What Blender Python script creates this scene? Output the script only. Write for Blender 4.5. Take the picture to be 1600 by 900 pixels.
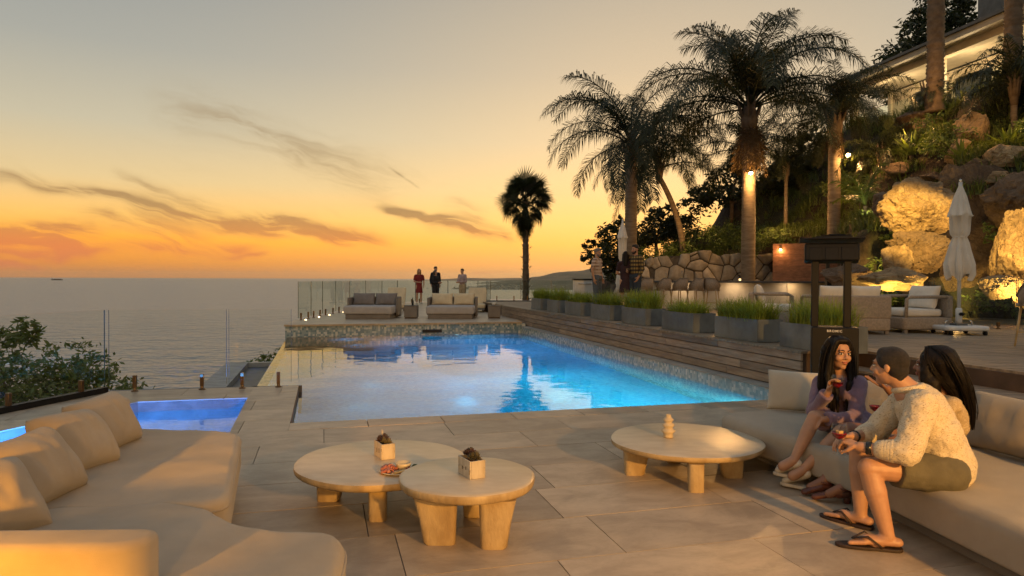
import bpy, bmesh, math, random
import numpy as np
from mathutils import Vector, Matrix, Euler, noise as mnoise
R = math.radians
PI = math.pi
scene = bpy.context.scene
COL = scene.collection
for o in list(bpy.data.objects):
    bpy.data.objects.remove(o)

# ------------------------------------------------------------------ camera
cam_data = bpy.data.cameras.new("camera")
cam_data.lens = 24.0
cam_data.sensor_width = 36.0
cam_data.clip_start = 0.05
cam_data.clip_end = 200000.0
cam = bpy.data.objects.new("camera", cam_data)
COL.objects.link(cam)
cam.matrix_world = Matrix.Translation((0, 0, 1.5)) @ Matrix.Rotation(R(89.216), 4, 'X') @ Matrix.Rotation(0.0042, 4, 'Z')
scene.camera = cam

# ------------------------------------------------------------------ dusk sky
SUN_AZ, SUN_EL = R(13.0), R(1.2)          # the sun has just touched the sea, right of the far palm
world = bpy.data.worlds.new("World")
scene.world = world
world.use_nodes = True
wt = world.node_tree
wt.nodes.clear()


class NT:
    """small helper to write node graphs"""
    def __init__(self, tree): self.t = tree; self.n = tree.nodes; self.l = tree.links
    def new(self, kind, **kw):
        nd = self.n.new(kind)
        for k, v in kw.items(): setattr(nd, k, v)
        return nd
    def put(self, sock, v):
        if hasattr(v, 'is_output') or hasattr(v, 'links'): self.l.new(v, sock)
        else: sock.default_value = v
    def m(self, op, a, b=None, c=None, clamp=False):
        nd = self.new('ShaderNodeMath', operation=op, use_clamp=clamp)
        self.put(nd.inputs[0], a)
        if b is not None: self.put(nd.inputs[1], b)
        if c is not None: self.put(nd.inputs[2], c)
        return nd.outputs[0]
    def mix(self, f, a, b, blend='MIX'):
        nd = self.new('ShaderNodeMix', data_type='RGBA', blend_type=blend, clamp_factor=True)
        self.put(nd.inputs[0], f)
        self.put(nd.inputs[6], a if hasattr(a, 'links') else (*a, 1) if len(a) == 3 else a)
        self.put(nd.inputs[7], b if hasattr(b, 'links') else (*b, 1) if len(b) == 3 else b)
        return nd.outputs[2]
    def ss(self, x, a, b):
        nd = self.new('ShaderNodeMapRange', interpolation_type='SMOOTHSTEP')
        self.put(nd.inputs[0], x); nd.inputs[1].default_value = a; nd.inputs[2].default_value = b
        return nd.outputs[0]
    def noise(self, vec, scale, detail=4, rough=.55, dist=0.0):
        nd = self.new('ShaderNodeTexNoise')
        if vec is not None: self.put(nd.inputs['Vector'], vec)
        nd.inputs['Scale'].default_value = scale; nd.inputs['Detail'].default_value = detail
        nd.inputs['Roughness'].default_value = rough; nd.inputs['Distortion'].default_value = dist
        return nd
    def ramp(self, f, stops):
        nd = self.new('ShaderNodeValToRGB')
        el = nd.color_ramp.elements
        while len(el) < len(stops): el.new(.5)
        for e, (p, c) in zip(el, stops): e.position = p; e.color = (*c, 1)
        self.put(nd.inputs[0], f)
        return nd.outputs[0]
    def comb(self, x, y, z=0.0):
        nd = self.new('ShaderNodeCombineXYZ')
        for i, v in enumerate((x, y, z)): self.put(nd.inputs[i], v)
        return nd.outputs[0]


w = NT(wt)
tc = w.new('ShaderNodeTexCoord')
sep = w.new('ShaderNodeSeparateXYZ')
w.l.new(tc.outputs['Generated'], sep.inputs[0])
dx, dy, dz = sep.outputs
elev = w.m('ARCSINE', dz)
azim = w.m('ARCTAN2', dx, dy)
sky = w.new('ShaderNodeTexSky', sky_type='NISHITA')
sky.sun_disc = False
sky.sun_elevation = SUN_EL
sky.sun_rotation = SUN_AZ
sky.altitude = 60
sky.air_density = 1.6
sky.dust_density = 3.0
sky.ozone_density = 1.0
# dusk colours by elevation over the whole dome (the warm band lies all round a hazy sea horizon)
e01 = w.m('DIVIDE', elev, PI / 2, clamp=True)
grad = w.ramp(e01, [(0.0, (.46, .17, .045)), (.012, (.66, .235, .032)), (.032, (.92, .375, .030)), (.050, (.80, .445, .11)),
                    (.08, (.60, .445, .225)), (.125, (.425, .38, .275)), (.185, (.285, .285, .255)), (.27, (.195, .212, .215)),
                    (.40, (.22, .24, .25)), (1.0, (.22, .25, .29))])
# brighter, yellower towards the sunken sun
sd = (math.sin(SUN_AZ) * math.cos(SUN_EL), math.cos(SUN_AZ) * math.cos(SUN_EL), math.sin(SUN_EL))
dotn = w.new('ShaderNodeVectorMath', operation='DOT_PRODUCT')
w.l.new(tc.outputs['Generated'], dotn.inputs[0])
dotn.inputs[1].default_value = sd
glow = w.m('POWER', w.m('MAXIMUM', dotn.outputs['Value'], 0.0), 9.0)
base_sky = w.mix(w.m('MULTIPLY', glow, .30), grad, (1.25, .80, .28), 'MIX')
base_sky = w.mix(.03, base_sky, sky.outputs[0], 'ADD')


def px_dir(px, py):
    a = math.atan((px - 800) / 1066.7)
    e = math.atan((432 + px * .0042 - py) / 1066.7 * math.cos(a))
    return a, e


coord = w.comb(azim, elev)
warp = w.noise(coord, 7.0, 3, .6)
wv = w.new('ShaderNodeVectorMath', operation='SUBTRACT')
w.l.new(warp.outputs['Color'], wv.inputs[0]); wv.inputs[1].default_value = (.5, .5, .5)
ws = w.new('ShaderNodeVectorMath', operation='MULTIPLY')
w.l.new(wv.outputs[0], ws.inputs[0]); ws.inputs[1].default_value = (.10, .045, 0)
wadd = w.new('ShaderNodeVectorMath', operation='ADD')
w.l.new(coord, wadd.inputs[0]); w.l.new(ws.outputs[0], wadd.inputs[1])
sw = w.new('ShaderNodeSeparateXYZ'); w.l.new(wadd.outputs[0], sw.inputs[0])
wa, we = sw.outputs[0], sw.outputs[1]
# wispy fibres drawn out along the wind
rotv = w.new('ShaderNodeVectorRotate', rotation_type='Z_AXIS'); rotv.inputs['Angle'].default_value = R(14)
w.l.new(wadd.outputs[0], rotv.inputs['Vector'])
strv = w.new('ShaderNodeVectorMath', operation='MULTIPLY')
w.l.new(rotv.outputs[0], strv.inputs[0]); strv.inputs[1].default_value = (1.0, 6.5, 1)
fib = w.noise(strv.outputs[0], 9.0, 7, .62, .6).outputs['Fac']
fibre = w.ss(fib, .36, .66)
streaks = [  # start px, end px, half width px, density
    ((250, 150), (640, 300), 26, .50), ((-60, 262), (320, 330), 8, 1.0), ((-120, 352), (185, 368), 13, 1.25),
    ((190, 268), (330, 322), 7, .5), ((200, 318), (420, 352), 13, .55), ((330, 338), (610, 378), 12, 1.15), ((390, 335), (490, 345), 8, .8),
    ((600, 322), (705, 346), 6, 1.15), ((680, 342), (800, 372), 10, .95), ((700, 318), (760, 345), 9, .35),
    ((-80, 392), (260, 388), 9, .8), ((180, 385), (420, 384), 9, .75), ((-80, 408), (120, 402), 8, .7), ((350, 396), (440, 394), 4, .6), ((130, 340), (330, 372), 16, .6),
    ((608, 262), (656, 295), 1.6, .45), ((1000, 421), (1060, 422), 2, .4), ((730, 427), (800, 425), 2, .35)]
cl = None
for (p0, p1, hw, dn) in streaks:
    a0, e0 = px_dir(*p0); a1, e1 = px_dir(*p1)
    L = math.hypot(a1 - a0, e1 - e0); ux, uy = (a1 - a0) / L, (e1 - e0) / L
    ra = w.m('SUBTRACT', wa if hw > 3 else azim, a0); re = w.m('SUBTRACT', we if hw > 3 else elev, e0)
    t = w.m('DIVIDE', w.m('ADD', w.m('MULTIPLY', ra, ux), w.m('MULTIPLY', re, uy)), L)
    d = w.m('DIVIDE', w.m('SUBTRACT', w.m('MULTIPLY', re, ux), w.m('MULTIPLY', ra, uy)), hw / 1066.7)
    g = w.m('EXPONENT', w.m('MULTIPLY', w.m('MULTIPLY', d, d), -1.0))
    ends = w.m('MULTIPLY', w.ss(t, -.12, .25), w.ss(t, 1.1, .7))
    s = w.m('MULTIPLY', w.m('MULTIPLY', g, ends), dn)
    cl = s if cl is None else w.m('ADD', cl, s)
cloud = w.m('MULTIPLY', w.m('MULTIPLY', cl, 1.45), w.m('MULTIPLY_ADD', fibre, .85, .22), clamp=True)
# thin cirrus everywhere else
allc = w.m('MULTIPLY', w.ss(fib, .50, .82), w.m('MULTIPLY', w.ss(elev, .01, .05), w.ss(elev, .26, .10)))
cloud = w.m('ADD', w.m('MULTIPLY', cloud, .85), w.m('MULTIPLY', allc, .10), clamp=True)
ccol = w.ramp(e01, [(0.0, (.55, .16, .06)), (.025, (.62, .175, .055)), (.040, (.50, .20, .060)), (.06, (.33, .19, .075)), (.10, (.33, .225, .11)), (.2, (.25, .21, .15))])
final = w.mix(cloud, base_sky, ccol)
bg = w.new('ShaderNodeBackground')
w.l.new(final, bg.inputs[0])
bg.inputs[1].default_value = 1.0
wo = w.new('ShaderNodeOutputWorld')
w.l.new(bg.outputs[0], wo.inputs[0])

sun_data = bpy.data.lights.new("sun", 'SUN')
sun_data.energy = 0.6
sun_data.angle = R(3.0)
sun_data.color = (1.0, .58, .26)
sun = bpy.data.objects.new("sun", sun_data)
COL.objects.link(sun)
sun.rotation_euler = Vector(sd).to_track_quat('Z', 'Y').to_euler()

scene.view_settings.view_transform = 'Standard'
scene.view_settings.look = 'None'
scene.view_settings.exposure = 0.42
scene.view_settings.gamma = 1.0
scene.view_settings.use_curve_mapping = False
scene.render.engine = 'CYCLES'
cy = scene.cycles
cy.use_denoising = True
cy.denoiser = 'OPENIMAGEDENOISE'
cy.use_adaptive_sampling = True
cy.adaptive_threshold = 0.02
cy.max_bounces = 8
cy.diffuse_bounces = 3
cy.glossy_bounces = 3
cy.transmission_bounces = 6
cy.transparent_max_bounces = 24
cy.volume_bounces = 0
cy.caustics_reflective = False
cy.caustics_refractive = False
cy.sample_clamp_indirect = 4.0
world.cycles.sampling_method = 'AUTOMATIC'


def lamp(kind, loc, energy, color, size=.05, target=None, spot=None, blend=.5):
    d = bpy.data.lights.new("lamp_light", kind)
    d.energy = energy; d.color = color
    if kind == 'AREA': d.size = size
    else: d.shadow_soft_size = size
    if kind == 'SPOT': d.spot_size = spot; d.spot_blend = blend
    o = bpy.data.objects.new("lamp_light", d)
    COL.objects.link(o); o.location = loc
    if target is not None:
        o.rotation_euler = (Vector(target) - Vector(loc)).to_track_quat('-Z', 'Y').to_euler()
    return o


WARM = (1.0, .50, .15)
# assumed unseen warm spots behind the viewer, added for the gold foreground light
lamp('SPOT', (4.3, -2.4, 2.5), 2100, (1.0, .49, .115), .12, (2.5, 3.5, .3), R(78), 1.0)
lamp('SPOT', (-.2, -2.8, 2.1), 260, (1.0, .45, .07), .12, (-.4, 3.2, .2), R(70), 1.0)
lamp('SPOT', (-2.2, -1.8, 1.3), 2100, (1.0, .40, .02), .10, (-1.95, 2.3, .25), R(26), 1.0)
# ------------------------------------------------------------------ helpers
TH = R(15.4)
CU, SU = math.cos(TH), math.sin(TH)
def W(u, v, z=0.0):                       # pool frame (u across, v away) -> world
    return Vector((u * CU - v * SU, u * SU + v * CU, z))
rng = random.Random(7)
M = {}


def mat(name, color, rough=.6, var=.12, scale=6.0, bump=.0, bscale=60.0, metal=0.0, color2=None, vec='Object', spec=None, stretch=None, sheen=0.0, emit=None, estr=0.0, coat=0.0, perobj=0.0, detail=5):
    m_ = bpy.data.materials.new(name); m_.use_nodes = True
    n = NT(m_.node_tree); b = m_.node_tree.nodes['Principled BSDF']
    tcn = n.new('ShaderNodeTexCoord'); v = tcn.outputs[vec]
    if stretch:
        mp = n.new('ShaderNodeMapping'); n.l.new(v, mp.inputs[0]); mp.inputs['Scale'].default_value = stretch; v = mp.outputs[0]
    if perobj:
        oi = n.new('ShaderNodeObjectInfo')
        va = n.new('ShaderNodeVectorMath', operation='ADD'); n.l.new(v, va.inputs[0])
        cm = n.comb(n.m('MULTIPLY', oi.outputs['Random'], 37.0), n.m('MULTIPLY', oi.outputs['Random'], 91.0), 0.0); n.l.new(cm, va.inputs[1]); v = va.outputs[0]
    nz = n.noise(v, scale, detail, .6).outputs['Fac']
    c2 = color2 if color2 else tuple(max(0, x * (1 - var * 2.2)) for x in color)
    c1 = color if color2 else tuple(min(1, x * (1 + var)) for x in color)
    col = n.mix(n.ss(nz, .3, .72), c2, c1)
    if perobj:
        f = n.m('MULTIPLY_ADD', oi.outputs['Random'], perobj * 2, 1 - perobj)
        col = n.mix(1.0, col, n.comb(f, f, f), 'MULTIPLY')
    n.l.new(col, b.inputs['Base Color'])
    b.inputs['Roughness'].default_value = rough
    b.inputs['Metallic'].default_value = metal
    if spec is not None: b.inputs['Specular IOR Level'].default_value = spec
    if sheen: b.inputs['Sheen Weight'].default_value = sheen
    if coat: b.inputs['Coat Weight'].default_value = coat; b.inputs['Coat Roughness'].default_value = .08
    if bump:
        bn = n.new('ShaderNodeBump'); bn.inputs['Strength'].default_value = min(1, bump); bn.inputs['Distance'].default_value = .01 * max(1, bump)
        n2 = n.noise(v, bscale, 4, .6).outputs['Fac']
        n.l.new(n2, bn.inputs['Height']); n.l.new(bn.outputs[0], b.inputs['Normal'])
    if emit: b.inputs['Emission Color'].default_value = (*emit, 1); b.inputs['Emission Strength'].default_value = estr
    M[name] = m_
    return m_


class MB:
    def __init__(s): s.v = []; s.f = []
    def add(s, vs, fs):
        o = len(s.v); s.v += [tuple(x) for x in vs]; s.f += [tuple(i + o for i in f) for f in fs]; return s
    def box(s, c, size, rz=0.0, mtx=None):
        hx, hy, hz = size[0] / 2, size[1] / 2, size[2] / 2
        pts = [Vector((x, y, z)) for z in (-hz, hz) for y in (-hy, hy) for x in (-hx, hx)]
        q = mtx if mtx is not None else Matrix.Rotation(rz, 3, 'Z')
        pts = [q @ p + Vector(c) for p in pts]
        return s.add(pts, [(0, 2, 3, 1), (4, 5, 7, 6), (0, 1, 5, 4), (2, 6, 7, 3), (0, 4, 6, 2), (1, 3, 7, 5)])
    def tube(s, pts, radii, n=8, caps=True, flat=None):
        pts = [Vector(p) for p in pts]; rows = []
        if not isinstance(radii, (list, tuple)): radii = [radii] * len(pts)
        prev = None
        for i, p in enumerate(pts):
            t = (pts[min(i + 1, len(pts) - 1)] - pts[max(i - 1, 0)]).normalized()
            if prev is None:
                a = t.cross(Vector((0, 0, 1)));
                if a.length < .1: a = t.cross(Vector((0, 1, 0)))
            else: a = prev - t * prev.dot(t)
            a.normalize(); prev = a; b = t.cross(a)
            rows.append([p + (a * math.cos(2 * PI * k / n) + b * math.sin(2 * PI * k / n) * (flat or 1)) * radii[i] for k in range(n)])
        vs = [q for r_ in rows for q in r_]
        fs = [(i * n + k, i * n + (k + 1) % n, (i + 1) * n + (k + 1) % n, (i + 1) * n + k) for i in range(len(rows) - 1) for k in range(n)]
        if caps: fs += [tuple(range(n))[::-1], tuple(range((len(rows) - 1) * n, len(rows) * n))]
        return s.add(vs, fs)
    def lathe(s, prof, n=32, c=(0, 0, 0), sx=1.0, sy=1.0):
        c = Vector(c); vs = []
        for (r_, z) in prof:
            vs += [c + Vector((r_ * sx * math.cos(2 * PI * k / n), r_ * sy * math.sin(2 * PI * k / n), z)) for k in range(n)]
        fs = [(i * n + k, i * n + (k + 1) % n, (i + 1) * n + (k + 1) % n, (i + 1) * n + k) for i in range(len(prof) - 1) for k in range(n)]
        if prof[0][0] > 1e-4: fs.append(tuple(range(n))[::-1])
        if prof[-1][0] > 1e-4: fs.append(tuple(range((len(prof) - 1) * n, len(prof) * n)))
        return s.add(vs, fs)
    def prism(s, poly, z0, z1):
        n = len(poly); poly = list(poly)
        if sum(poly[i - 1][0] * poly[i][1] - poly[i][0] * poly[i - 1][1] for i in range(n)) < 0: poly.reverse()
        vs = [(p[0], p[1], z0) for p in poly] + [(p[0], p[1], z1) for p in poly]
        fs = [tuple(range(n))[::-1], tuple(range(n, 2 * n))] + [(i, (i + 1) % n, n + (i + 1) % n, n + i) for i in range(n)]
        return s.add(vs, fs)
    def pillowslab(s, poly, z0, z1, r, steps=4, r0=None):
        """solid from an outline with rounded rims (r top, r0 bottom)"""
        P = [Vector((p[0], p[1])) for p in poly]; n = len(P)
        if sum(P[i - 1].x * P[i].y - P[i].x * P[i - 1].y for i in range(n)) < 0: P.reverse()
        r0 = r if r0 is None else r0
        nor = []
        for i in range(n):
            a = (P[i] - P[i - 1]).normalized(); b = (P[(i + 1) % n] - P[i]).normalized()
            na = Vector((a.y, -a.x)); nb = Vector((b.y, -b.x)); m_ = (na + nb)
            m_ = m_.normalized() / max(.5, math.cos(.5 * na.angle(nb, 0)))
            nor.append(m_)
        rows = []
        for k in range(steps + 1):
            t = k / steps * PI / 2; rows.append((r0 * (1 - math.sin(t)), z0 + r0 * (1 - math.cos(t))))
        for k in range(steps + 1):
            t = k / steps * PI / 2; rows.append((r * (1 - math.cos(t)), z1 - r + r * math.sin(t)))
        vs = []
        for off, z in rows: vs += [(P[i].x - nor[i].x * off, P[i].y - nor[i].y * off, z) for i in range(n)]
        fs = [(j * n + i, j * n + (i + 1) % n, (j + 1) * n + (i + 1) % n, (j + 1) * n + i) for j in range(len(rows) - 1) for i in range(n)]
        fs += [tuple(range(n))[::-1], tuple(range((len(rows) - 1) * n, len(rows) * n))]
        return s.add(vs, fs)
    def mesh(s, name):
        me = bpy.data.meshes.new(name); me.from_pydata(s.v, [], s.f); me.update(); return me
    def build(s, name, material=None, parent=None, smooth=False, bevel=0.0, seg=2, auto=None):
        return link(name, s.mesh(name), material, parent, smooth, bevel, seg, auto)


def link(name, me, material=None, parent=None, smooth=False, bevel=0.0, seg=2, auto=None):
    o = bpy.data.objects.new(name, me); COL.objects.link(o)
    if material is not None:
        me.materials.clear(); me.materials.append(M[material] if isinstance(material, str) else material)
    if parent is not None: o.parent = parent
    if smooth:
        me.polygons.foreach_set('use_smooth', [True] * len(me.polygons))
        if auto is not None: me.set_sharp_from_angle(angle=R(auto))
    if bevel:
        b = o.modifiers.new('bevel', 'BEVEL'); b.width = bevel; b.segments = seg; b.limit_method = 'ANGLE'; b.angle_limit = R(35)
        me.polygons.foreach_set('use_smooth', [True] * len(me.polygons)); me.set_sharp_from_angle(angle=R(80))
    return o


def tag(o, label, cat, group=None):
    o['label'] = label; o['category'] = cat
    if group: o['group'] = group
    return o
def struct(o): o['kind'] = 'structure'; return o
def thing(name, loc, label, cat, group=None, rz=0.0):
    o = bpy.data.objects.new(name, None); COL.objects.link(o); o.location = loc; o.rotation_euler = (0, 0, rz); o.empty_display_size = .1
    return tag(o, label, cat, group)
def copy_tree(o, parent=None):
    c = o.copy(); COL.objects.link(c); c.parent = parent
    for ch in list(o.children): copy_tree(ch, c)
    return c
def inst(name, me, parent, loc=(0, 0, 0), rot=(0, 0, 0), sc=1.0):
    o = bpy.data.objects.new(name, me); COL.objects.link(o); o.parent = parent; o.location = loc; o.rotation_euler = rot
    o.scale = (sc, sc, sc) if isinstance(sc, (int, float)) else sc
    return o
def smooth_poly(pts, it=3):
    """Chaikin corner cutting of a closed outline"""
    P = [Vector(p) for p in pts]
    for _ in range(it):
        Q = []
        for i in range(len(P)):
            a, b = P[i], P[(i + 1) % len(P)]; Q += [a * .75 + b * .25, a * .25 + b * .75]
        P = Q
    return P
def round_poly(pts, r, n=6):
    P = [Vector(p) for p in pts]; out = []
    for i in range(len(P)):
        rr = r[i] if isinstance(r, (list, tuple)) else r
        a = (P[i - 1] - P[i]); b = (P[(i + 1) % len(P)] - P[i]); q = min(rr, a.length * .49, b.length * .49)
        s0 = P[i] + a.normalized() * q; s1 = P[i] + b.normalized() * q
        for k in range(n + 1):
            t = k / n; out.append(s0 * (1 - t) ** 2 + P[i] * 2 * t * (1 - t) + s1 * t * t)
    return out
def sub_disp(o, levels=0, strength=0.0, nscale=1.0):
    if levels:
        m_ = o.modifiers.new('sub', 'SUBSURF'); m_.levels = levels; m_.render_levels = levels
    if strength:
        t = bpy.data.textures.new('folds', 'CLOUDS'); t.noise_scale = nscale
        d = o.modifiers.new('disp', 'DISPLACE'); d.texture = t; d.strength = strength; d.texture_coords = 'GLOBAL'; d.mid_level = .5
    return o
def aim(axis_from, axis_to):
    return Vector(axis_from).rotation_difference(Vector(axis_to).normalized())
# ------------------------------------------------------------------ materials
m_ = bpy.data.materials.new('tile'); m_.use_nodes = True; n = NT(m_.node_tree); b = n.n['Principled BSDF']      # sawn stone: streaked, each slab its own tone, worn and water-marked
tcn = n.new('ShaderNodeTexCoord'); oi = n.new('ShaderNodeObjectInfo'); ge = n.new('ShaderNodeNewGeometry')
mp = n.new('ShaderNodeMapping'); n.l.new(tcn.outputs['Object'], mp.inputs[0]); mp.inputs['Scale'].default_value = (.9, 1.7, 1)
va = n.new('ShaderNodeVectorMath', operation='ADD'); n.l.new(mp.outputs[0], va.inputs[0]); n.l.new(n.comb(n.m('MULTIPLY', oi.outputs['Random'], 57.0), n.m('MULTIPLY', oi.outputs['Random'], 31.0), 0.0), va.inputs[1])
st = n.noise(va.outputs[0], 2.6, 8, .68, .5).outputs['Fac']; fi = n.noise(va.outputs[0], 26, 5, .65).outputs['Fac']
col = n.mix(n.ss(st, .30, .70), (.30, .235, .170), (.44, .355, .262)); col = n.mix(n.m('MULTIPLY', n.ss(fi, .52, .72), .25), col, (.24, .185, .135))
tone = n.m('MULTIPLY_ADD', oi.outputs['Random'], .42, .78); col = n.mix(1.0, col, n.comb(tone, tone, n.m('MULTIPLY', tone, .98)), 'MULTIPLY')
wst = n.noise(ge.outputs['Position'], 1.1, 6, .62, 1.2).outputs['Fac']; col = n.mix(n.m('MULTIPLY', n.ss(wst, .54, .66), .42), col, (.20, .158, .118))
pal = n.noise(ge.outputs['Position'], 3.4, 7, .7, .8).outputs['Fac']; col = n.mix(n.m('MULTIPLY', n.ss(pal, .60, .70), .30), col, (.46, .38, .29))
n.l.new(col, b.inputs['Base Color']); n.l.new(n.m('MULTIPLY_ADD', wst, -.35, .62), b.inputs['Roughness'])
bn = n.new('ShaderNodeBump'); bn.inputs['Strength'].default_value = .25; bn.inputs['Distance'].default_value = .006; n.l.new(n.m('ADD', fi, st), bn.inputs['Height']); n.l.new(bn.outputs[0], b.inputs['Normal']); M['tile'] = m_
mat('grout', (.20, .175, .15), .9)
mat('plaster', (.55, .50, .43), .8, .08, 2, .1, 80)
mat('concrete', (.36, .34, .31), .75, .12, 3, .15, 60)
mat('dark_concrete', (.085, .09, .095), .5, .15, 3, .1, 60)
mat('linen', (.37, .31, .232), .92, .06, 3.5, .55, 520, sheen=.25, perobj=.05, detail=8)
mat('linen_light', (.50, .445, .355), .92, .05, 4, .35, 900, sheen=.25, perobj=.05)
mat('sofa_base', (.20, .175, .15), .85, .06, 5, .3, 500)
mat('table_top', (.58, .49, .355), .34, .09, 4.5, .12, 18, color2=(.47, .385, .265), detail=10, stretch=(1, 2.2, 1))
mat('table_wood', (.54, .41, .22), .5, .10, 7, .9, 16, color2=(.33, .225, .105), stretch=(1, 1, .5), detail=9)
mat('plank', (.34, .255, .18), .62, .16, 5, .35, 40, stretch=(.5, .5, 6), perobj=.32, color2=(.19, .135, .095))
mat('deck_wood', (.30, .235, .165), .60, .16, 4, .3, 40, stretch=(.3, 4, 3), color2=(.14, .11, .08))
mat('red_wood', (.27, .125, .068), .5, .16, 4, .3, 35, stretch=(.3, 4, 4), perobj=.15, color2=(.15, .065, .035))
mat('riser', (.075, .045, .028), .6, .15, 4)
mat('planter', (.145, .17, .185), .55, .14, 2.5, .12, 60, perobj=.08, color2=(.08, .095, .108))
mat('soil', (.03, .022, .015), .95)
mat('black_metal', (.007, .007, .0075), .5, .1, 5, spec=.25)
mat('bronze', (.16, .10, .05), .3, .1, 5, metal=.8)
mat('steel', (.55, .53, .50), .25, .05, 5, metal=1.0)
mat('white_metal', (.62, .62, .61), .4, .04, 5)
mat('white_cloth', (.70, .66, .59), .9, .05, 3, .3, 300)
mat('grey_rope', (.31, .255, .20), .8, .10, 30, .25, 160)
mat('grey_fabric', (.20, .185, .18), .9, .06, 6, .3, 600)
def rock_mat(name, c1, c2, c3):
    m_ = bpy.data.materials.new(name); m_.use_nodes = True; n = NT(m_.node_tree); b = n.n['Principled BSDF']; ge = n.new('ShaderNodeNewGeometry'); P_ = ge.outputs['Position']
    wp_ = n.noise(P_, 1.7, 5, .6); ad = n.new('ShaderNodeVectorMath', operation='ADD'); sc_ = n.new('ShaderNodeVectorMath', operation='SCALE'); n.l.new(wp_.outputs['Color'], sc_.inputs[0]); sc_.inputs['Scale'].default_value = .8; n.l.new(P_, ad.inputs[0]); n.l.new(sc_.outputs[0], ad.inputs[1])
    vo = n.new('ShaderNodeTexVoronoi', feature='DISTANCE_TO_EDGE'); vo.inputs['Scale'].default_value = 1.9; n.l.new(ad.outputs[0], vo.inputs['Vector'])
    a = n.noise(ad.outputs[0], 2.3, 9, .7).outputs['Fac']; f2 = n.noise(P_, 16, 8, .7).outputs['Fac']
    col = n.mix(n.ss(a, .34, .66), c2, c1); col = n.mix(n.m('MULTIPLY', n.ss(f2, .5, .7), .5), col, c3); crack = n.ss(vo.outputs['Distance'], .0, .045)
    col = n.mix(n.m('MULTIPLY', n.m('SUBTRACT', 1.0, crack), .25), col, tuple(x * .3 for x in c2)); n.l.new(col, b.inputs['Base Color']); b.inputs['Roughness'].default_value = .9
    h = n.m('ADD', n.m('ADD', n.m('MULTIPLY', a, 1.0), n.m('MULTIPLY', f2, .5)), n.m('MULTIPLY', crack, .15))
    bn = n.new('ShaderNodeBump'); bn.inputs['Strength'].default_value = 1.0; bn.inputs['Distance'].default_value = .10; n.l.new(h, bn.inputs['Height']); n.l.new(bn.outputs[0], b.inputs['Normal']); M[name] = m_
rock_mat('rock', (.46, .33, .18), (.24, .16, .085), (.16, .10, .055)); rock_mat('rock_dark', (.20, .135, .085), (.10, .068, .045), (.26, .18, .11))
mat('wall_stone', (.46, .40, .32), .85, .18, 3, .8, 14, perobj=.28, color2=(.26, .22, .17), detail=8)
mat('mortar', (.10, .085, .07), .95, .15, 6)
m_ = bpy.data.materials.new('soil_hill'); m_.use_nodes = True; n = NT(m_.node_tree); b = n.n['Principled BSDF']; ge = n.new('ShaderNodeNewGeometry'); sp_ = n.new('ShaderNodeSeparateXYZ'); n.l.new(ge.outputs['Normal'], sp_.inputs[0])
a_ = n.noise(ge.outputs['Position'], 1.2, 7, .65).outputs['Fac']; col = n.mix(n.ss(a_, .35, .65), (.028, .033, .013), (.058, .055, .026))
col = n.mix(n.ss(sp_.outputs[2], .72, .50), col, n.mix(n.ss(a_, .4, .6), (.035, .024, .016), (.09, .062, .042)))      # bare rock where the bank is steep
n.l.new(col, b.inputs['Base Color']); b.inputs['Roughness'].default_value = .95; bn = n.new('ShaderNodeBump'); bn.inputs['Strength'].default_value = 1.0; bn.inputs['Distance'].default_value = .25; n.l.new(n.noise(ge.outputs['Position'], 4, 7, .7).outputs['Fac'], bn.inputs['Height']); n.l.new(bn.outputs[0], b.inputs['Normal']); M['soil_hill'] = m_
mat('house_wall', (.58, .50, .38), .8, .05, 2)
mat('house_roof', (.30, .275, .22), .45, .08, 2, .1, 20)
mat('fascia', (.42, .37, .29), .6, .06, 3)
mat('dark_glass', (.015, .017, .02), .08, .05, 3)


def leafmat(name, c, tr=.35, rough=.5):
    m_ = bpy.data.materials.new(name); m_.use_nodes = True; n = NT(m_.node_tree); b = n.n['Principled BSDF']
    g = n.new('ShaderNodeNewGeometry'); oi = n.new('ShaderNodeObjectInfo')
    f = n.m('ADD', n.m('MULTIPLY', g.outputs['Random Per Island'], .75), n.m('MULTIPLY', oi.outputs['Random'], .25))
    col = n.mix(f, tuple(x * .6 for x in c), tuple(x * 1.45 for x in c))
    n.l.new(col, b.inputs['Base Color']); b.inputs['Roughness'].default_value = rough
    t = n.new('ShaderNodeBsdfTranslucent'); n.l.new(n.mix(1.0, col, (1.0, 1.0, .45), 'MULTIPLY'), t.inputs[0])
    mx = n.new('ShaderNodeMixShader'); mx.inputs[0].default_value = tr
    n.l.new(b.outputs[0], mx.inputs[1]); n.l.new(t.outputs[0], mx.inputs[2]); n.l.new(mx.outputs[0], n.n['Material Output'].inputs[0])
    M[name] = m_
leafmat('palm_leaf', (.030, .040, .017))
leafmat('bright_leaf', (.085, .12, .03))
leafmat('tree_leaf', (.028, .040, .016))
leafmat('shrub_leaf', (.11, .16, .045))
leafmat('grass_leaf', (.24, .30, .05), .45)
leafmat('hill_grass', (.11, .145, .042), .3)
leafmat('thatch', (.115, .075, .035), .3)
mat('bark', (.17, .125, .085), .85, .2, 5, .8, 22, color2=(.10, .07, .045))
mat('palm_bark', (.235, .185, .13), .85, .16, 3, .7, 14, stretch=(1, 1, 6), color2=(.135, .10, .07))


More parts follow.
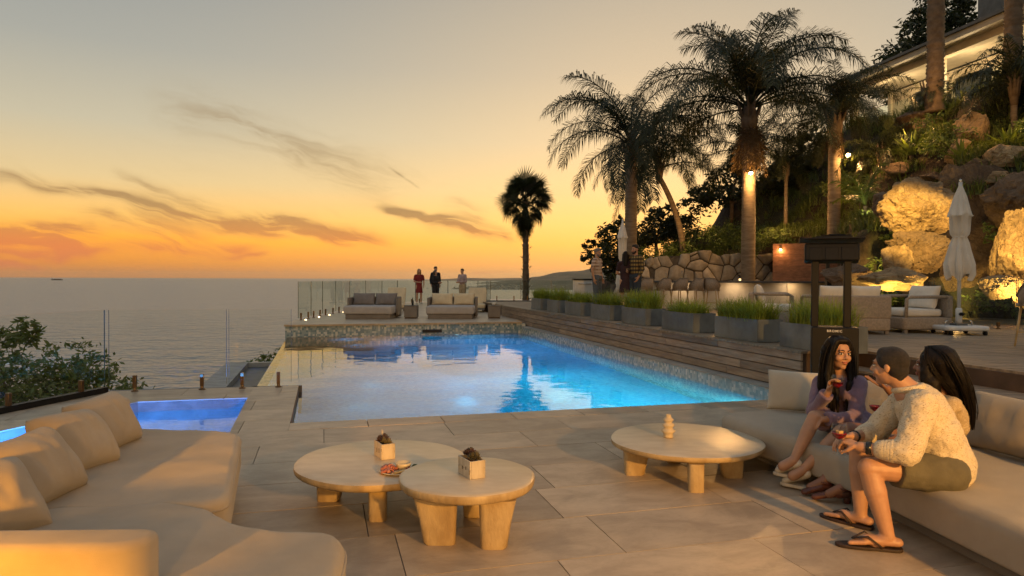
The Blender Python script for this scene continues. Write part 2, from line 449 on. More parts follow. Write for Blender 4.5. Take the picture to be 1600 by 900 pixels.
def mosaic(name, c1, c2, c3, scale=42.0, rough=.25):
    m_ = bpy.data.materials.new(name); m_.use_nodes = True; n = NT(m_.node_tree); b = n.n['Principled BSDF']
    tcn = n.new('ShaderNodeTexCoord')
    vo = n.new('ShaderNodeTexVoronoi', distance='CHEBYCHEV'); vo.inputs['Scale'].default_value = scale; vo.inputs['Randomness'].default_value = .25
    n.l.new(tcn.outputs['Object'], vo.inputs['Vector'])
    sp = n.new('ShaderNodeSeparateColor'); n.l.new(vo.outputs['Color'], sp.inputs[0])
    col = n.mix(n.ss(sp.outputs[0], .25, .75), c1, c2)
    col = n.mix(n.ss(sp.outputs[1], .72, .80), col, c3)
    n.l.new(col, b.inputs['Base Color']); b.inputs['Roughness'].default_value = rough
    M[name] = m_
mosaic('pool_mosaic', (.24, .33, .35), (.42, .47, .46), (.64, .64, .60), 22)
mosaic('end_mosaic', (.13, .23, .29), (.26, .36, .40), (.50, .56, .56), 19)
mosaic('pool_floor', (.10, .36, .56), (.14, .42, .62), (.18, .46, .64), 22)
mosaic('spa_mosaic', (.16, .18, .36), (.26, .28, .46), (.40, .42, .52), 30)


def water_mat(name, tint, bump, scales, ior=1.34, rough=.0, shallow=False):
    m_ = bpy.data.materials.new(name); m_.use_nodes = True; n = NT(m_.node_tree); n.n.clear()
    tcn = n.new('ShaderNodeTexCoord'); h = None
    for sc, wgt in scales:
        z = n.m('MULTIPLY', n.noise(tcn.outputs['Object'], sc, 2, .5).outputs['Fac'], wgt); h = z if h is None else n.m('ADD', h, z)
    bn = n.new('ShaderNodeBump'); bn.inputs['Strength'].default_value = 1.0; bn.inputs['Distance'].default_value = bump; n.l.new(h, bn.inputs['Height'])
    fr = n.new('ShaderNodeFresnel'); fr.inputs[0].default_value = ior; n.l.new(bn.outputs[0], fr.inputs['Normal'])
    gl = n.new('ShaderNodeBsdfGlossy'); gl.inputs['Roughness'].default_value = rough; n.l.new(bn.outputs[0], gl.inputs['Normal'])
    tr = n.new('ShaderNodeBsdfTransparent' if shallow else 'ShaderNodeBsdfRefraction'); tr.inputs['Color'].default_value = (*tint, 1)
    if not shallow: tr.inputs['Roughness'].default_value = 0.0; tr.inputs['IOR'].default_value = 1.33; n.l.new(bn.outputs[0], tr.inputs['Normal'])
    mx = n.new('ShaderNodeMixShader'); n.l.new(fr.outputs[0], mx.inputs[0]); n.l.new(tr.outputs[0], mx.inputs[1]); n.l.new(gl.outputs[0], mx.inputs[2])
    o = n.new('ShaderNodeOutputMaterial'); n.l.new(mx.outputs[0], o.inputs[0]); M[name] = m_
water_mat('pool_water', (.62, .88, .97), .007, [(1.6, 1.0), (5.0, .22)], 2.2)
water_mat('spa_water', (.75, .85, 1.0), .010, [(2.5, 1.0), (8, .3)], 1.5, shallow=True)


def glass_mat(name, tint, refl=1.0):
    m_ = bpy.data.materials.new(name); m_.use_nodes = True; n = NT(m_.node_tree); n.n.clear()
    fr = n.new('ShaderNodeFresnel'); fr.inputs[0].default_value = 1.45
    ge = n.new('ShaderNodeNewGeometry')
    fac = n.m('MULTIPLY', n.m('MULTIPLY', fr.outputs[0], refl), n.m('SUBTRACT', 1.0, ge.outputs['Backfacing']), clamp=True)
    gl = n.new('ShaderNodeBsdfGlossy'); gl.inputs['Roughness'].default_value = .0
    tr = n.new('ShaderNodeBsdfTransparent'); tr.inputs[0].default_value = (*tint, 1)
    mx = n.new('ShaderNodeMixShader'); n.l.new(fac, mx.inputs[0]); n.l.new(tr.outputs[0], mx.inputs[1]); n.l.new(gl.outputs[0], mx.inputs[2])
    o = n.new('ShaderNodeOutputMaterial'); n.l.new(mx.outputs[0], o.inputs[0]); M[name] = m_
glass_mat('clear_glass', (.975, .985, .98))
glass_mat('fence_glass', (.90, .945, .915))
mat('glass_edge', (.05, .085, .07), .2, .05)
glass_mat('window_glass', (.55, .58, .58), 2.5)

# sea: dark water with long low swell and chop; relief only
m_ = bpy.data.materials.new('sea'); m_.use_nodes = True; n = NT(m_.node_tree); b = n.n['Principled BSDF']
b.inputs['Base Color'].default_value = (.20, .245, .28, 1); b.inputs['Roughness'].default_value = .28; b.inputs['IOR'].default_value = 1.36
tcn = n.new('ShaderNodeTexCoord'); mp = n.new('ShaderNodeMapping'); n.l.new(tcn.outputs['Object'], mp.inputs[0]); mp.inputs['Rotation'].default_value = (0, 0, R(12)); mp.inputs['Scale'].default_value = (.8, 1, 1)
h1 = n.noise(mp.outputs[0], .075, 2.5, .6).outputs['Fac']; h2 = n.noise(mp.outputs[0], .016, 3, .55).outputs['Fac']; h3 = n.noise(mp.outputs[0], .0035, 4, .55).outputs['Fac']
hh = n.m('ADD', n.m('ADD', n.m('MULTIPLY', h1, 8.0), n.m('MULTIPLY', h2, 5.0)), n.m('MULTIPLY', h3, 10.0))
bn = n.new('ShaderNodeBump'); bn.inputs['Strength'].default_value = 1.0; bn.inputs['Distance'].default_value = 1.0; n.l.new(hh, bn.inputs['Height']); n.l.new(bn.outputs[0], b.inputs['Normal'])
M['sea'] = m_
mat('hill_far', (.27, .20, .12), .95, .25, .004, 0, color2=(.15, .12, .07))
mat('cliff', (.05, .045, .03), .95, .3, .35, .8, 2.0, color2=(.02, .024, .012))

# ------------------------------------------------------------------ sea, far hills, ground
SEA = -60.0
mb = MB(); rows = [0, 40, 120, 300, 700, 1600, 4000, 10000, 26000, 60000]; nn = 96
vs = []; fs = []
for r_ in rows: vs += [(r_ * math.cos(2 * PI * k / nn), r_ * math.sin(2 * PI * k / nn), SEA) for k in range(nn)]
for i in range(len(rows) - 1): fs += [(i * nn + k, i * nn + (k + 1) % nn, (i + 1) * nn + (k + 1) % nn, (i + 1) * nn + k) for k in range(nn)]
mb.add(vs, fs); struct(mb.build('sea', 'sea'))


def fbm(x, y, s, o=4): return mnoise.fractal(Vector((x / s, y / s, 3.3)), 1.0, 2.0, o)
def interp(x, pts):
    if x <= pts[0][0]: return pts[0][1]
    for (x0, y0), (x1, y1) in zip(pts, pts[1:]):
        if x <= x1: t = (x - x0) / (x1 - x0); t = t * t * (3 - 2 * t); return y0 + (y1 - y0) * t
    return pts[-1][1]


def ridge(name, Y, depth, prof, nx=120, ny=14, rough=.16):
    """coastal hill: prof = list of (px along the coast, ridge height above the sea in m)"""
    x0 = (prof[0][0] - 800) / 1066.7 * Y; x1 = (prof[-1][0] - 800) / 1066.7 * Y
    vs, fs = [], []
    for j in range(ny + 1):
        t = j / ny; y = Y + depth * (t - .35)
        for i in range(nx + 1):
            x = x0 + (x1 - x0) * i / nx
            h = interp(800 + x / Y * 1066.7, prof)
            env = math.sin(PI * min(1, t / .7 * .5 if t < .35 * 2 else .5 + (t - .7) / .6)) if True else 0
            env = math.sin(PI * t) ** .8
            hz = h * env * (1 + rough * 2.2 * fbm(x, y, depth * .35)) - 4
            vs.append((x, y + depth * .10 * fbm(x, 7.7, depth * .4), SEA + hz))
    for j in range(ny):
        for i in range(nx):
            a = j * (nx + 1) + i; fs.append((a, a + 1, a + nx + 2, a + nx + 1))
    o = MB().add(vs, fs).build(name, 'hill_far', None, True); return struct(o)
ridge('far_hills', 20000, 5000, [(640, 0), (690, 40), (740, 75), (800, 85), (840, 110), (870, 170), (905, 280), (930, 330), (970, 360), (1100, 430), (1500, 460)])
ridge('middle_hills', 9000, 2400, [(735, 0), (765, 24), (800, 52), (840, 90), (880, 130), (930, 190), (1050, 230), (1500, 250)])
ridge('near_hills', 4200, 1200, [(690, 0), (735, 12), (780, 28), (830, 44), (880, 52), (930, 66), (1050, 90), (1500, 100)])
# specks of the coastal town
mat('town', (.55, .50, .42), .8)
mb = MB()
tr_ = random.Random(5)
for i in range(170):
    px_ = tr_.gauss(800, 42); Yt = tr_.uniform(3800, 4400); x = (px_ - 800) / 1066.7 * Yt
    hgt = interp(px_, [(690, 0), (735, 12), (780, 26), (830, 40), (880, 45)]) * max(0, math.sin(PI * ((Yt - 4200) / 1200 + .35))) ** .8
    s_ = tr_.uniform(5, 11); mb.box((x, Yt, SEA + hgt - 2), (s_ * 1.5, s_, s_ * 1.1), tr_.uniform(0, 3))
o = mb.build('coastal_town', 'town'); o['kind'] = 'stuff'; tag(o, 'pale specks of town houses on the near coastal hill', 'town')

# ground under and around the terrace, falling as a cliff to the sea
def ground_z(x, y):
    left = -7.6 + .0 * y
    ylim = 38.5 + max(0, x - 4) * .55
    d = math.hypot(max(0, left - x), max(0, y - ylim))
    n_ = fbm(x, y, 9.0) * min(1, d * .5)
    z = -2.2 - .10 * d if d < 2 else -2.4 - (d - 2) * .80
    return max(SEA - 5, z + n_ * 1.3)
vs, fs = [], []
xs = [-170, -120, -85, -60, -45, -36, -30, -26] + [-24 + i * .8 for i in range(24)] + [-4 + i * 2.5 for i in range(20)] + [50, 60, 80, 110]
ys = [-40, -25, -12, -4] + [i * 1.2 for i in range(38)] + [46 + i * 3 for i in range(14)] + [95, 120, 160]
for y in ys:
    for x in xs: vs.append((x, y, ground_z(x, y)))
nx = len(xs)
for j in range(len(ys) - 1):
    for i in range(nx - 1): a = j * nx + i; fs.append((a, a + 1, a + nx + 1, a + nx))
struct(MB().add(vs, fs).build('ground', 'cliff', None, True))

# ------------------------------------------------------------------ patio of long stone tiles
patio = bpy.data.objects.new('patio', None); COL.objects.link(patio); struct(patio)
def clip(poly, conv):
    out = poly
    for i in range(len(conv)):
        a, b = conv[i], conv[(i + 1) % len(conv)]; inp = out; out = []
        def side(p): return (b[0] - a[0]) * (p[1] - a[1]) - (b[1] - a[1]) * (p[0] - a[0])
        for k in range(len(inp)):
            p, q = inp[k - 1], inp[k]; sp_, sq = side(p), side(q)
            if sp_ * sq < 0: t = sp_ / (sp_ - sq); out.append((p[0] + (q[0] - p[0]) * t, p[1] + (q[1] - p[1]) * t))
            if sq >= 0: out.append(q)
        if len(out) < 3: return []
    return out
def area(p): return .5 * abs(sum(p[i - 1][0] * p[i][1] - p[i][0] * p[i - 1][1] for i in range(len(p))))
regions = [[(-6.0, .6), (6.9, .6), (6.9, 7.02), (-6.0, 7.02)],
           [(-.88, 7.02), (-.34, 7.02), (-.34, 9.95), (-.92, 9.95), (-.92, 9.08)],
           [(-.92, 9.08), (-.92, 9.95), (-2.75, 10.05), (-2.16, 9.10)],
           [(-2.16, 9.10), (-2.75, 10.05), (-4.35, 7.02), (-3.42, 7.02)]]
full = {}
TW, TL = .60, 1.20
for reg in regions:
    MB().prism([W(u, v).xy for u, v in reg], -.6, -.012).build('patio_base', 'grout', patio)
    for j in range(-1, 17):
        v0 = .42 + j * TW
        for i in range(-7, 8):
            u0 = i * TL + (.40 if j % 2 else 0) + (.25 if j % 3 == 0 else 0)
            cell = [(u0 + .003, v0 + .003), (u0 + TL - .003, v0 + .003), (u0 + TL - .003, v0 + TW - .003), (u0 + .003, v0 + TW - .003)]
            p = clip(cell, reg)
            if len(p) < 3 or area(p) < .01: continue
            cu = u0 + TL / 2; cv = v0 + TW / 2; whole = abs(area(p) - area(cell)) < 1e-4
            if whole and 'm' in full: me = full['m']
            else:
                me = MB().prism([(a - cu, b_ - cv) for a, b_ in p], -.02, 0).mesh('tile'); me.materials.append(M['tile'])
                if whole: full['m'] = me
            o = inst('tile', me, patio, W(cu, cv, rng.uniform(-.0012, .0012)), (0, 0, TH))
            if not whole: pass
# coping along the near pool edge
for k in range(8):
    u0 = -.34 + k * .78; u1 = min(u0 + .774, 5.9)
    if u1 - u0 < .1: continue
    me = MB().box((0, 0, -.025), (u1 - u0, .345, .05)).mesh('coping_tile'); me.materials.append(M['tile'])
    o = inst('coping_tile', me, patio, W((u0 + u1) / 2, 7.197, .002), (0, 0, TH))
    b_ = o.modifiers.new('bevel', 'BEVEL'); b_.width = .008; b_.segments = 2
# outer face of the patio (the retaining edge beyond the glass)
pe = [(-.34, 9.95), (-.92, 9.98), (-2.78, 10.09), (-4.4, 7.02), (-6.1, 4.5)]
for (a, b_) in zip(pe, pe[1:]):
    A, B = W(*a), W(*b_); d_ = (B - A); mid = (A + B) / 2; nrm = Vector((d_.y, -d_.x, 0)).normalized()
    MB().box(mid + nrm * .045 + Vector((0, 0, -1.26)), (d_.length + .08, .09, 2.5), math.atan2(d_.y, d_.x)).build('edge_wall', 'dark_concrete', patio)

# ------------------------------------------------------------------ swimming pool
ZW = -.094
pool = bpy.data.objects.new('swimming_pool', None); COL.objects.link(pool); struct(pool)
def ubox(mb_, u0, u1, v0, v1, z0, z1): return mb_.prism([W(u, v).xy for u, v in ((u0, v0), (u1, v0), (u1, v1), (u0, v1))], z0, z1)
ubox(MB(), -.9, 5.75, 7.2, 19.3, -1.75, -1.55).build('pool_floor', 'pool_floor', pool)
ubox(MB(), -.34, 5.6, 7.22, 7.36, -1.55, -.05).build('pool_wall', 'pool_floor', pool)
ubox(MB(), -.62, -.345, 7.1, 9.94, -1.55, -.02).build('pool_wall', 'pool_floor', pool)
ubox(MB(), -.95, -.80, 9.96, 19.2, -2.6, ZW - .012).build('spill_wall', 'pool_mosaic', pool)
ubox(MB(), -.80, -.34, 9.80, 9.945, -1.55, -.03).build('pool_wall', 'pool_floor', pool)
ubox(MB(), 5.575, 5.70, 7.1, 19.2, -1.55, .085).build('side_wall', 'pool_mosaic', pool)
ubox(MB(), 5.56, 5.95, 6.9, 19.2, .0851, .105).build('side_coping', 'concrete', pool)
ubox(MB(), -1.0, 5.7, 19.2, 19.42, -2.6, .195).build('end_wall', 'end_mosaic', pool)
ubox(MB(), -.80, 1.1, 15.6, 19.2, -1.55, -.42).build('sun_shelf', 'pool_floor', pool)
wp = [(-.345, 7.36), (5.575, 7.36), (5.575, 19.2), (-.95, 19.2), (-.95, 9.955), (-.345, 9.955)]
mb = MB(); mb.add([W(u, v, ZW) for u, v in wp], [tuple(range(6))]); mb.build('water_surface', 'pool_water', pool)
# skimmer slot and light niche in the end wall
c_ = W(2.95, 19.19, .01); MB().box(c_, (.55, .03, .09), TH).build('skimmer_slot', 'black_metal', pool)
# lit pool lamp under the water, in the end wall
mat('pool_lamp', (.8, .95, 1), .3, emit=(.75, .95, 1.0), estr=3.0)
BLUE = (.04, .56, .92); CYAN = (.18, .88, .90)
def niche(u, v, z, dv, du, col, e):
    c_ = W(u, v, z); d_ = W(du, dv) - W(0, 0)
    q = aim((0, 0, 1), d_).to_matrix()
    o = MB().lathe([(.0, .0), (.05, 0), (.05, .012), (.03, .02), (0, .022)], 16).build('pool_lamp', 'pool_lamp', pool)
    o.location = c_; o.rotation_euler = q.to_euler()
niche(3.65, 19.17, -.20, -1, 0, BLUE, 0)
# bare spots added just under the surface to spread the pool glow
for i in range(7):
    for j, u in enumerate((.6, 2.4, 4.2)):
        v = 8.3 + i * 1.7
        lamp('SPOT', W(u + .3 * (i % 2), v, -.12), (125 if j == 2 else 24 if j == 0 else 55) * (.4 if j == 0 and i > 3 else 1) * (.12 if i == 0 and j < 2 else 1), CYAN if (j == 2 and i < 3) else BLUE, .02, W(u + .3 * (i % 2) + .02, v, -1.5), R(158), 1.0)
lamp('SPOT', W(4.9, 7.9, -.12), 200, CYAN, .02, W(4.9, 7.92, -1.5), R(158), 1.0)

# catch basin and path below the spill edge
basin = bpy.data.objects.new('catch_basin', None); COL.objects.link(basin); struct(basin)
ubox(MB(), -2.15, -.951, 10.1, 21.6, -2.3, -1.15).build('basin_floor', 'dark_concrete', basin)
ubox(MB(), -2.75, -2.151, 9.6, 21.6, -2.6, -1.0).build('basin_walk', 'concrete', basin)
ubox(MB(), -2.16, -.96, 21.45, 21.65, -2.3, -1.02).build('basin_coping', 'plaster', basin)

# ------------------------------------------------------------------ hot tub
tub = bpy.data.objects.new('hot_tub', None); COL.objects.link(tub); struct(tub)
sp = [(-.88, 7.06), (-.92, 9.08), (-2.16, 9.10), (-3.42, 7.06)]
for i in range(4):
    A, B = W(*sp[i]), W(*sp[(i + 1) % 4]); d_ = B - A; nrm = Vector((-d_.y, d_.x, 0)).normalized(); mid = (A + B) / 2 - nrm * -.0
    ctr = W(-1.8, 8.0); nrm = nrm if (ctr - mid).dot(nrm) > 0 else -nrm
    MB().box(mid - nrm * .045 + Vector((0, 0, -.52)), (d_.length + .1, .09, 1.0), math.atan2(d_.y, d_.x)).build('tub_wall', 'spa_mosaic', tub)
MB().prism([W(*p).xy for p in sp], -1.1, -1.0).build('tub_floor', 'spa_mosaic', tub)
MB().prism([W(*p).xy for p in [(-.98, 7.1), (-.98, 8.95), (-2.1, 8.97), (-3.2, 7.1)]], -1.0, -.62).build('tub_bench', 'spa_mosaic', tub)
mb = MB(); mb.add([W(u, v, -.125) for u, v in sp], [(0, 1, 2, 3)]); mb.build('tub_water', 'spa_water', tub)
for (u, v) in ((-1.25, 7.16), (-2.0, 7.16), (-2.8, 7.16)):
    lamp('SPOT', W(u, v, -.42), 230, (.05, .30, 1.0), .01, W(u, v + 1.5, -.65), R(165), .8)

# ------------------------------------------------------------------ far terrace beyond the pool
FD = .24
fence_pts = [(-6.3, 20.1), (-6.3, 21.4), (-6.3, 22.7), (-6.3, 24.4), (-6.3, 26.5), (-6.22, 29.0), (-6.0, 31.5), (-5.62, 33.5), (-4.95, 35.0), (-4.16, 35.8), (-3.4, 36.2), (-2.4, 35.6), (-1.7, 34.1), (-1.2, 32.6), (-1.0, 31.25), (.4, 31.25), (1.8, 31.25), (3.2, 31.25), (4.6, 31.25)]
poly = [W(-.98, 19.30).xy, W(5.6, 19.30).xy, W(5.6, 20).xy, (8.0, 22.0), (8.5, 32.2)] + [Vector((-1.0, 32.2))] + [Vector(p) for p in reversed([(-6.45, 20.0), (-6.45, 24.4), (-6.45, 26.5), (-6.37, 29.0), (-6.15, 31.6), (-5.72, 33.7), (-5.05, 35.2), (-4.2, 36.0), (-3.4, 36.4), (-2.2, 35.9), (-1.45, 34.1), (-1.0, 32.6)])]
struct(MB().prism([(p[0], p[1]) for p in poly], -2.5, FD).build('far_terrace', 'tile'))
ubox(MB(), -1.03, 5.58, 19.155, 19.62, .196, FD + .004).build('terrace_coping', 'tile', bpy.data.objects['far_terrace'])
MB().box((3.4, 31.35, FD + .13), (9.2, .30, .26)).build('terrace_kerb', 'dark_concrete', bpy.data.objects['far_terrace'])


def glass_fence(name, pts, z0, h, label, gap=.012, lit=(), material='fence_glass', spig=.16, cut=None):
    f = thing(name, (0, 0, 0), label, 'glass fence')
    for i, (a, b_) in enumerate(zip(pts, pts[1:])):
        A, B = Vector((*a, 0)), Vector((*b_, 0)); d_ = B - A; L = d_.length; ang = math.atan2(d_.y, d_.x); t = d_ / L
        mid = (A + B) / 2
        zz = z0[i] if isinstance(z0, (list, tuple)) else z0
        o = MB().box(mid + Vector((0, 0, zz + .07 + h / 2)), (L - gap * 2, .012, h), ang).build('glass_panel', material, f)
        for s_ in (-1, 1):
            MB().box(mid + t * s_ * (L / 2 - gap - .003) + Vector((0, 0, zz + .07 + h / 2)), (.012 if len(pts) > 4 else .004, .0135, h + .002), ang).build('panel_edge', 'glass_edge', f)
        for s_ in (.22, .78):
            p = A + d_ * s_
            mb_ = MB(); mb_.lathe([(.045, 0), (.045, .012), (.024, .018), (.022, .05)], 10, (p.x, p.y, zz))
            mb_.box((p.x, p.y, zz + .05 + spig / 2), (.045, .05, spig), ang)
            mb_.build('spigot', 'bronze', f, bevel=.004)
    return f
glass_fence('glass_fence', fence_pts[:15], FD, 1.08, 'curved frameless glass fence around the far sunset terrace')
glass_fence('glass_fence', fence_pts[14:], FD + .26, .86, 'straight glass fence on dark kerb behind the potted grasses')
# small lit deck lamps at the fence feet on the left
mat('deck_lamp', (1, .8, .5), .4, emit=(1.0, .72, .36), estr=4.0)
for k, (x, y) in enumerate([(-6.12, 20.25), (-6.15, 21.75), (-6.15, 23.0), (-6.15, 24.9)]):
    o = MB().lathe([(.03, 0), (.03, .015), (.02, .03), (0, .034)], 10).build('deck_lamp', 'deck_lamp'); o.location = (x, y, FD)
    tag(o, '%s small lit deck lamp from the pool corner along far glass fence' % ['first', 'second', 'third', 'fourth'][k], 'lamp', 'deck lamps at the far fence')
glass_fence('glass_fence', [W(-.42, 9.86).xy, W(-1.25, 9.87).xy, W(-2.72, 9.97).xy], 0.0, 1.0, 'clear glass fence behind the blue hot tub', material='clear_glass')
glass_fence('glass_fence', [W(-2.74, 9.95).xy, W(-3.55, 8.42).xy, W(-4.5, 6.6).xy], 0.0, 1.0, 'angled glass fence at the far left, bush behind it', material='clear_glass')
MB().prism([W(*p).xy for p in [(-2.76, 10.02), (-4.6, 6.5), (-4.52, 6.45), (-2.70, 9.93)]], .001, .07).build('base_channel', 'black_metal', bpy.data.objects['glass_fence.003'])

# ------------------------------------------------------------------ raised timber deck
DZ = .60
deck = MB(); ubox(deck, 5.95, 17, 7.25, 26.0, -1.0, DZ - .03); ubox(deck, 6.62, 17, -3, 7.25, -1.0, DZ - .03)
deck_o = struct(deck.build('timber_deck', 'riser'))
mb = MB()
for k in range(74):                      # deck boards run alongside the pool
    u0 = 5.93 + k * .145
    ubox(mb, u0, u0 + .138, 7.26 if u0 < 6.6 else -2.5, 25.8, DZ - .029, DZ + rng.uniform(-.0015, .0015))
o = mb.build('deck_boards', 'deck_wood', deck_o); o['kind'] = 'stuff'
# steps down to the patio behind the right-hand sofa
steps = bpy.data.objects.new('deck_steps', None); COL.objects.link(steps); struct(steps)
for k, (z, u0) in enumerate(((.40, 6.27), (.20, 5.92))):
    ubox(MB(), u0 + .02, u0 + .36, -2.5, 7.24, -.01, z - .03).build('riser', 'riser', steps)
    for q in range(2): ubox(MB(), u0 + q * .176, u0 + q * .176 + .17, -2.5, 7.235, z - .03, z).build('tread_board', 'deck_wood', steps, bevel=.004)
# board-clad wall along the pool
wall = thing('timber_wall', (0, 0, 0), 'long wall of horizontal weathered timber boards along the pool under the planters', 'wall')
ubox(MB(), 5.80, 5.93, 7.30, 22.1, .10, DZ - .03).build('backing', 'riser', wall)
nrow = 4; z_a, z_b = .112, DZ; hh_ = (z_b - z_a) / nrow
for r_ in range(nrow):
    v = 7.28; k = 0
    while v < 22.15:
        L = rng.uniform(1.1, 2.6); v1 = min(v + L, 22.2)
        du = rng.uniform(-.004, .004)
        if v1 - v > .2:
            ubox(MB(), 5.765 + du, 5.80, v + .002, v1 - .002, z_a + r_ * hh_ + .006, z_a + (r_ + 1) * hh_ - .006).build('board', 'plank', wall, bevel=.003)
        v = v1
ubox(MB(), 5.755, 5.945, 7.27, 22.22, DZ - .0285, DZ + .004).build('cap_board', 'deck_wood', wall, bevel=.004)
for r_ in range(3):
    ubox(MB(), 5.77, 9.0, 22.2, 22.235, .24 + r_ * .12 + .004, .24 + (r_ + 1) * .12 - .004).build('board', 'plank', wall, bevel=.003)
# ------------------------------------------------------------------ coffee tables
def coffee_table(name, x, y, r, h, t, legs, label, yaw=0.0, sy=1.0):
    T = thing(name, (x, y, 0), label, 'coffee table', 'round low coffee tables', yaw)
    mb_ = MB(); prof = [(r * .90, h - t), (r * .965, h - t + .004), (r * .99, h - t * .75), (r, h - t * .45), (r * .995, h - t * .18), (r * .975, h - .006), (r * .94, h), (0, h)]
    mb_.lathe([(0, h - t)] + prof, 72, sy=sy); top = mb_.build('table_top', 'table_wood', T, True, auto=50)
    # slightly uneven hand-cut rim
    for v in top.data.vertices:
        a = math.atan2(v.co.y, v.co.x); q = 1 + .008 * math.sin(3 * a + x * 7) + .006 * math.sin(7 * a + y * 3); v.co.x *= q; v.co.y *= q
    top.data.materials.append(M['table_top'])
    for p in top.data.polygons:
        if p.normal.z > .55: p.material_index = 1
    for (lx, ly, ang, wid, thk) in legs:
        mb_ = MB(); q = Matrix.Rotation(ang, 3, 'Z'); rows = []
        zs = [0.0, .01, (h - t) * .5, h - t - .001]; ws = [.70, .76, .87, 1.05]
        vs = []
        for z, s_ in zip(zs, ws):
            ring = round_poly([(-wid / 2 * s_, -thk / 2), (wid / 2 * s_, -thk / 2), (wid / 2 * s_, thk / 2), (-wid / 2 * s_, thk / 2)], thk * .32, 3)
            sh = (1.05 - s_) * wid * .35
            vs += [q @ Vector((p.x + sh, p.y, z)) + Vector((lx, ly, 0)) for p in ring]
        n_ = len(ring); fs_ = [(j * n_ + i, j * n_ + (i + 1) % n_, (j + 1) * n_ + (i + 1) % n_, (j + 1) * n_ + i) for j in range(3) for i in range(n_)] + [tuple(range(n_))[::-1], tuple(range(3 * n_, 4 * n_))]
        mb_.add(vs, fs_).build('leg', 'table_wood', T, True, auto=50)
    return T
coffee_table('coffee_table', -.26, 4.06, .405, .335, .065, [(-.17, -.20, R(0), .24, .10), (.185, -.25, R(180), .20, .115), (.02, .24, R(80), .22, .11)],
             'smaller round pale wood coffee table standing nearest the camera')
coffee_table('coffee_table', -.88, 4.62, .575, .275, .062, [(-.33, -.02, R(180), .20, .11), (.05, -.38, R(-85), .14, .11), (.30, .22, R(40), .20, .11)],
             'larger round coffee table carrying the snack plate, left of centre')
coffee_table('coffee_table', 1.37, 5.35, .585, .255, .055, [(-.40, -.10, R(180), .20, .12), (-.06, -.52, R(-95), .12, .11), (.29, -.17, R(0), .20, .11), (-.04, .25, R(90), .2, .11)],
             'round coffee table with a ribbed vase beside the seated group')

# succulent boxes
mat('box_wood', (.60, .52, .40), .7, .12, 6, .3, 30, color2=(.44, .36, .25), stretch=(3, 3, 1))
mat('box_mark', (.12, .08, .04), .8)
mat('succulent', (.085, .045, .04), .55, .25, 8, perobj=.3)
mat('succulent_green', (.12, .10, .05), .55, .25, 8, perobj=.2)
def succulent_box(x, y, z, rz, lx, ly, h, label, seed, sprig=False):
    T = thing('succulent_box', (x, y, z), label, 'planter box', 'wooden succulent boxes on the tables', rz); r_ = random.Random(seed); w_ = .009
    for s_ in (-1, 1):
        for q in range(2):                # each side is two boards
            zz0, zz1 = q * h / 2 + .0006, (q + 1) * h / 2 - .0006
            MB().box((0, s_ * (ly / 2 - w_ / 2), (zz0 + zz1) / 2), (lx, w_, zz1 - zz0)).build('side_board', 'box_wood', T, bevel=.0012)
        MB().box((s_ * (lx / 2 - w_ / 2 + .001), 0, h / 2), (w_, ly - 2 * w_ - .001, h - .001)).build('end_board', 'box_wood', T, bevel=.0012)
    MB().box((0, 0, h * .40), (lx - .02, ly - .02, h * .78)).build('soil', 'soil', T)
    for k in range(3):                    # dark bark marks on the wood, thin raised flakes
        MB().box((-lx * .12 + k * .05, -ly / 2 - .0008, h * r_.uniform(.35, .8)), (.008, .002, h * r_.uniform(.15, .4)), ).build('bark_mark', 'box_mark', T, bevel=.0005)
    # rosettes
    me = {}
    def rosette(R0, seed2):
        rr = random.Random(seed2); mb_ = MB()
        for ring in range(4):
            n_ = 9 - ring; el = R(8 + ring * 22); L = R0 * (1 - ring * .14)
            for k in range(n_):
                a = 2 * PI * (k + .5 * ring) / n_ + rr.uniform(-.1, .1); d_ = Vector((math.cos(a) * math.cos(el), math.sin(a) * math.cos(el), math.sin(el)))
                s_ = Vector((-math.sin(a), math.cos(a), 0)); u_ = s_.cross(d_) * -1
                o_ = Vector((0, 0, ring * .006)); wv_ = L * .27
                p = [o_, o_ + d_ * L * .55 + s_ * wv_ + u_ * .003, o_ + d_ * L + u_ * .008, o_ + d_ * L * .55 - s_ * wv_ + u_ * .003, o_ + d_ * L * .5 - u_ * .007]
                mb_.add(p, [(0, 1, 4), (1, 2, 4), (2, 3, 4), (3, 0, 4), (0, 3, 2, 1)])
        return mb_.mesh('rosette')
    for k in range(7):
        i_, j_ = k % 4, k // 4
        px_ = -lx / 2 + .03 + (lx - .06) * ((k * .618) % 1.0); py_ = (-1 if k % 2 else 1) * ly * .14
        o = link('rosette', rosette(r_.uniform(.026, .042), seed * 10 + k), 'succulent' if k % 3 else 'succulent_green', T)
        o.location = (px_, py_, h * .86 + r_.uniform(0, .03)); o.rotation_euler = (r_.uniform(-.4, .4), r_.uniform(-.4, .4), r_.uniform(0, 6))
    if sprig:
        MB().tube([(-.07, .0, h * .8), (-.085, .01, h + .03), (-.10, .015, h + .055), (-.125, .015, h + .05)], [.006, .009, .008, .004], 6).build('sprig', 'linen_light', T, True)
    return T
succulent_box(-.87, 4.67, .275, R(-62), .17, .095, .105, 'wooden box of dark succulents beside the snack plate', 3, True)
succulent_box(-.235, 4.03, .335, R(-62), .17, .10, .105, 'wooden box of dark succulents on the nearest coffee table', 4)

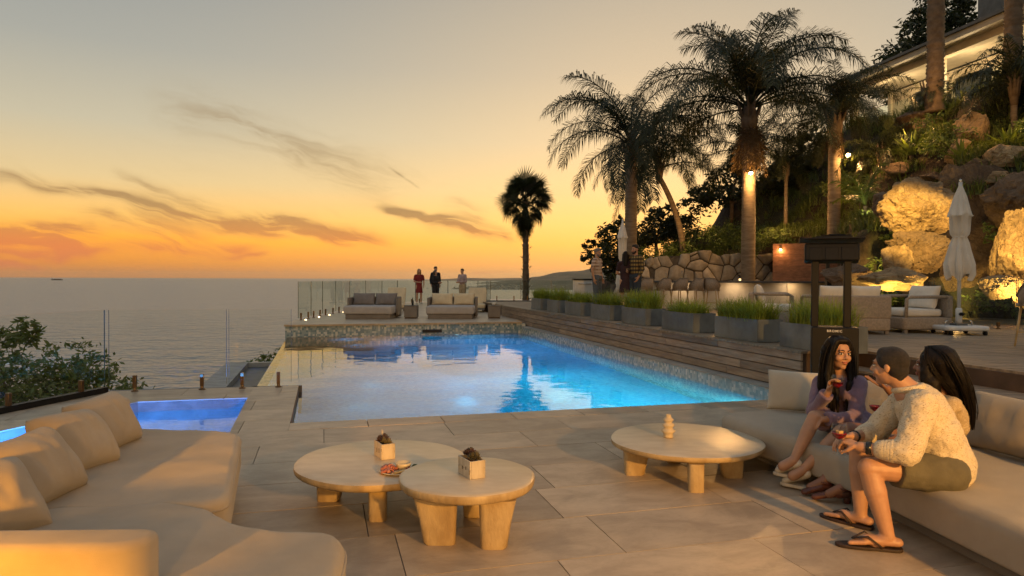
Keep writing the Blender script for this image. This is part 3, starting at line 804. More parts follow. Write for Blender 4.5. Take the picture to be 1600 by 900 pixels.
# snack plate
mat('ceramic', (.62, .53, .36), .35, .06, 6)
mat('meat', (.34, .075, .04), .4, .3, 30, .4, 60, color2=(.52, .22, .13))
mat('cheese', (.66, .52, .28), .5, .1, 20)
mat('herb', (.05, .08, .02), .6)
mat('berry', (.23, .01, .012), .25)
P = thing('snack_plate', (-.715, 4.305, .275), 'round plate of cured meat, cheese and fruit on the larger left table', 'plate')
MB().lathe([(0, .001), (.085, .001), (.118, .011), (.122, .0145), (.118, .016), (.085, .007), (0, .007)], 40).build('dish', 'ceramic', P, True)
bw = MB().lathe([(0, 0), (.032, 0), (.046, .018), (.052, .040), (.049, .041), (.043, .022), (.028, .008), (0, .007)], 28).build('dip_bowl', 'ceramic', P, True); bw.location = (.025, .045, .008)
o = MB().lathe([(0, .020), (.040, .020), (.030, .024), (0, .026)], 20).build('dip', 'cheese', bw, True)
r_ = random.Random(2)
for k in range(13):
    mb_ = MB(); a0 = r_.uniform(0, 6); pts = []
    for j in range(7): a = a0 + j * .8; q = .012 + .0018 * j; pts.append((math.cos(a) * q, math.sin(a) * q, .004 + .002 * j))
    mb_.tube(pts, [.006] * 7, 5, flat=2.0); o = mb_.build('meat_curl', 'meat', P, True); o.location = (-.072 + r_.uniform(-.025, .04), -.015 + r_.uniform(-.05, .05), .009 + r_.uniform(0, .012)); o.rotation_euler = (r_.uniform(-.7, .7), r_.uniform(-.7, .7), 0)
for k in range(6):
    o = MB().box((0, 0, 0), (.06, .010, .008)).build('cheese_stick', 'cheese', P, bevel=.001); o.location = (.0 + k * .006, -.075 + (k % 3) * .011, .014 + (k // 3) * .008); o.rotation_euler = (0, 0, R(38) + r_.uniform(-.15, .15))
for k in range(9):
    o = MB().lathe([(0, -.009), (.007, -.006), (.0095, 0), (.007, .006), (0, .008)], 10).build('berry', 'berry', P, True); o.location = (.07 + r_.uniform(-.02, .03), -.01 + r_.uniform(-.055, .06), .019)
for k in range(5):
    a = r_.uniform(0, 6); o = MB().add([(0, 0, 0), (.02, .008, .006), (.045, 0, .002), (.02, -.008, .006)], [(0, 1, 2, 3)]).build('herb_leaf', 'herb', P); o.location = (.075, .035 + k * .006, .02); o.rotation_euler = (.2, -.1, -.6 + k * .3)

# ribbed vase
mat('vase', (.62, .50, .32), .5, .08, 8, .15, 60)
o = MB().lathe([(0, 0), (.033, 0), (.040, .010), (.036, .024), (.040, .034), (.055, .050), (.055, .058), (.036, .072), (.034, .080), (.049, .096), (.049, .103), (.031, .117), (.029, .124), (.041, .138), (.041, .144), (.024, .158), (.020, .172), (.021, .182), (.016, .182), (.014, .16), (0, .158)], 36).build('ribbed_vase', 'vase', None, True)
o.location = (1.235, 5.36, .255); tag(o, 'small ribbed ceramic vase on the right coffee table', 'vase')

# ------------------------------------------------------------------ sofas
def pillow_mesh(w_, h_, t_, seed, n=30, sag=.0):
    """soft cushion: pinched corners, full middle, soft creases"""
    vs, fs = [], []
    for side in (1, -1):
        for j in range(n + 1):
            for i in range(n + 1):
                a, b_ = -1 + 2 * i / n, -1 + 2 * j / n
                ed = (1 - abs(a) ** 2.6) * (1 - abs(b_) ** 2.6)
                th = max(0, ed) ** .42
                x = a * (1 - .055 * (1 - b_ * b_) * 0 - .05 * (b_ ** 2) * 0) * w_ / 2 * (1 - .05 * math.cos(b_ * PI / 2)); y = b_ * h_ / 2 * (1 - .05 * math.cos(a * PI / 2))
                cr = mnoise.noise(Vector((x * 5 + seed, y * 5, side * 2.0))) * .16 + mnoise.noise(Vector((x * 13 + seed, y * 7, side * 5.0))) * .08 + .10 * max(0, mnoise.noise(Vector((x * 26 + seed, y * 5 + x * 9, side * 3.0))) - .1)
                fold = .05 * math.sin((a * b_) * 9 + seed) * abs(a * b_)
                z = side * (t_ / 2) * th * (1 + cr + fold) + sag * (1 - b_) * .0
                vs.append((x, y, z))
    q = (n + 1) ** 2
    for s_ in (0, 1):
        for j in range(n):
            for i in range(n):
                k = s_ * q + j * (n + 1) + i; f = (k, k + 1, k + n + 2, k + n + 1); fs.append(f if s_ == 0 else f[::-1])
    bm = bmesh.new(); me = MB().add(vs, fs).mesh('cushion'); bm.from_mesh(me); bmesh.ops.remove_doubles(bm, verts=bm.verts, dist=1e-4); bm.to_mesh(me); bm.free()
    return me
def pillow(parent_or_none, w_, h_, t_, loc, lean, yaw, seed, label=None, material='linen', name='scatter_cushion', roll=0.0, group=None):
    """stands on its lower edge at loc, leaning back by lean, facing yaw (0 = towards -y)"""
    o = link(name, pillow_mesh(w_, h_, t_, seed), material, parent_or_none, True)
    m3 = Matrix.Rotation(yaw, 3, 'Z') @ Matrix.Rotation(-lean, 3, 'X') @ Matrix.Rotation(R(90), 3, 'X') @ Matrix.Rotation(roll, 3, 'Z')
    up = m3 @ Vector((0, 1, 0)); o.rotation_euler = m3.to_euler()
    o.location = Vector(loc) + up * h_ * .46 + Vector((0, 0, t_ * .06))
    if label: tag(o, label, 'cushion', group)
    return o

# left L-shaped sofa: far module, curved chaise in front, low backs
S1 = thing('modular_sofa', (-2.3, 4.0, 0), 'large beige modular sofa with low back and curved chaise at left', 'sofa')
def rel(pts, o=(-2.3, 4.0)): return [(p[0] - o[0], p[1] - o[1]) for p in pts]
far_seat = [(-1.40, 3.36), (-1.97, 4.98), (-3.0, 4.98 + .12), (-2.35, 3.25)]
o = MB().pillowslab(round_poly(rel(far_seat), .17, 8), .14, .385, .045, 5).build('seat_cushion', 'linen', S1, True); FS = o
o = MB().prism(rel([(-1.50, 3.40), (-2.03, 4.90), (-2.95, 5.02), (-2.30, 3.30)]), .0, .14).build('plinth', 'sofa_base', S1)
chaise = [(-2.45, 3.22), (-1.95, 3.375), (-1.62, 3.37), (-1.43, 3.28), (-1.30, 3.13), (-1.08, 3.055), (-.86, 3.035), (-.72, 2.95), (-.66, 2.72), (-.64, 2.3), (-.62, 1.6), (-1.9, 1.5), (-2.3, 2.4)]
o = MB().pillowslab(smooth_poly(rel(chaise), 3), .12, .392, .06, 5).build('chaise_cushion', 'linen', S1, True); CH = o
o = MB().prism(rel([(-2.4, 3.1), (-1.6, 3.28), (-1.2, 3.0), (-.8, 2.9), (-.75, 1.65), (-1.9, 1.55)]), 0, .12).build('plinth', 'sofa_base', S1)
def piping(poly_, z, parent, inset=.0, r_=.006):
    """sewn seam running round a cushion"""
    P_ = [Vector((p[0], p[1])) for p in poly_]; c_ = sum(P_, Vector((0, 0))) / len(P_)
    pts = [Vector((p.x + (c_ - p).normalized().x * inset, p.y + (c_ - p).normalized().y * inset, z)) for p in P_]; pts.append(pts[0].copy())
    return MB().tube(pts, r_, 6, False).build('piping', 'linen', parent, True)
def soften(o, strength, scale, lv=2):
    m_ = o.modifiers.new('tri', 'TRIANGULATE') if False else None
    bm = bmesh.new(); bm.from_mesh(o.data); big = [f for f in bm.faces if len(f.verts) > 6]
    # refine the flat faces so that the cloth can sag and crease
    xs_ = [v.co.x for v in bm.verts]; ys_ = [v.co.y for v in bm.verts]
    for axis, lo, hi in ((Vector((1, 0, 0)), min(xs_), max(xs_)), (Vector((0, 1, 0)), min(ys_), max(ys_))):
        k = int((hi - lo) / .05)
        for i in range(1, k): bmesh.ops.bisect_plane(bm, geom=bm.verts[:] + bm.edges[:] + bm.faces[:], plane_co=axis * (lo + (hi - lo) * i / k), plane_no=axis)
    for v in bm.verts:
        g_ = v.co
        if g_.z > .25: v.co.z += strength * (mnoise.fractal(Vector((g_.x / scale, g_.y / scale, 1.3)), 1.0, 2.0, 3) - .2) + strength * .7 * max(0, mnoise.noise(Vector((g_.x * 9, g_.y * 2.2, 4.0))) - .25)
    bm.to_mesh(o.data); bm.free(); o.data.polygons.foreach_set('use_smooth', [True] * len(o.data.polygons))
def back(pts, z0, z1, th):
    A, B = Vector(pts[0]), Vector(pts[1]); d_ = (B - A).normalized(); n_ = Vector((-d_.y, d_.x)) * th
    poly_ = [A, B, B + n_, A + n_]
    return MB().pillowslab(round_poly(rel([(p.x, p.y) for p in poly_]), .105, 8), z0, z1, .05, 5, r0=.02).build('backrest', 'linen', S1, True)
piping(round_poly(rel(far_seat), .17, 8), .335, FS, .001); soften(FS, .016, .35); piping(smooth_poly(rel(chaise), 3), .335, CH, .001); soften(CH, .016, .35)
back([(-2.42, 3.42), (-2.98, 5.36)], .02, .575, .22)
back([(-2.05, 2.35), (-2.42, 3.38)], .02, .57, .22)
# armrest facing the viewer
o = MB().pillowslab(round_poly(rel([(-2.2, 2.24), (-1.27, 2.28), (-1.24, 2.46), (-2.2, 2.42)]), .088, 8), .02, .60, .034, 6, r0=.02).build('armrest', 'linen', S1, True)
pillow(None, .46, .39, .27, (-2.58, 4.48, .372), R(34), R(84), 1.0, 'far cushion of the left sofa, nearest the hot tub', roll=R(4), group='loose cushions on the left sofa')
pillow(None, .46, .39, .28, (-2.45, 3.97, .372), R(38), R(88), 2.3, 'second cushion from the hot tub on left sofa', roll=R(-5), group='loose cushions on the left sofa')
pillow(None, .46, .39, .28, (-2.29, 3.42, .375), R(40), R(86), 3.7, 'rounded cushion third from the hot tub on left sofa', roll=R(3), group='loose cushions on the left sofa')
pillow(None, .50, .39, .27, (-2.16, 2.84, .378), R(44), R(72), 5.1, 'nearest cushion of the left sofa, cut by the picture edge', roll=R(-3), group='loose cushions on the left sofa')

# right sofa along the steps
S2 = thing('platform_sofa', (2.5, 4.2, 0), 'long beige platform sofa under the three seated people', 'sofa')
def rel2(pts): return [(p[0] - 2.5, p[1] - 4.2) for p in pts]
o = MB().pillowslab(round_poly(rel2([(2.29, 4.1), (2.58, 1.6), (3.75, 1.6), (3.48, 4.4), (3.12, 6.33), (1.80, 6.08), (1.87, 5.55), (2.17, 4.75)]), [.4, .2, .2, .2, .25, .26, .24, .3], 8), .105, .335, .075, 6, r0=.03).build('seat_cushion', 'linen', S2, True); soften(o, .014, .4)
o = MB().prism(rel2([(2.70, 1.7), (3.6, 1.7), (3.35, 4.4), (3.0, 6.1), (2.0, 5.9), (2.07, 5.6), (2.30, 4.8), (2.42, 4.1)]), 0.004, .105).build('plinth', 'sofa_base', S2)
pillow(None, .56, .36, .17, (2.55, 6.02, .337), R(14), R(-28), 7.2, 'pale cushion at the pool end of the right sofa', 'linen_light')
pillow(None, .50, .34, .16, (3.0, 5.55, .337), R(16), R(-60), 8.4, 'cushion propped behind the woman in purple', 'linen')
pillow(None, .72, .40, .22, (3.30, 4.50, .337), R(16), R(-76), 9.6, 'wide cushion behind the man, against the deck steps', 'linen')
pillow(None, .72, .42, .22, (3.40, 3.70, .337), R(16), R(-84), 11.2, 'cushion at the right picture edge on the right sofa', 'linen')

# ------------------------------------------------------------------ patio heaters with lettering
def text_mesh(body, size, ext=.001):
    c_ = bpy.data.curves.new('lettering', 'FONT'); c_.body = body; c_.size = size; c_.extrude = ext; c_.align_x = 'CENTER'; c_.space_character = 1.25; c_.offset = size * .02
    o_ = bpy.data.objects.new('tmp', c_); COL.objects.link(o_); dg = bpy.context.evaluated_depsgraph_get(); me = bpy.data.meshes.new_from_object(o_.evaluated_get(dg)); bpy.data.objects.remove(o_)
    return me
mat('lettering', (.75, .75, .75), .5)
def heater(loc, rz, label):
    T = thing('patio_heater', loc, label, 'patio heater', 'black standing patio heaters', rz)
    MB().box((0, 0, .035), (.56, .50, .05)).build('base_plate', 'black_metal', T, bevel=.008)
    MB().box((.005, 0, .53), (.46, .34, .93)).build('cabinet', 'black_metal', T, bevel=.01)
    o = link('lettering', text_mesh('BROMIC', .034), 'lettering', T); o.location = (.0, -.1712, .945); o.rotation_euler = (R(90), 0, 0)
    for s_ in (-1, 1): MB().box((s_ * .16 - .03, 0, 1.38), (.075, .10, .78)).build('post', 'black_metal', T, bevel=.008)
    MB().box((-.03, 0, 1.79), (.54, .16, .20), mtx=Matrix.Rotation(R(-12), 3, 'X')).build('burner_head', 'black_metal', T, bevel=.02)
    for k in range(3): MB().box((-.03 + (k - 1) * .16, -.085, 1.785), (.13, .012, .14), mtx=Matrix.Rotation(R(-12), 3, 'X')).build('grille', 'black_metal', T, bevel=.004)
    MB().box((-.03, .02, 1.935), (.64, .30, .018), mtx=Matrix.Rotation(R(-6), 3, 'X')).build('deflector', 'black_metal', T, bevel=.006)
    MB().box((.0, .10, 1.975), (.36, .12, .014)).build('flue_cap', 'black_metal', T, bevel=.004)
    for s_ in (-1, 1):
        for y_ in (-.2, .2): MB().lathe([(.0, 0), (.02, 0), (.02, .012), (0, .012)], 10, (s_ * .24, y_, -.002)).build('foot', 'black_metal', T)
    return T
heater((3.50, 7.42, .0), R(-22), 'black standing patio heater directly behind the woman in purple')
heater((7.6, 16.0, DZ), R(-15), 'farther black patio heater between the lounge chairs on the deck')

# ------------------------------------------------------------------ planters with grass along the deck edge
def grass_mesh(seed, lx, ly, n, h, spread=.5):
    rr = random.Random(seed); vs, fs = [], []
    for k in range(n):
        bx, by = rr.uniform(-lx / 2, lx / 2), rr.uniform(-ly / 2, ly / 2)
        a = rr.uniform(0, 2 * PI); L = h * rr.uniform(.55, 1.15); lean = rr.uniform(.15, 1.0) * spread; wdt = rr.uniform(.003, .0065)
        d_ = Vector((math.cos(a) + bx * .9, math.sin(a) + by * 1.5, 0)); s_ = Vector((-d_.y, d_.x, 0)).normalized() * wdt
        pts = []
        for t in (0, .35, .7, 1.0): pts.append(Vector((bx, by, 0)) + d_ * (L * lean * t * t) + Vector((0, 0, L * (t - .42 * lean * t * t * t))))
        i0 = len(vs)
        for q, p in enumerate(pts[:-1]): wq = s_ * (1 - q * .22); vs += [tuple(p - wq), tuple(p + wq)]
        vs.append(tuple(pts[-1])); fs += [(i0, i0 + 1, i0 + 3, i0 + 2), (i0 + 2, i0 + 3, i0 + 5, i0 + 4), (i0 + 4, i0 + 5, i0 + 6)]
    return MB().add(vs, fs).mesh('grass')
ords = ['first', 'second', 'third', 'fourth', 'fifth', 'sixth', 'seventh', 'eighth']
pv = [19.55, 18.05, 16.50, 14.75, 13.05, 11.30, 9.55, 7.95]
gm = [grass_mesh(50 + k, .98, .36, [1500, 1000, 1300, 1150, 1400, 950, 1500, 1300][k], .42, [.95, 1.2, .8, 1.1, .9, 1.25, 1.0, 1.1][k]) for k in range(8)]
for k, v in enumerate(pv):
    L_ = 1.10 if k > 1 else .9
    T = thing('grass_planter', W(6.17, v - L_ * 0.0 - .55, DZ + .004), ['grey box planter of ornamental grass nearest the fan palm, at the far deck corner', '%s grass planter from the far deck corner' % ords[k], '%s grass planter from the far deck corner' % ords[k], '%s grass planter from the far deck corner' % ords[k], '%s grass planter from the far deck corner' % ords[k], '%s grass planter from the far deck corner' % ords[k], 'second grass planter from the near patio heater', 'grey box planter of ornamental grass nearest the near patio heater'][k], 'planter', 'grass planters along the deck edge', TH)
    mb_ = MB(); hx, hy, hz, t_ = .215, L_ / 2, .325, .02
    for (c_, s_) in (((-hx + t_ / 2, 0, hz / 2), (t_, 2 * hy, hz)), ((hx - t_ / 2, 0, hz / 2), (t_, 2 * hy, hz)), ((0, -hy + t_ / 2, hz / 2), (2 * hx - 2 * t_ - .001, t_, hz - .001)), ((0, hy - t_ / 2, hz / 2), (2 * hx - 2 * t_ - .001, t_, hz - .001))): mb_.box(c_, s_)
    mb_.build('box', 'planter', T, bevel=.004)
    MB().box((0, 0, .145), (2 * hx - .045, 2 * hy - .045, .265)).build('soil', 'soil', T)
    o = link('grass', gm[k], 'grass_leaf', T); o.location = (0, 0, .26); o.rotation_euler = (0, 0, R(90) + (PI if k % 2 else 0)); o.scale = (L_ / 1.1, 1.0 + .2 * math.sin(k * 3.3), 1.0 + .18 * math.sin(k * 2.1))
    o['kind'] = 'stuff'

# ------------------------------------------------------------------ far terrace furniture
def daybed(x, y, label, shade='grey_fabric', pil='grey_fabric', w_=1.50):
    T = thing('daybed', (x, y, FD), label, 'daybed', 'daybeds on the far terrace')
    MB().pillowslab(round_poly([(-w_ / 2 + .06, .05), (w_ / 2 - .06, .05), (w_ / 2 - .06, 1.55), (-w_ / 2 + .06, 1.55)], .04, 3), .0, .14, .01).build('plinth', 'sofa_base', T, True)
    MB().pillowslab(round_poly([(-w_ / 2, 0), (w_ / 2, 0), (w_ / 2, 1.6), (-w_ / 2, 1.6)], .08, 4), .145, .40, .06, 4).build('mattress', 'day_cloth', T, True)
    MB().pillowslab(round_poly([(-w_ / 2 - .04, 1.35), (w_ / 2 + .04, 1.35), (w_ / 2 + .04, 1.66), (-w_ / 2 - .04, 1.66)], .06, 4), .02, .66, .03, 3).build('backrest', 'sofa_base', T, True)
    for s_ in (-1, 1):
        MB().box((s_ * (w_ / 2 + .02), 1.05, .36), (.06, .58, .56)).build('side_panel', 'sofa_base', T, bevel=.02)
        pillow(T, w_ * .47, .40, .20, (s_ * w_ * .24, 1.16, .40), R(18), 0, 3.0 + s_ + x, material=pil, name='back_cushion')
    return T
mat('day_cloth', (.40, .375, .36), .9, .05, 5, .2, 500)
mat('pale_yellow', (.62, .53, .36), .9, .05, 5, .2, 500)
daybed(-4.42, 20.85, 'grey daybed with dark back cushions, left on the far terrace')
daybed(-1.92, 21.1, 'grey daybed with pale cushions in front of the standing man', pil='pale_yellow')
def side_table(x, y, label):
    T = thing('side_table', (x, y, FD), label, 'side table', 'cube side tables on the far terrace')
    MB().box((0, 0, .02), (.36, .36, .04)).build('plinth', 'riser', T); MB().box((0, 0, .215), (.40, .40, .35)).build('body', 'sofa_base', T, bevel=.01); MB().box((0, 0, .402), (.41, .41, .022)).build('top', 'dark_concrete', T, bevel=.004)
side_table(-3.16, 21.45, 'dark cube side table between the two daybeds'); side_table(-.56, 21.75, 'dark cube side table right of the second daybed, by the timber wall')
mat('crystal', (.75, .72, .66), .1)
T = thing('lantern', (-.58, 21.75, FD + .413), 'small glass lantern on the side table by the timber wall', 'lantern')
MB().lathe([(.0, 0), (.10, 0), (.12, .06), (.11, .10), (.02, .2), (0, .2)], 8).build('shade', 'clear_glass', T); MB().lathe([(0, .003), (.05, .003), (.05, .08), (0, .08)], 12).build('candle', 'crystal', T, True)
mat('bottle_dark', (.02, .02, .02), .2)
o = MB().lathe([(0, 0), (.035, 0), (.035, .13), (.014, .18), (.014, .24), (0, .24)], 14).build('wine_bottle', 'bottle_dark', None, True); o.location = (-3.12, 21.45, FD + .413); tag(o, 'dark bottle on the side table between the daybeds', 'bottle')
def lounger(x, y, label):
    T = thing('sun_lounger', (x, y, FD), label, 'sun lounger', 'sun loungers behind the daybeds')
    MB().box((0, .7, .12), (.66, 1.5, .06)).build('frame', 'sofa_base', T, bevel=.01)
    for sx in (-1, 1):
        for yy in (.1, 1.3): MB().box((sx * .28, yy, .045), (.06, .06, .09)).build('leg', 'sofa_base', T)
    MB().pillowslab(round_poly([(-.35, 0), (.35, 0), (.35, 1.1), (-.35, 1.1)], .06, 4), .15, .30, .04, 3).build('mattress', 'pale_yellow', T, True)
    o_ = MB().pillowslab(round_poly([(-.35, 0), (.35, 0), (.35, .75), (-.35, .75)], .06, 4), 0, .13, .04, 3).build('backrest', 'pale_yellow', T, True); o_.location = (0, 1.08, .20); o_.rotation_euler = (R(62), 0, 0)
lounger(-4.42, 24.9, 'cream sun lounger behind the left daybed'); lounger(-1.35, 25.4, 'cream sun lounger behind the right daybed')

# ------------------------------------------------------------------ deck lounge: bar, stools, chairs, parasols
BAR = thing('bar_counter', (0, 0, 0), 'long pale bar counter with dark top in front of the stone wall', 'bar counter')
MB().box((7.42, 21.6, DZ + .40), (5.5, .7, .80)).build('front_panel', 'plaster', BAR)
MB().box((9.35, 21.23, DZ + .40), (1.58, .03, .78)).build('side_panel', 'house_wall', BAR)
lamp('AREA', (6.9, 21.02, DZ + .79), 4, (1.0, .66, .34), .35, (6.9, 21.4, DZ), None); lamp('AREA', (8.6, 21.02, DZ + .79), 3.5, (1.0, .66, .34), .35, (8.6, 21.4, DZ), None); lamp('AREA', (5.3, 21.02, DZ + .79), 4, (1.0, .66, .34), .35, (5.3, 21.4, DZ), None)  # unseen area lights added under the counter overhang to warm the bar front
MB().box((7.75, 21.5, DZ + .83), (7.0, 1.05, .055)).build('counter_top', 'dark_concrete', BAR, bevel=.006)
MB().box((4.6, 21.6, DZ + .40), (.12, .7, .80)).build('end_panel', 'plaster', BAR)
def arm_loop(mb_, w_, d_, h_, r_, z0):
    pts = [(-w_ / 2, -d_ * .45, z0), (-w_ / 2, -d_ * .42, h_ * .92), (-w_ / 2 * .98, -d_ * .2, h_), (-w_ / 2, d_ * .25, h_ * 1.03), (-w_ * .36, d_ * .46, h_ * 1.06), (0, d_ * .5, h_ * 1.07), (w_ * .36, d_ * .46, h_ * 1.06), (w_ / 2, d_ * .25, h_ * 1.03), (w_ / 2 * .98, -d_ * .2, h_), (w_ / 2, -d_ * .42, h_ * .92), (w_ / 2, -d_ * .45, z0)]
    return mb_.tube(pts, r_, 8)
def shell_mesh(w_, d_, z0, z1, th=.02, n=18):
    vs, fs = [], []
    for ring, off in ((0, 0), (1, th)):
        for i in range(n + 1):
            a = PI * (-.06 + 1.12 * i / n); cx, sy_ = math.cos(a), math.sin(a); drop = max(0, 1 - sy_ * 1.25) * .55
            x = cx * (w_ / 2 - off); y = max(-.12, sy_) * (d_ / 2 - off)
            vs += [(x * .90, y * .9, z0), (x, y, z1 - drop * (z1 - z0))]
    q = 2 * (n + 1)
    for i in range(n):
        k = 2 * i; fs += [(k, k + 1, k + 3, k + 2), (q + k, q + k + 2, q + k + 3, q + k + 1), (k + 1, q + k + 1, q + k + 3, k + 3), (k, k + 2, q + k + 2, q + k)]
    return MB().add(vs, fs)
def bar_stool(x, y, rz, label, cush=True):
    T = thing('bar_stool', (x, y, DZ), label, 'bar stool', 'woven bar stools', rz)
    for sx in (-1, 1):
        for sy_ in (-1, 1): MB().tube([(sx * .23, sy_ * .22, 0), (sx * .17, sy_ * .16, .58)], [.014, .020], 8).build('leg', 'table_wood', T, True)
    for sy_ in (-1, 1): MB().tube([(-.21, sy_ * .2, .2), (.21, sy_ * .2, .2)], .010, 6).build('stretcher', 'table_wood', T, True)
    MB().pillowslab(round_poly([(-.25, -.22), (.25, -.22), (.22, .22), (-.22, .22)], .1, 5), .56, .60, .012).build('seat', 'grey_rope', T, True)
    MB().pillowslab(round_poly([(-.22, -.20), (.22, -.20), (.20, .18), (-.20, .18)], .1, 5), .602, .65, .02).build('seat_pad', 'white_cloth', T, True)
    shell_mesh(.54, .56, .57, .93).build('backrest', 'grey_rope', T, True)
    MB().tube([(math.cos(a) * .27, max(-.12, math.sin(a)) * .28, .93 - max(0, 1 - math.sin(a) * 1.25) * .55 * .36) for a in [PI * (-.06 + 1.12 * i / 16) for i in range(17)]], .014, 6).build('rim', 'sofa_base', T, True)
    T.scale = (.9, .9, 1.0)
    if cush: pillow(T, .36, .26, .10, (0, .12, .65), R(12), 0, x, material='white_cloth', name='back_cushion')
    return T
names5 = ['bar stool at the left end of the bar, beside the man in plaid', 'second bar stool from the left end of the bar', 'middle bar stool at the stone bar', 'fourth bar stool from the left end of the bar', 'bar stool nearest the lounge, at the right of the row']
for k, (px_, rz) in enumerate(((1008, 200), (1036, 208), (1062, 205), (1087, 206), (1112, 150))):
    Y = 20.45; bar_stool((px_ - 800) / 1066.7 * Y, Y, R(rz), names5[k], k > 0)
bar_stool(7.03, 9.1, R(160), 'tall bar stool at the right picture edge on the deck')
mat('grill_white', (.50, .53, .54), .35, .05, 3)
G = thing('grill_cabinet', ((906 - 800) / 1066.7 * 21.0 + .12, 21.0, DZ), 'pale metal grill cabinet behind the man in the striped shirt', 'grill')
MB().box((0, 0, .44), (.62, .55, .84)).build('cabinet', 'grill_white', G, bevel=.01); MB().box((0, -.285, .44), (.5, .02, .7)).build('door', 'grill_white', G, bevel=.008); MB().box((.0, 0, .885), (.68, .6, .045)).build('top', 'black_metal', G, bevel=.006); MB().tube([(-.2, -.32, .75), (.2, -.32, .75)], .012, 8).build('handle', 'steel', G, True)
mat('candle_glass', (.9, .75, .5), .2, emit=(1.0, .62, .25), estr=2.2)
def tumbler(px_, Y, label, lit=True, h=.11):
    x = (px_ - 800) / 1066.7 * Y; T = thing('candle_glass', (x, Y, DZ + .858), label, 'candle', 'candle glasses on the bar')
    MB().lathe([(.036, 0), (.045, h), (.041, h), (.033, .008), (0, .008)], 16).build('glass', 'clear_glass', T, True); MB().lathe([(0, .009), (.03, .009), (.034, .07), (0, .07)], 14).build('candle', 'candle_glass', T, True)
tumbler(1107, 21.2, 'left lit candle glass on the dark bar top'); tumbler(1156, 21.2, 'right lit candle glass on the dark bar top, by the palm trunk')
mat('bowl_glass', (.75, .72, .66), .15)
for k, (px_, h) in enumerate(((1041, .24), (1066, .30), (1072, .18))):
    Y = 21.35; o = MB().lathe([(0, 0), (.05, 0), (.07, h * .3), (.055, h * .7), (.03, h), (.026, h), (.05, h * .68), (.064, h * .3), (.04, .01), (0, .01)], 16).build('glass_carafe', 'clear_glass', None, True); o.location = ((px_ - 800) / 1066.7 * Y, Y, DZ + .858)
    tag(o, ['glass carafe on the bar above the second stool', 'tallest glass carafe on the bar', 'short glass carafe beside the tallest carafe'][k], 'carafe', 'glass carafes on the bar')

def lounge_chair(name, x, y, rz, w_, d_, label, npil, cat='armchair'):
    T = thing(name, (x, y, DZ), label, cat, 'grey rope lounge seats', rz)
    for sx in (-1, 1):
        for yy in (.06, d_ - .06): MB().box((sx * (w_ / 2 - .06), yy, .03), (.06, .06, .06)).build('foot', 'sofa_base', T)
    MB().pillowslab(round_poly([(-w_ / 2, 0), (w_ / 2, 0), (w_ / 2, d_), (-w_ / 2, d_)], .08, 4), .06, .27, .03).build('frame', 'grey_rope', T, True)
    MB().pillowslab(round_poly([(-w_ / 2 + .09, .03), (w_ / 2 - .09, .03), (w_ / 2 - .09, d_ - .12), (-w_ / 2 + .09, d_ - .12)], .07, 4), .275, .41, .05).build('seat_cushion', 'white_cloth', T, True)
    MB().pillowslab(round_poly([(-w_ / 2, d_ - .10), (w_ / 2, d_ - .10), (w_ / 2, d_), (-w_ / 2, d_)], .04, 4), .26, .64, .03).build('backrest', 'grey_rope', T, True)
    for s_ in (-1, 1):
        MB().tube([(s_ * (w_ / 2 - .04), .06, .2), (s_ * (w_ / 2 - .04), .07, .58), (s_ * (w_ / 2 - .04), .14, .615), (s_ * (w_ / 2 - .04), d_ - .08, .62)], .028, 8).build('arm', 'grey_rope', T, True)
    for k in range(npil):
        ww = (w_ - .2) / npil; pillow(T, ww * .98, .42, .18, ((k - (npil - 1) / 2) * ww, d_ - .26, .41), R(16), 0, x + k, material='white_cloth', name='back_cushion')
    return T
lounge_chair('lounge_armchair', 6.58, 12.0, R(-84), .95, .90, 'grey rope armchair with white cushions before the glass, left of parasol', 1)
lounge_chair('lounge_sofa', 5.74, 12.2, R(176), 1.22, .88, 'grey rope sofa with its back to the pool, beside the near heater', 2, 'sofa')
lounge_chair('lounge_armchair', 5.65, 13.6, R(70), .95, .88, 'grey rope armchair with a white cushion behind the grass planters', 1)

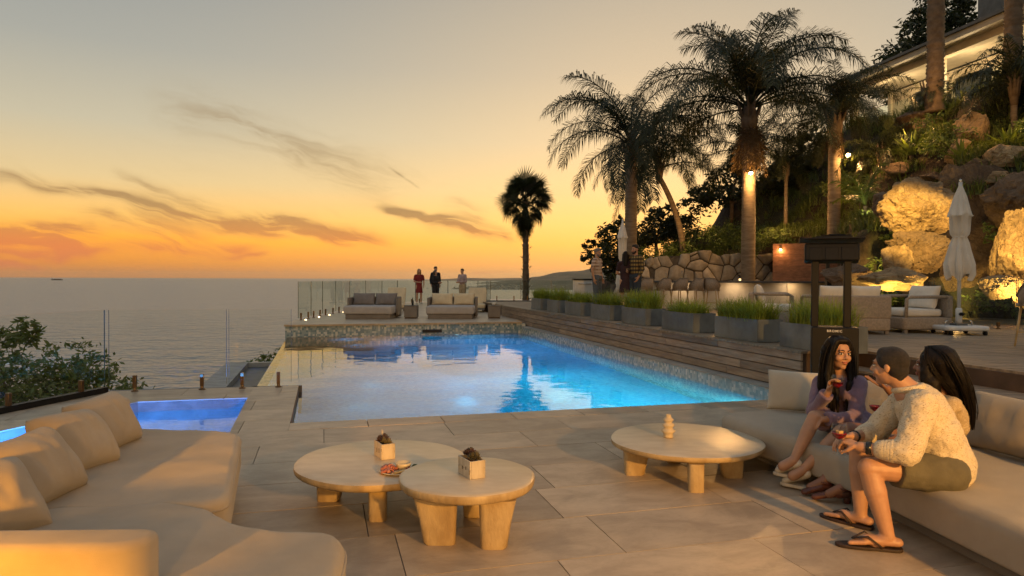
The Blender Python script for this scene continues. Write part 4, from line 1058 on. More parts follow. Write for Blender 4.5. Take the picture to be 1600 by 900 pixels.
def parasol(x, y, h, label, full=True, s=1.0):
    T = thing('closed_parasol', (x, y, DZ), label, 'parasol', 'closed white parasols')
    zb = .95 * s if full else .55
    # gathered canopy with deep folds
    prof = [(h, .012), (h - .05, .03), (h - .22, .085), (h - .48, .155), (h - .50, .165), (h - .56, .135), (h - .8, .125), (zb + (h - zb) * .46, .115), (zb + (h - zb) * .43, .085), (zb + (h - zb) * .36, .12), (zb + .22, .19), (zb + .10, .185), (zb, .15)]
    n_ = 72; vs = []
    for j, (z, r_) in enumerate(prof):
        for k in range(n_):
            a = 2 * PI * k / n_; low = j / len(prof)
            fold = 1 + (.10 + .16 * low) * math.sin(8 * a + .7 * math.sin(j * .9)) + .05 * math.sin(17 * a + j)
            zz = z + (.06 * math.sin(4 * a + 1) * (1 if j >= len(prof) - 2 else 0))
            if j in (3, 4): zz -= .05 * abs(math.sin(2 * a))
            vs.append((r_ * s * fold * math.cos(a), r_ * s * fold * math.sin(a), zz))
    fs = [(j * n_ + (k + 1) % n_, j * n_ + k, (j + 1) * n_ + k, (j + 1) * n_ + (k + 1) % n_) for j in range(len(prof) - 1) for k in range(n_)] + [tuple(range(n_))]
    MB().add(vs, fs).build('canopy', 'white_cloth', T, True)
    MB().tube([(0, 0, .12), (0, 0, h + .03)], .028, 12).build('pole', 'white_metal', T, True)
    MB().lathe([(0, h), (.03, h + .01), (.012, h + .04), (.025, h + .06), (.0, h + .085)], 12).build('finial', 'steel', T, True)
    MB().lathe([(.088 * s, 0), (.098 * s, .02), (.088 * s, .04)], 24, (0, 0, zb + (h - zb) * .43 - .02)).build('tie_band', 'white_cloth', T, True)
    if full:
        MB().pillowslab(round_poly([(-.36, -.30), (.36, -.30), (.36, .30), (-.36, .30)], .12, 6), .07, .15, .03).build('base', 'white_metal', T, True)
        MB().box((0, 0, .165), (.2, .16, .03)).build('base_plate', 'dark_concrete', T, bevel=.005)
        MB().lathe([(.05, .17), (.05, .42), (.035, .44)], 16).build('sleeve', 'white_metal', T, True)
        MB().tube([(0, -.04, .34), (0, -.10, .34)], .03, 10).build('knob', 'black_metal', T, True)
        for sx in (-1, 1):
            MB().tube([(sx * .22, .0, .15), (sx * .22, .0, .21), (sx * .18, 0, .23)], .012, 6).build('handle', 'steel', T, True)
            for yy in (-.24, .24): MB().tube([(sx * .28 - .02, yy, .036), (sx * .28 + .02, yy, .036)], .036, 14).build('wheel', 'black_metal', T, True)
    else:
        MB().lathe([(0, 0), (.28, 0), (.28, .05), (.05, .08), (.04, .3), (0, .3)], 24).build('base', 'white_metal', T, True)
    return T
parasol(7.50, 11.45, 2.52, 'tall closed white parasol on a wheeled base before the boulders')
parasol(3.52, 21.8, 2.75, 'closed white parasol behind the woman in the black dress', False, .95)
# glass balustrade before the waterfall
glass_fence('glass_balustrade', [(6.32, 12.75), (7.85, 12.72), (9.4, 12.70), (10.9, 12.7)], DZ, .88, 'low glass balustrade between the lounge and the waterfall', spig=.08)
# ------------------------------------------------------------------ people
V = Vector
def skin(name, c): mat(name, c, .48, .07, 14, .12, 220, color2=tuple(x * .82 for x in c))
skin('skin_fair', (.50, .285, .185)); skin('skin_tan', (.46, .25, .15)); skin('skin_brown', (.26, .125, .075))
mat('purple_knit', (.20, .135, .20), .9, .06, 10, .35, 420, sheen=.2)
mat('hair_black', (.006, .0045, .004), .5, .4, 26, .3, 70, stretch=(6, 6, .5), color2=(.010, .007, .005), spec=.18)
mat('hair_brown', (.045, .025, .014), .45, .4, 26, .8, 70, stretch=(6, 6, .5), color2=(.07, .042, .022))
mat('hair_short', (.018, .013, .010), .6, .4, 60, .9, 260)
mat('shorts_olive', (.115, .105, .07), .9, .1, 8, .3, 120)
mat('belt_navy', (.012, .014, .03), .7)
mat('sandal', (.035, .018, .012), .6, .2, 20, .2, 80)
mat('brown_leather', (.13, .042, .025), .4, .2, 14, .3, 80)
mat('sneaker', (.60, .55, .45), .7, .06, 14, .3, 120)
mat('watch', (.012, .012, .012), .25)
mat('eye_white', (.62, .58, .54), .2, .02); mat('eye_dark', (.02, .012, .008), .12, .02); mat('lip', (.34, .11, .085), .4, .06); mat('wine', (.22, .004, .008), .05, .02); mat('ice', (.7, .45, .2), .1)
# marled cream sweater: flecked yarn
m_ = bpy.data.materials.new('marled_knit'); m_.use_nodes = True; n = NT(m_.node_tree); b = n.n['Principled BSDF']; tcn = n.new('ShaderNodeTexCoord'); mp = n.new('ShaderNodeMapping'); n.l.new(tcn.outputs['Object'], mp.inputs[0]); mp.inputs['Scale'].default_value = (1, 1, 1.0); mp.inputs['Rotation'].default_value = (0, R(25), 0)
mp2 = n.new('ShaderNodeMapping'); n.l.new(mp.outputs[0], mp2.inputs[0]); mp2.inputs['Scale'].default_value = (1, 1, 2.6)
fl_ = n.noise(mp2.outputs[0], 88, 4, .65).outputs['Fac']; col = n.mix(n.ss(fl_, .53, .66), (.60, .52, .38), (.25, .18, .10)); n.l.new(col, b.inputs['Base Color']); b.inputs['Roughness'].default_value = .95
bn = n.new('ShaderNodeBump'); bn.inputs['Strength'].default_value = .6; bn.inputs['Distance'].default_value = .006; n.l.new(n.noise(mp.outputs[0], 120, 3, .6).outputs['Fac'], bn.inputs['Height']); n.l.new(bn.outputs[0], b.inputs['Normal']); M['marled_knit'] = m_
# lace top
m_ = bpy.data.materials.new('lace'); m_.use_nodes = True; n = NT(m_.node_tree); b = n.n['Principled BSDF']; tcn = n.new('ShaderNodeTexCoord')
vo = n.new('ShaderNodeTexVoronoi', feature='DISTANCE_TO_EDGE'); vo.inputs['Scale'].default_value = 130; n.l.new(tcn.outputs['Object'], vo.inputs['Vector'])
n.l.new(n.mix(n.ss(vo.outputs['Distance'], .05, .16), (.56, .46, .29), (.34, .24, .13)), b.inputs['Base Color']); b.inputs['Roughness'].default_value = .9; M['lace'] = m_
# plaid and striped shirts
def check_mat(name, c1, c2, c3, sx, sz):
    m_ = bpy.data.materials.new(name); m_.use_nodes = True; n = NT(m_.node_tree); b = n.n['Principled BSDF']; tcn = n.new('ShaderNodeTexCoord'); sp_ = n.new('ShaderNodeSeparateXYZ'); n.l.new(tcn.outputs['Object'], sp_.inputs[0])
    fz = n.ss(n.m('SINE', n.m('MULTIPLY', sp_.outputs[2], sz)), -.2, .2); fx = n.ss(n.m('SINE', n.m('MULTIPLY', n.m('ADD', sp_.outputs[0], sp_.outputs[1]), sx)), -.2, .2)
    n.l.new(n.mix(n.m('MULTIPLY', fx, .6), n.mix(fz, c1, c2), c3), b.inputs['Base Color']); b.inputs['Roughness'].default_value = .9; M[name] = m_
check_mat('plaid', (.30, .20, .06), (.05, .035, .02), (.02, .015, .012), 62, 62)
check_mat('striped', (.52, .42, .34), (.26, .17, .12), (.45, .36, .28), 30, 66)


def cap(a, b_, r0, r1=None, flat=1.0, ax=None, seg=16, rings=5, ends=True):
    """tapered capsule; cross-section r along ax, r*flat across it"""
    a, b_ = V(a), V(b_); r1 = r0 if r1 is None else r1; t = b_ - a; L = max(t.length, 1e-5); t = t / L
    x_ = V(ax) if ax is not None else t.orthogonal(); x_ = (x_ - t * x_.dot(t)).normalized(); y_ = t.cross(x_); rows = []
    if ends:
        for k in range(rings): q = (k + .3) / rings * PI / 2; rows.append((a - t * r0 * math.cos(q) * min(1, flat + .3), r0 * math.sin(q)))
    rows.append((a, r0)); rows.append(((a + b_) / 2, (r0 + r1) / 2)); rows.append((b_, r1))
    if ends:
        for k in range(rings): q = PI / 2 - (k + .7) / rings * PI / 2; rows.append((b_ + t * r1 * math.cos(q) * min(1, flat + .3), r1 * math.sin(q)))
    vs = [p + (x_ * math.cos(2 * PI * k / seg) + y_ * flat * math.sin(2 * PI * k / seg)) * r_ for p, r_ in rows for k in range(seg)]
    n_ = len(rows); fs = [(i * seg + k, i * seg + (k + 1) % seg, (i + 1) * seg + (k + 1) % seg, (i + 1) * seg + k) for i in range(n_ - 1) for k in range(seg)] + [tuple(range(seg))[::-1], tuple(range((n_ - 1) * seg, n_ * seg))]
    return vs, fs
def ell(c_, rad, m3=None, seg=18, rings=12):
    c_ = V(c_); m3 = m3 or Matrix.Identity(3); vs = []
    for i in range(rings + 1):
        q = PI * (i + .02) / (rings + .04)
        for k in range(seg): a = 2 * PI * k / seg; vs.append(c_ + m3 @ V((rad[0] * math.sin(q) * math.cos(a), rad[1] * math.sin(q) * math.sin(a), -rad[2] * math.cos(q))))
    fs = [(i * seg + k, i * seg + (k + 1) % seg, (i + 1) * seg + (k + 1) % seg, (i + 1) * seg + k) for i in range(rings) for k in range(seg)] + [tuple(range(seg))[::-1], tuple(range(rings * seg, (rings + 1) * seg))]
    return vs, fs
def blob(name, prims, material, parent, voxel=.008, it=4, fac=.5, disp=0.0, ns=.05):
    mb_ = MB()
    for vs, fs in prims: mb_.add(vs, fs)
    me = mb_.mesh('tmp'); o = bpy.data.objects.new('tmp', me); COL.objects.link(o)
    r_ = o.modifiers.new('r', 'REMESH'); r_.mode = 'VOXEL'; r_.voxel_size = voxel; r_.use_smooth_shade = True
    s_ = o.modifiers.new('s', 'SMOOTH'); s_.iterations = it; s_.factor = fac
    if disp:
        t_ = bpy.data.textures.new('folds', 'CLOUDS'); t_.noise_scale = ns; d_ = o.modifiers.new('d', 'DISPLACE'); d_.texture = t_; d_.strength = disp; d_.mid_level = .5
    dg = bpy.context.evaluated_depsgraph_get(); me2 = bpy.data.meshes.new_from_object(o.evaluated_get(dg)); bpy.data.objects.remove(o); bpy.data.meshes.remove(me)
    me2.name = name
    return link(name, me2, material, parent, True)
def basis(fwd, up):
    f = V(fwd).normalized(); u = V(up); s_ = f.cross(u).normalized(); u = s_.cross(f)
    return Matrix((s_, f, u)).transposed()       # columns: right, forward, up
def head_prims(c_, B, s=1.0, neck=None, rn=.052, jaw=1.0):
    P_ = lambda x, y, z: V(c_) + B @ V((x, y, z)) * s
    e = lambda x, y, z, a, b2, d_: ell(P_(x, y, z), (a * s, b2 * s, d_ * s), B)
    pr = [e(0, -.012, .032, .074, .093, .086), e(0, .022, -.035, .058, .068, .080), e(0, .060, -.092, .026, .024, .024), e(0, .005, -.07, .052 * jaw, .06, .045),
          cap(P_(-.034, .074, .026), P_(.034, .074, .026), .014 * s), cap(P_(0, .086, .016), P_(0, .106, -.024), .008 * s, .0135 * s), e(.012, .092, -.028, .010, .012, .008), e(-.012, .092, -.028, .010, .012, .008),
          e(.034, .058, -.03, .028, .030, .030), e(-.034, .058, -.03, .028, .030, .030), e(.075, -.008, -.006, .009, .017, .027), e(-.075, -.008, -.006, .009, .017, .027), e(0, .076, -.058, .024, .020, .018)]
    if neck is not None: pr.append(cap(P_(0, -.022, -.06), neck, rn * s, rn * 1.12))
    return pr
def face_parts(T, c_, B, s=1.0, lips=True, hair='eye_dark', look=0.0):
    P_ = lambda x, y, z: V(c_) + B @ V((x, y, z)) * s
    for sx in (-1, 1):
        vs, fs = ell(P_(sx * .031, .0775, .004), (.0145 * s, .010 * s, .0085 * s), B); e_ = MB().add(vs, fs).build('eye', 'eye_white', T, True)
        vs, fs = ell(P_(sx * .031 + look, .0850, .004), (.0070 * s, .0040 * s, .0075 * s), B); MB().add(vs, fs).build('iris', 'eye_dark', e_, True)
        vs, fs = cap(P_(sx * .016, .084, .0135), P_(sx * .046, .077, .0125), .0028 * s); MB().add(vs, fs).build('eyelash', 'eye_dark', e_, True)
        mb_ = MB(); mb_.tube([P_(sx * .012, .092, .027), P_(sx * .030, .090, .033), P_(sx * .050, .074, .027)], [.0038 * s, .0042 * s, .002 * s], 6); mb_.build('eyebrow', hair, T, True)
    if lips:
        mb_ = MB(); mb_.tube([P_(-.024, .083, -.057), P_(-.008, .0955, -.053), P_(0, .0955, -.0545), P_(.008, .0955, -.053), P_(.024, .083, -.057)], [.002 * s, .0052 * s, .0048 * s, .0052 * s, .002 * s], 8)
        mb_.tube([P_(-.022, .083, -.060), P_(0, .0945, -.0655), P_(.022, .083, -.060)], [.002 * s, .0065 * s, .002 * s], 8); mb_.build('lips', 'lip', T, True)
def strands(o, paths, n, spread, r_, material, seed=1):
    rr = random.Random(seed); mb_ = MB()
    for k in range(n):
        path, sp_ = paths[k % len(paths)], spread; off = V((rr.gauss(0, 1), rr.gauss(0, 1), 0)) * sp_; wob = rr.uniform(-1, 1); cut = rr.uniform(.82, 1.06); pts = []
        m_ = len(path) - 1
        for i in range(9):
            t = i / 8 * cut; f = min(m_ - 1e-6, t * m_); j = int(f); q = path[j].lerp(path[j + 1], f - j); pts.append(q + off * (.55 + .5 * t) + V((math.sin(t * 7 + wob * 5), math.cos(t * 6 + wob * 4), 0)) * sp_ * .35)
        mb_.tube(pts, [r_ * (.8 if i == 0 else 1.0) * (1 - .6 * (i / 8) ** 3) for i in range(9)], 4)
    return mb_.build('hair_strands', material, o, True)
def hand_prims(wr, d_, nrm, s=1.0, curl=(.6, .6, .6, .6), side=1, thumb=(.55, -.6, .5), spread=.10):
    """d: hand direction, nrm: way the palm faces, side: +1 puts the thumb on d x nrm"""
    d_ = V(d_).normalized(); nrm = (V(nrm) - d_ * V(nrm).dot(d_)).normalized(); l_ = d_.cross(nrm) * side; wr = V(wr); pr = []
    for i in range(4):
        o_ = (1.5 - i) * .019 * s; kn = wr + d_ * (.088 - .004 * abs(i - 1)) * s + l_ * o_; pr.append(cap(wr + d_ * .012 * s + l_ * o_ * .6, kn, .0145 * s, .0105 * s, .9))
        Ls = [(.040, .025, .020), (.044, .028, .021), (.041, .026, .020), (.032, .020, .018)][i]; p = kn; a = curl[i] * .5
        for j, L in enumerate(Ls):
            a += curl[i] * (.55 if j else .35); q = p + (d_ * math.cos(a) + nrm * math.sin(a) + l_ * (1.5 - i) * spread * .5).normalized() * L * s; pr.append(cap(p, q, (.0092 - .001 * j) * s, (.0084 - .001 * j) * s, seg=10, rings=3)); p = q
    t0 = wr + d_ * .022 * s + l_ * .024 * s; t1 = t0 + (d_ * thumb[0] - l_ * thumb[1] + nrm * thumb[2]).normalized() * .042 * s; t2 = t1 + (d_ * (thumb[0] + .5) - l_ * thumb[1] * .3 + nrm * (thumb[2] + .3)).normalized() * .032 * s
    pr += [cap(t0, t1, .0135 * s, .011 * s), cap(t1, t2, .0105 * s, .0085 * s)]
    return pr
def wine_glass(loc, label, tilt=(0, 0), fill=.5, s=1.0, ice=True):
    T = thing('wine_glass', loc, label, 'wine glass', 'wine glasses in hands'); T.rotation_euler = (tilt[0], tilt[1], 0); T.scale = (s, s, s)
    MB().lathe([(0, 0), (.034, 0), (.035, .002), (.006, .006), (.0035, .02), (.0035, .075), (.012, .085), (.036, .105), (.044, .130), (.044, .150), (.038, .182), (.0368, .182), (.0425, .150), (.0425, .131), (.0345, .107), (.008, .089), (0, .088)], 32).build('glass', 'clear_glass', T, True)
    zf = .092 + .075 * fill; MB().lathe([(0, .090), (.011, .091), (.034, .1085), (.0415, .131), (.0415, zf), (0, zf)], 28).build('wine', 'wine', T, True)
    if ice:
        for k in range(3): MB().box((.012 * math.cos(k * 2.1), .012 * math.sin(k * 2.1), zf + .008), (.018, .016, .016), k).build('ice_cube', 'ice', T, bevel=.002)
    return T
def shoe(pr_toe, heel, material, parent, wdt=.042, h=.07, name='shoe', sole=None, heelh=0.0):
    a, b_ = V(heel), V(pr_toe); d_ = (b_ - a).normalized(); up = V((0, 0, 1))
    pr = [cap(a + up * h * .55, a + d_ * .06 + up * h * .55, wdt * .9, wdt * .95, 1.0), cap(a + d_ * .05 + up * .034, b_ - d_ * .035 + up * .026, wdt, wdt * .92, .72, d_.cross(up))]
    o = blob(name, pr, material, parent, .006, 5)
    mb_ = MB(); vs = []; s_ = d_.cross(up)
    out = [(-.035, -.7), (.02, -.95), (.12, -.9), ((b_ - a).length - .03, -1.0), ((b_ - a).length + .012, -.5), ((b_ - a).length + .012, .5), ((b_ - a).length - .03, 1.0), (.12, .9), (.02, .95), (-.035, .7)]
    poly_ = [a + d_ * x + s_ * y * wdt for x, y in out]; mb_.prism([(p.x, p.y) for p in poly_], min(a.z, b_.z) - .001, min(a.z, b_.z) + .022)
    if sole: mb_.build('sole', sole, o, bevel=.004)
    return o

def J(px_, py_, Y): return V(((px_ - 800) / 1066.7 * Y, Y, 1.5 - (py_ - (432 + px_ * .0042)) * Y / 1066.7))
# --- man in the marled sweater, seated, seen from behind his left shoulder
T = thing('person', (2.45, 3.95, 0), 'person in flecked cream sweater and olive shorts seated with a red drink', 'person'); O = V((2.45, 3.95, 0))
hipL, hipR = V((2.46, 3.86, .405)) - O, V((2.60, 4.06, .405)) - O; kneL, kneR = V((2.02, 3.84, .440)) - O, V((2.14, 4.19, .45)) - O
ankL, ankR = V((2.095, 3.775, .075)) - O, V((2.125, 4.13, .075)) - O; toeL, toeR = V((1.865, 3.835, .03)) - O, V((1.985, 4.30, .03)) - O
chest, neck = V((2.405, 3.97, .725)) - O, V((2.325, 3.99, .880)) - O; headc = V((2.240, 4.035, .990)) - O
shL, shR = V((2.295, 3.80, .805)) - O, V((2.44, 4.16, .805)) - O; elL, elR = V((2.165, 3.72, .555)) - O, V((2.24, 4.22, .55)) - O
wrL, wrR = V((1.975, 3.855, .555)) - O, V((2.03, 4.06, .565)) - O; hipc = (hipL + hipR) / 2; lat = (hipR - hipL).normalized()
Bh = basis((-.66, .75, -.02), (-.08, .05, 1))
glass_l = V((1.905, 3.955, .485)) - O
pr = head_prims(headc, Bh, .96, neck + V((0, 0, -.02)), .056, 1.08)
pr += [cap(hipc + V((0, 0, .04)), chest, .135, .15, .72, lat), cap(chest, neck + V((0, 0, -.07)), .15, .09, .7, lat), cap(shL, shR, .055), cap(hipL, hipR, .10)]
for hp_, kn, an, to in ((hipL, kneL, ankL, toeL), (hipR, kneR, ankR, toeR)):
    pr += [cap(hp_, kn, .088, .060), cap(kn, kn, .061), cap(kn + (an - kn) * .04, kn + (an - kn) * .35, .056, .060), cap(kn + (an - kn) * .35, an, .058, .036), cap(an, an + (to - an) * .25 + V((0, 0, -.03)), .037, .034)]
    fd = (to - an); fd.z = 0; fd.normalize(); sd_ = fd.cross(V((0, 0, 1))); hl = an - fd * .045; hl.z = .048
    pr += [cap(hl, an + fd * .10 + V((0, 0, -an.z + .05)), .034, .040, .75, sd_)]
    for q in range(5): bq = an + fd * (.10 + .03 * (1 - abs(q - 1.2) / 5)) + sd_ * (q - 2) * .017; bq.z = .042; tq = bq + fd * (.075 - .010 * q if q else .078); tq.z = .034; pr += [cap(an + fd * .06 + V((0, 0, -an.z + .052)), bq, .022, .013), cap(bq, tq, .0115 if q else .014, .010 if q else .0125)]
for sh_, el_, wr_ in ((shL, elL, wrL), (shR, elR, wrR)): pr += [cap(sh_, el_, .052, .043), cap(el_, wr_, .044, .029)]
pr += hand_prims(wrL, (glass_l + V((0, 0, .10)) - wrL), (-.35, .55, -.1), 1.0, (1.35, 1.3, 1.25, 1.2), 1, (.5, -.5, .7))
pr += hand_prims(wrR, (-.9, -.28, -.02), (0, -.5, -.8), 1.0, (.7, .75, .8, .8), -1)
body = blob('body', pr, 'skin_tan', T, .0055, 4)
pr = [cap(hipc + V((.01, -.01, .05)), chest, .172, .182, .78, lat), cap(chest, neck + V((.012, -.004, -.065)), .178, .085, .74, lat), cap(shL, shR, .078), ell(chest + V((.04, -.02, -.12)), (.15, .17, .16))]
for sh_, el_, wr_ in ((shL, elL, wrL), (shR, elR, wrR)): pr += [cap(sh_, el_, .084, .072), cap(el_, el_ + (wr_ - el_) * .45, .072, .058), cap(el_, el_, .074)]
sweater = blob('sweater', pr, 'marled_knit', T, .008, 6, .5, .022, .055)
for q in range(4): p = elL + (wrL - elL) * (.30 + .065 * q); vs, fs = cap(p, p + (wrL - elL) * .03, .066 - .003 * q, .064 - .003 * q, rings=2); MB().add(vs, fs).build('sleeve_fold', 'marled_knit', sweater, True)
mb_ = MB(); mb_.tube([neck + V((math.cos(a) * .072, math.sin(a) * .072, -.012 + .018 * math.sin(a + 2.2))) for a in [k * PI / 8 for k in range(17)]], .020, 8, False); mb_.build('collar', 'marled_knit', sweater, True)
pr = [cap(hipL, hipR, .128, .128), cap(hipc + V((0, 0, .02)), hipc + V((-.01, 0, .10)), .165, .16, .80, lat)]
for hp_, kn in ((hipL, kneL), (hipR, kneR)): pr.append(cap(hp_, hp_ + (kn - hp_) * .66, .118, .098, ends=False)); pr.append(cap(hp_, hp_, .118))
blob('shorts', pr, 'shorts_olive', T, .008, 5, .5, .012, .07)
# short cropped hair, faded at the neck
P_ = lambda x, y, z: headc + Bh @ V((x, y, z)) * .96
pr = [ell(P_(0, -.017, .037), (.0760, .0930, .0850), Bh), ell(P_(0, .024, .078), (.052, .048, .040), Bh), ell(P_(0, -.044, -.012), (.0685, .0590, .070), Bh), ell(P_(0, -.062, -.055), (.048, .030, .05), Bh)]
blob('hair', pr, 'hair_short', T, .006, 4)
face_parts(T, headc, Bh, .96, True, 'hair_short')
w_ = MB().tube([wrL + (elL - wrL) * .14 + (elL - wrL).normalized().orthogonal() * 0 + V((0, 0, 0)), wrL + (elL - wrL) * .26], .0375, 16).build('watch', 'watch', T, True)
MB().tube([wrR + (elR - wrR) * .10, wrR + (elR - wrR) * .16], .036, 14).build('bracelet', 'watch', T, True)
for an, to in ((ankL, toeL), (ankR, toeR)):
    fd = (to - an); fd.z = 0; L_ = fd.length; fd.normalize(); sd_ = fd.cross(V((0, 0, 1))); out = [(-.075, -.6), (-.04, -.95), (.05, -.85), (.13, -1.05), (L_ + .0, -.85), (L_ + .035, -.2), (L_ + .03, .4), (L_ - .02, .95), (.13, 1.05), (.05, .85), (-.04, .95), (-.075, .6)]
    pp = smooth_poly([((an + fd * x + sd_ * y * .047).x, (an + fd * x + sd_ * y * .047).y) for x, y in out], 2)
    fs_ = MB().prism([(p.x, p.y) for p in pp], .001, .019).build('flip_flop', 'sandal', T, bevel=.004)
    tp = an + fd * (L_ - .055); tp.z = .05
    for s_ in (-1, 1): q = an + fd * .035 + sd_ * s_ * .043; q.z = .022; md = (tp + q) / 2 + sd_ * s_ * .020 + V((0, 0, .042)); MB().tube([q, md, tp], [.010, .009, .008], 6, flat=.6).build('strap', 'sandal', fs_, True)
wine_glass(tuple(glass_l + O), "stemmed glass of red drink with ice held by the man", (0, 0), .42)

# --- woman in the purple knit dress
T = thing('person', (2.5, 5.15, 0), 'person in purple knit dress with long black hair and white sneakers, seated', 'person'); O = V((2.5, 5.15, 0))
hipc = V((2.60, 5.25, .40)) - O; f_ = V((-.80, -.42, 0)).normalized(); lat = V((-f_.y, f_.x, 0))   # lat = her left
hipL, hipR = hipc + lat * .085, hipc - lat * .085
kneR, kneL = J(1275, 653, 4.95) - O, J(1316, 676, 4.84) - O
ankR, ankL = J(1243, 720, 4.88) - O, J(1257, 736, 4.84) - O
chest, neck = V((2.53, 5.22, .665)) - O, V((2.505, 5.19, .795)) - O; headc = J(1311, 552, 5.14) - O
shR, shL = J(1283, 598, 5.30) - O, J(1345, 599, 5.10) - O
elR, elL = J(1272, 645, 5.16) - O, J(1338, 652, 4.98) - O
wrR, wrL = J(1297, 612, 4.98) - O, J(1287, 656, 4.92) - O
Bh = basis((.16, -.97, -.03), (.05, 0, 1))
pr = head_prims(headc, Bh, 1.0, neck + V((0, 0, -.04)), .045, .92)
latn = (shL - shR).normalized()
pr += [cap(hipc + V((0, 0, .05)), chest, .115, .115, .72, latn), cap(chest, neck + V((0, 0, -.06)), .115, .07, .7, latn), cap(shL, shR, .042), cap(hipL, hipR, .10)]
for hp_, kn, an in ((hipL, kneL, ankL), (hipR, kneR, ankR)): pr += [cap(hp_, kn, .080, .052), cap(kn, kn + (an - kn) * .35, .050, .050), cap(kn + (an - kn) * .35, an, .049, .030), cap(kn, kn, .053)]
for sh_, el_, wr_ in ((shL, elL, wrL), (shR, elR, wrR)): pr += [cap(sh_, el_, .038, .033), cap(el_, wr_, .033, .023)]
pr += hand_prims(wrR, (.10, -.15, .95), (.45, -.75, .0), .88, (.9, .95, 1.0, 1.0), -1, (.6, -.5, .6))
pr += hand_prims(wrL, (-.85, .25, -.35), (-.1, .1, -1), .88, (.35, .4, .4, .45), 1)
pr += [cap(ankR, ankR + V((-.07, .02, -.05)), .034, .036), cap(ankL, ankL + V((-.07, .0, -.04)), .034, .036)]
blob('body', pr, 'skin_tan', T, .0055, 4)
pr = [cap(hipc + V((0, 0, .05)), chest, .135, .135, .78, latn), cap(chest, neck + V((0, 0, -.075)), .135, .075, .74, latn), cap(shL, shR, .058), ell(chest + V((-.05, -.09, -.03)) + latn * .06, (.06, .06, .06)), ell(chest + V((-.05, -.09, -.03)) - latn * .06, (.06, .06, .06)), cap(hipL, hipR, .125)]
for hp_, kn in ((hipL, kneL), (hipR, kneR)): pr.append(cap(hp_, hp_ + (kn - hp_) * .74, .110, .088, ends=False)); pr.append(cap(hp_, hp_, .11))
for sh_, el_, wr_ in ((shL, elL, wrL), (shR, elR, wrR)): pr += [cap(sh_, el_, .058, .050), cap(el_, el_ + (wr_ - el_) * .55, .049, .042), cap(el_ + (wr_ - el_) * .5, el_ + (wr_ - el_) * .86, .042, .055, ends=False)]
blob('dress', pr, 'purple_knit', T, .007, 6, .5, .012, .05)
P_ = lambda x, y, z: headc + Bh @ V((x, y, z)) * 1.0
pr = [ell(P_(0, -.028, .045), (.086, .098, .088), Bh), ell(P_(0, .030, .100), (.060, .055, .030), Bh)]
for sx in (-1, 1):
    pr += [cap(P_(sx * .050, .045, .085), P_(sx * .080, .030, -.02), .026, .026, .7), cap(P_(sx * .078, .030, -.02), P_(sx * .092, .035, -.16), .030, .040, .7), cap(P_(sx * .090, .035, -.15), P_(sx * .085, .075, -.34), .042, .034, .6), cap(P_(sx * .085, .075, -.33), P_(sx * .075, .085, -.46), .034, .010, .6), cap(P_(sx * .060, -.04, .02), P_(sx * .08, -.05, -.26), .05, .04), cap(P_(sx * .05, .08, -.22), P_(sx * .035, .095, -.44), .034, .012, .6)]
pr.append(cap(P_(0, -.07, .0), P_(0, -.08, -.30), .075, .06))
hr = blob('hair', pr, 'hair_black', T, .007, 5, .5, .006, .03)
strands(hr, [[P_(sx * .02, .02, .125), P_(sx * .075, .040, .05), P_(sx * .095, .035, -.06), P_(sx * .100, .050, -.20), P_(sx * .085, .090, -.34), P_(sx * .072, .098, -.50)] for sx in (-1, 1)] + [[P_(sx * .02, -.02, .132), P_(sx * .085, -.02, .05), P_(sx * .105, -.02, -.08), P_(sx * .11, .0, -.24), P_(sx * .09, .03, -.42)] for sx in (-1, 1)], 260, .014, .0032, 'hair_black', 3)
face_parts(T, headc, Bh, 1.0, True, 'eye_dark', .004)
for an, to in ((ankR, J(1214, 742, 4.98) - O), (ankL, J(1225, 758, 4.95) - O)): 
    hl = an + V((.025, 0, -.065)); hl.z = max(.012, hl.z); s_ = shoe(to, hl, 'sneaker', T, .040, .075, 'sneaker', 'sneaker')
    d_ = (to - hl).normalized()
    for q in range(4): p = hl + d_ * (.085 + q * .022) + V((0, 0, .072 - q * .006)); sdv = d_.cross(V((0, 0, 1))); MB().tube([p - sdv * .02, p + V((0, 0, .006)), p + sdv * .02], .003, 5).build('lace', 'white_cloth', s_, True)
wine_glass((2.355, 4.93, .630), 'stemmed glass of iced drink held up by the woman in purple', (R(-6), R(4)), .5)

# --- woman in the lace top, mostly behind the man
T = thing('person', (2.7, 4.5, 0), 'person in cream lace top with long black hair, gesturing behind the man', 'person'); O = V((2.7, 4.5, 0))
hipc = V((2.86, 4.54, .40)) - O; f_ = V((-.88, .45, 0)).normalized(); lat = V((-f_.y, f_.x, 0)); hipL, hipR = hipc + lat * .085, hipc - lat * .085
kneL, kneR = J(1342, 690, 4.62) - O, J(1328, 672, 4.78) - O; ankL, ankR = J(1322, 762, 4.56) - O, J(1292, 752, 4.72) - O
chest, neck = J(1486, 655, 4.46) - O, J(1472, 612, 4.45) - O; headc = J(1458, 572, 4.46) - O
shL, shR = J(1490, 634, 4.30) - O, J(1450, 626, 4.62) - O; elL, elR = J(1440, 672, 4.30) - O, J(1418, 640, 4.62) - O
wrL, wrR = J(1404, 640, 4.48) - O, J(1388, 607, 4.52) - O; Bh = basis((-.70, .71, .0), (0, 0, 1)); latn = (shL - shR).normalized()
pr = head_prims(headc, Bh, .95, neck + V((0, 0, -.04)), .045)
pr += [cap(hipc + V((0, 0, .05)), chest, .12, .118, .72, latn), cap(chest, neck + V((0, 0, -.06)), .118, .07, .7, latn), cap(shL, shR, .042), cap(hipL, hipR, .105)]
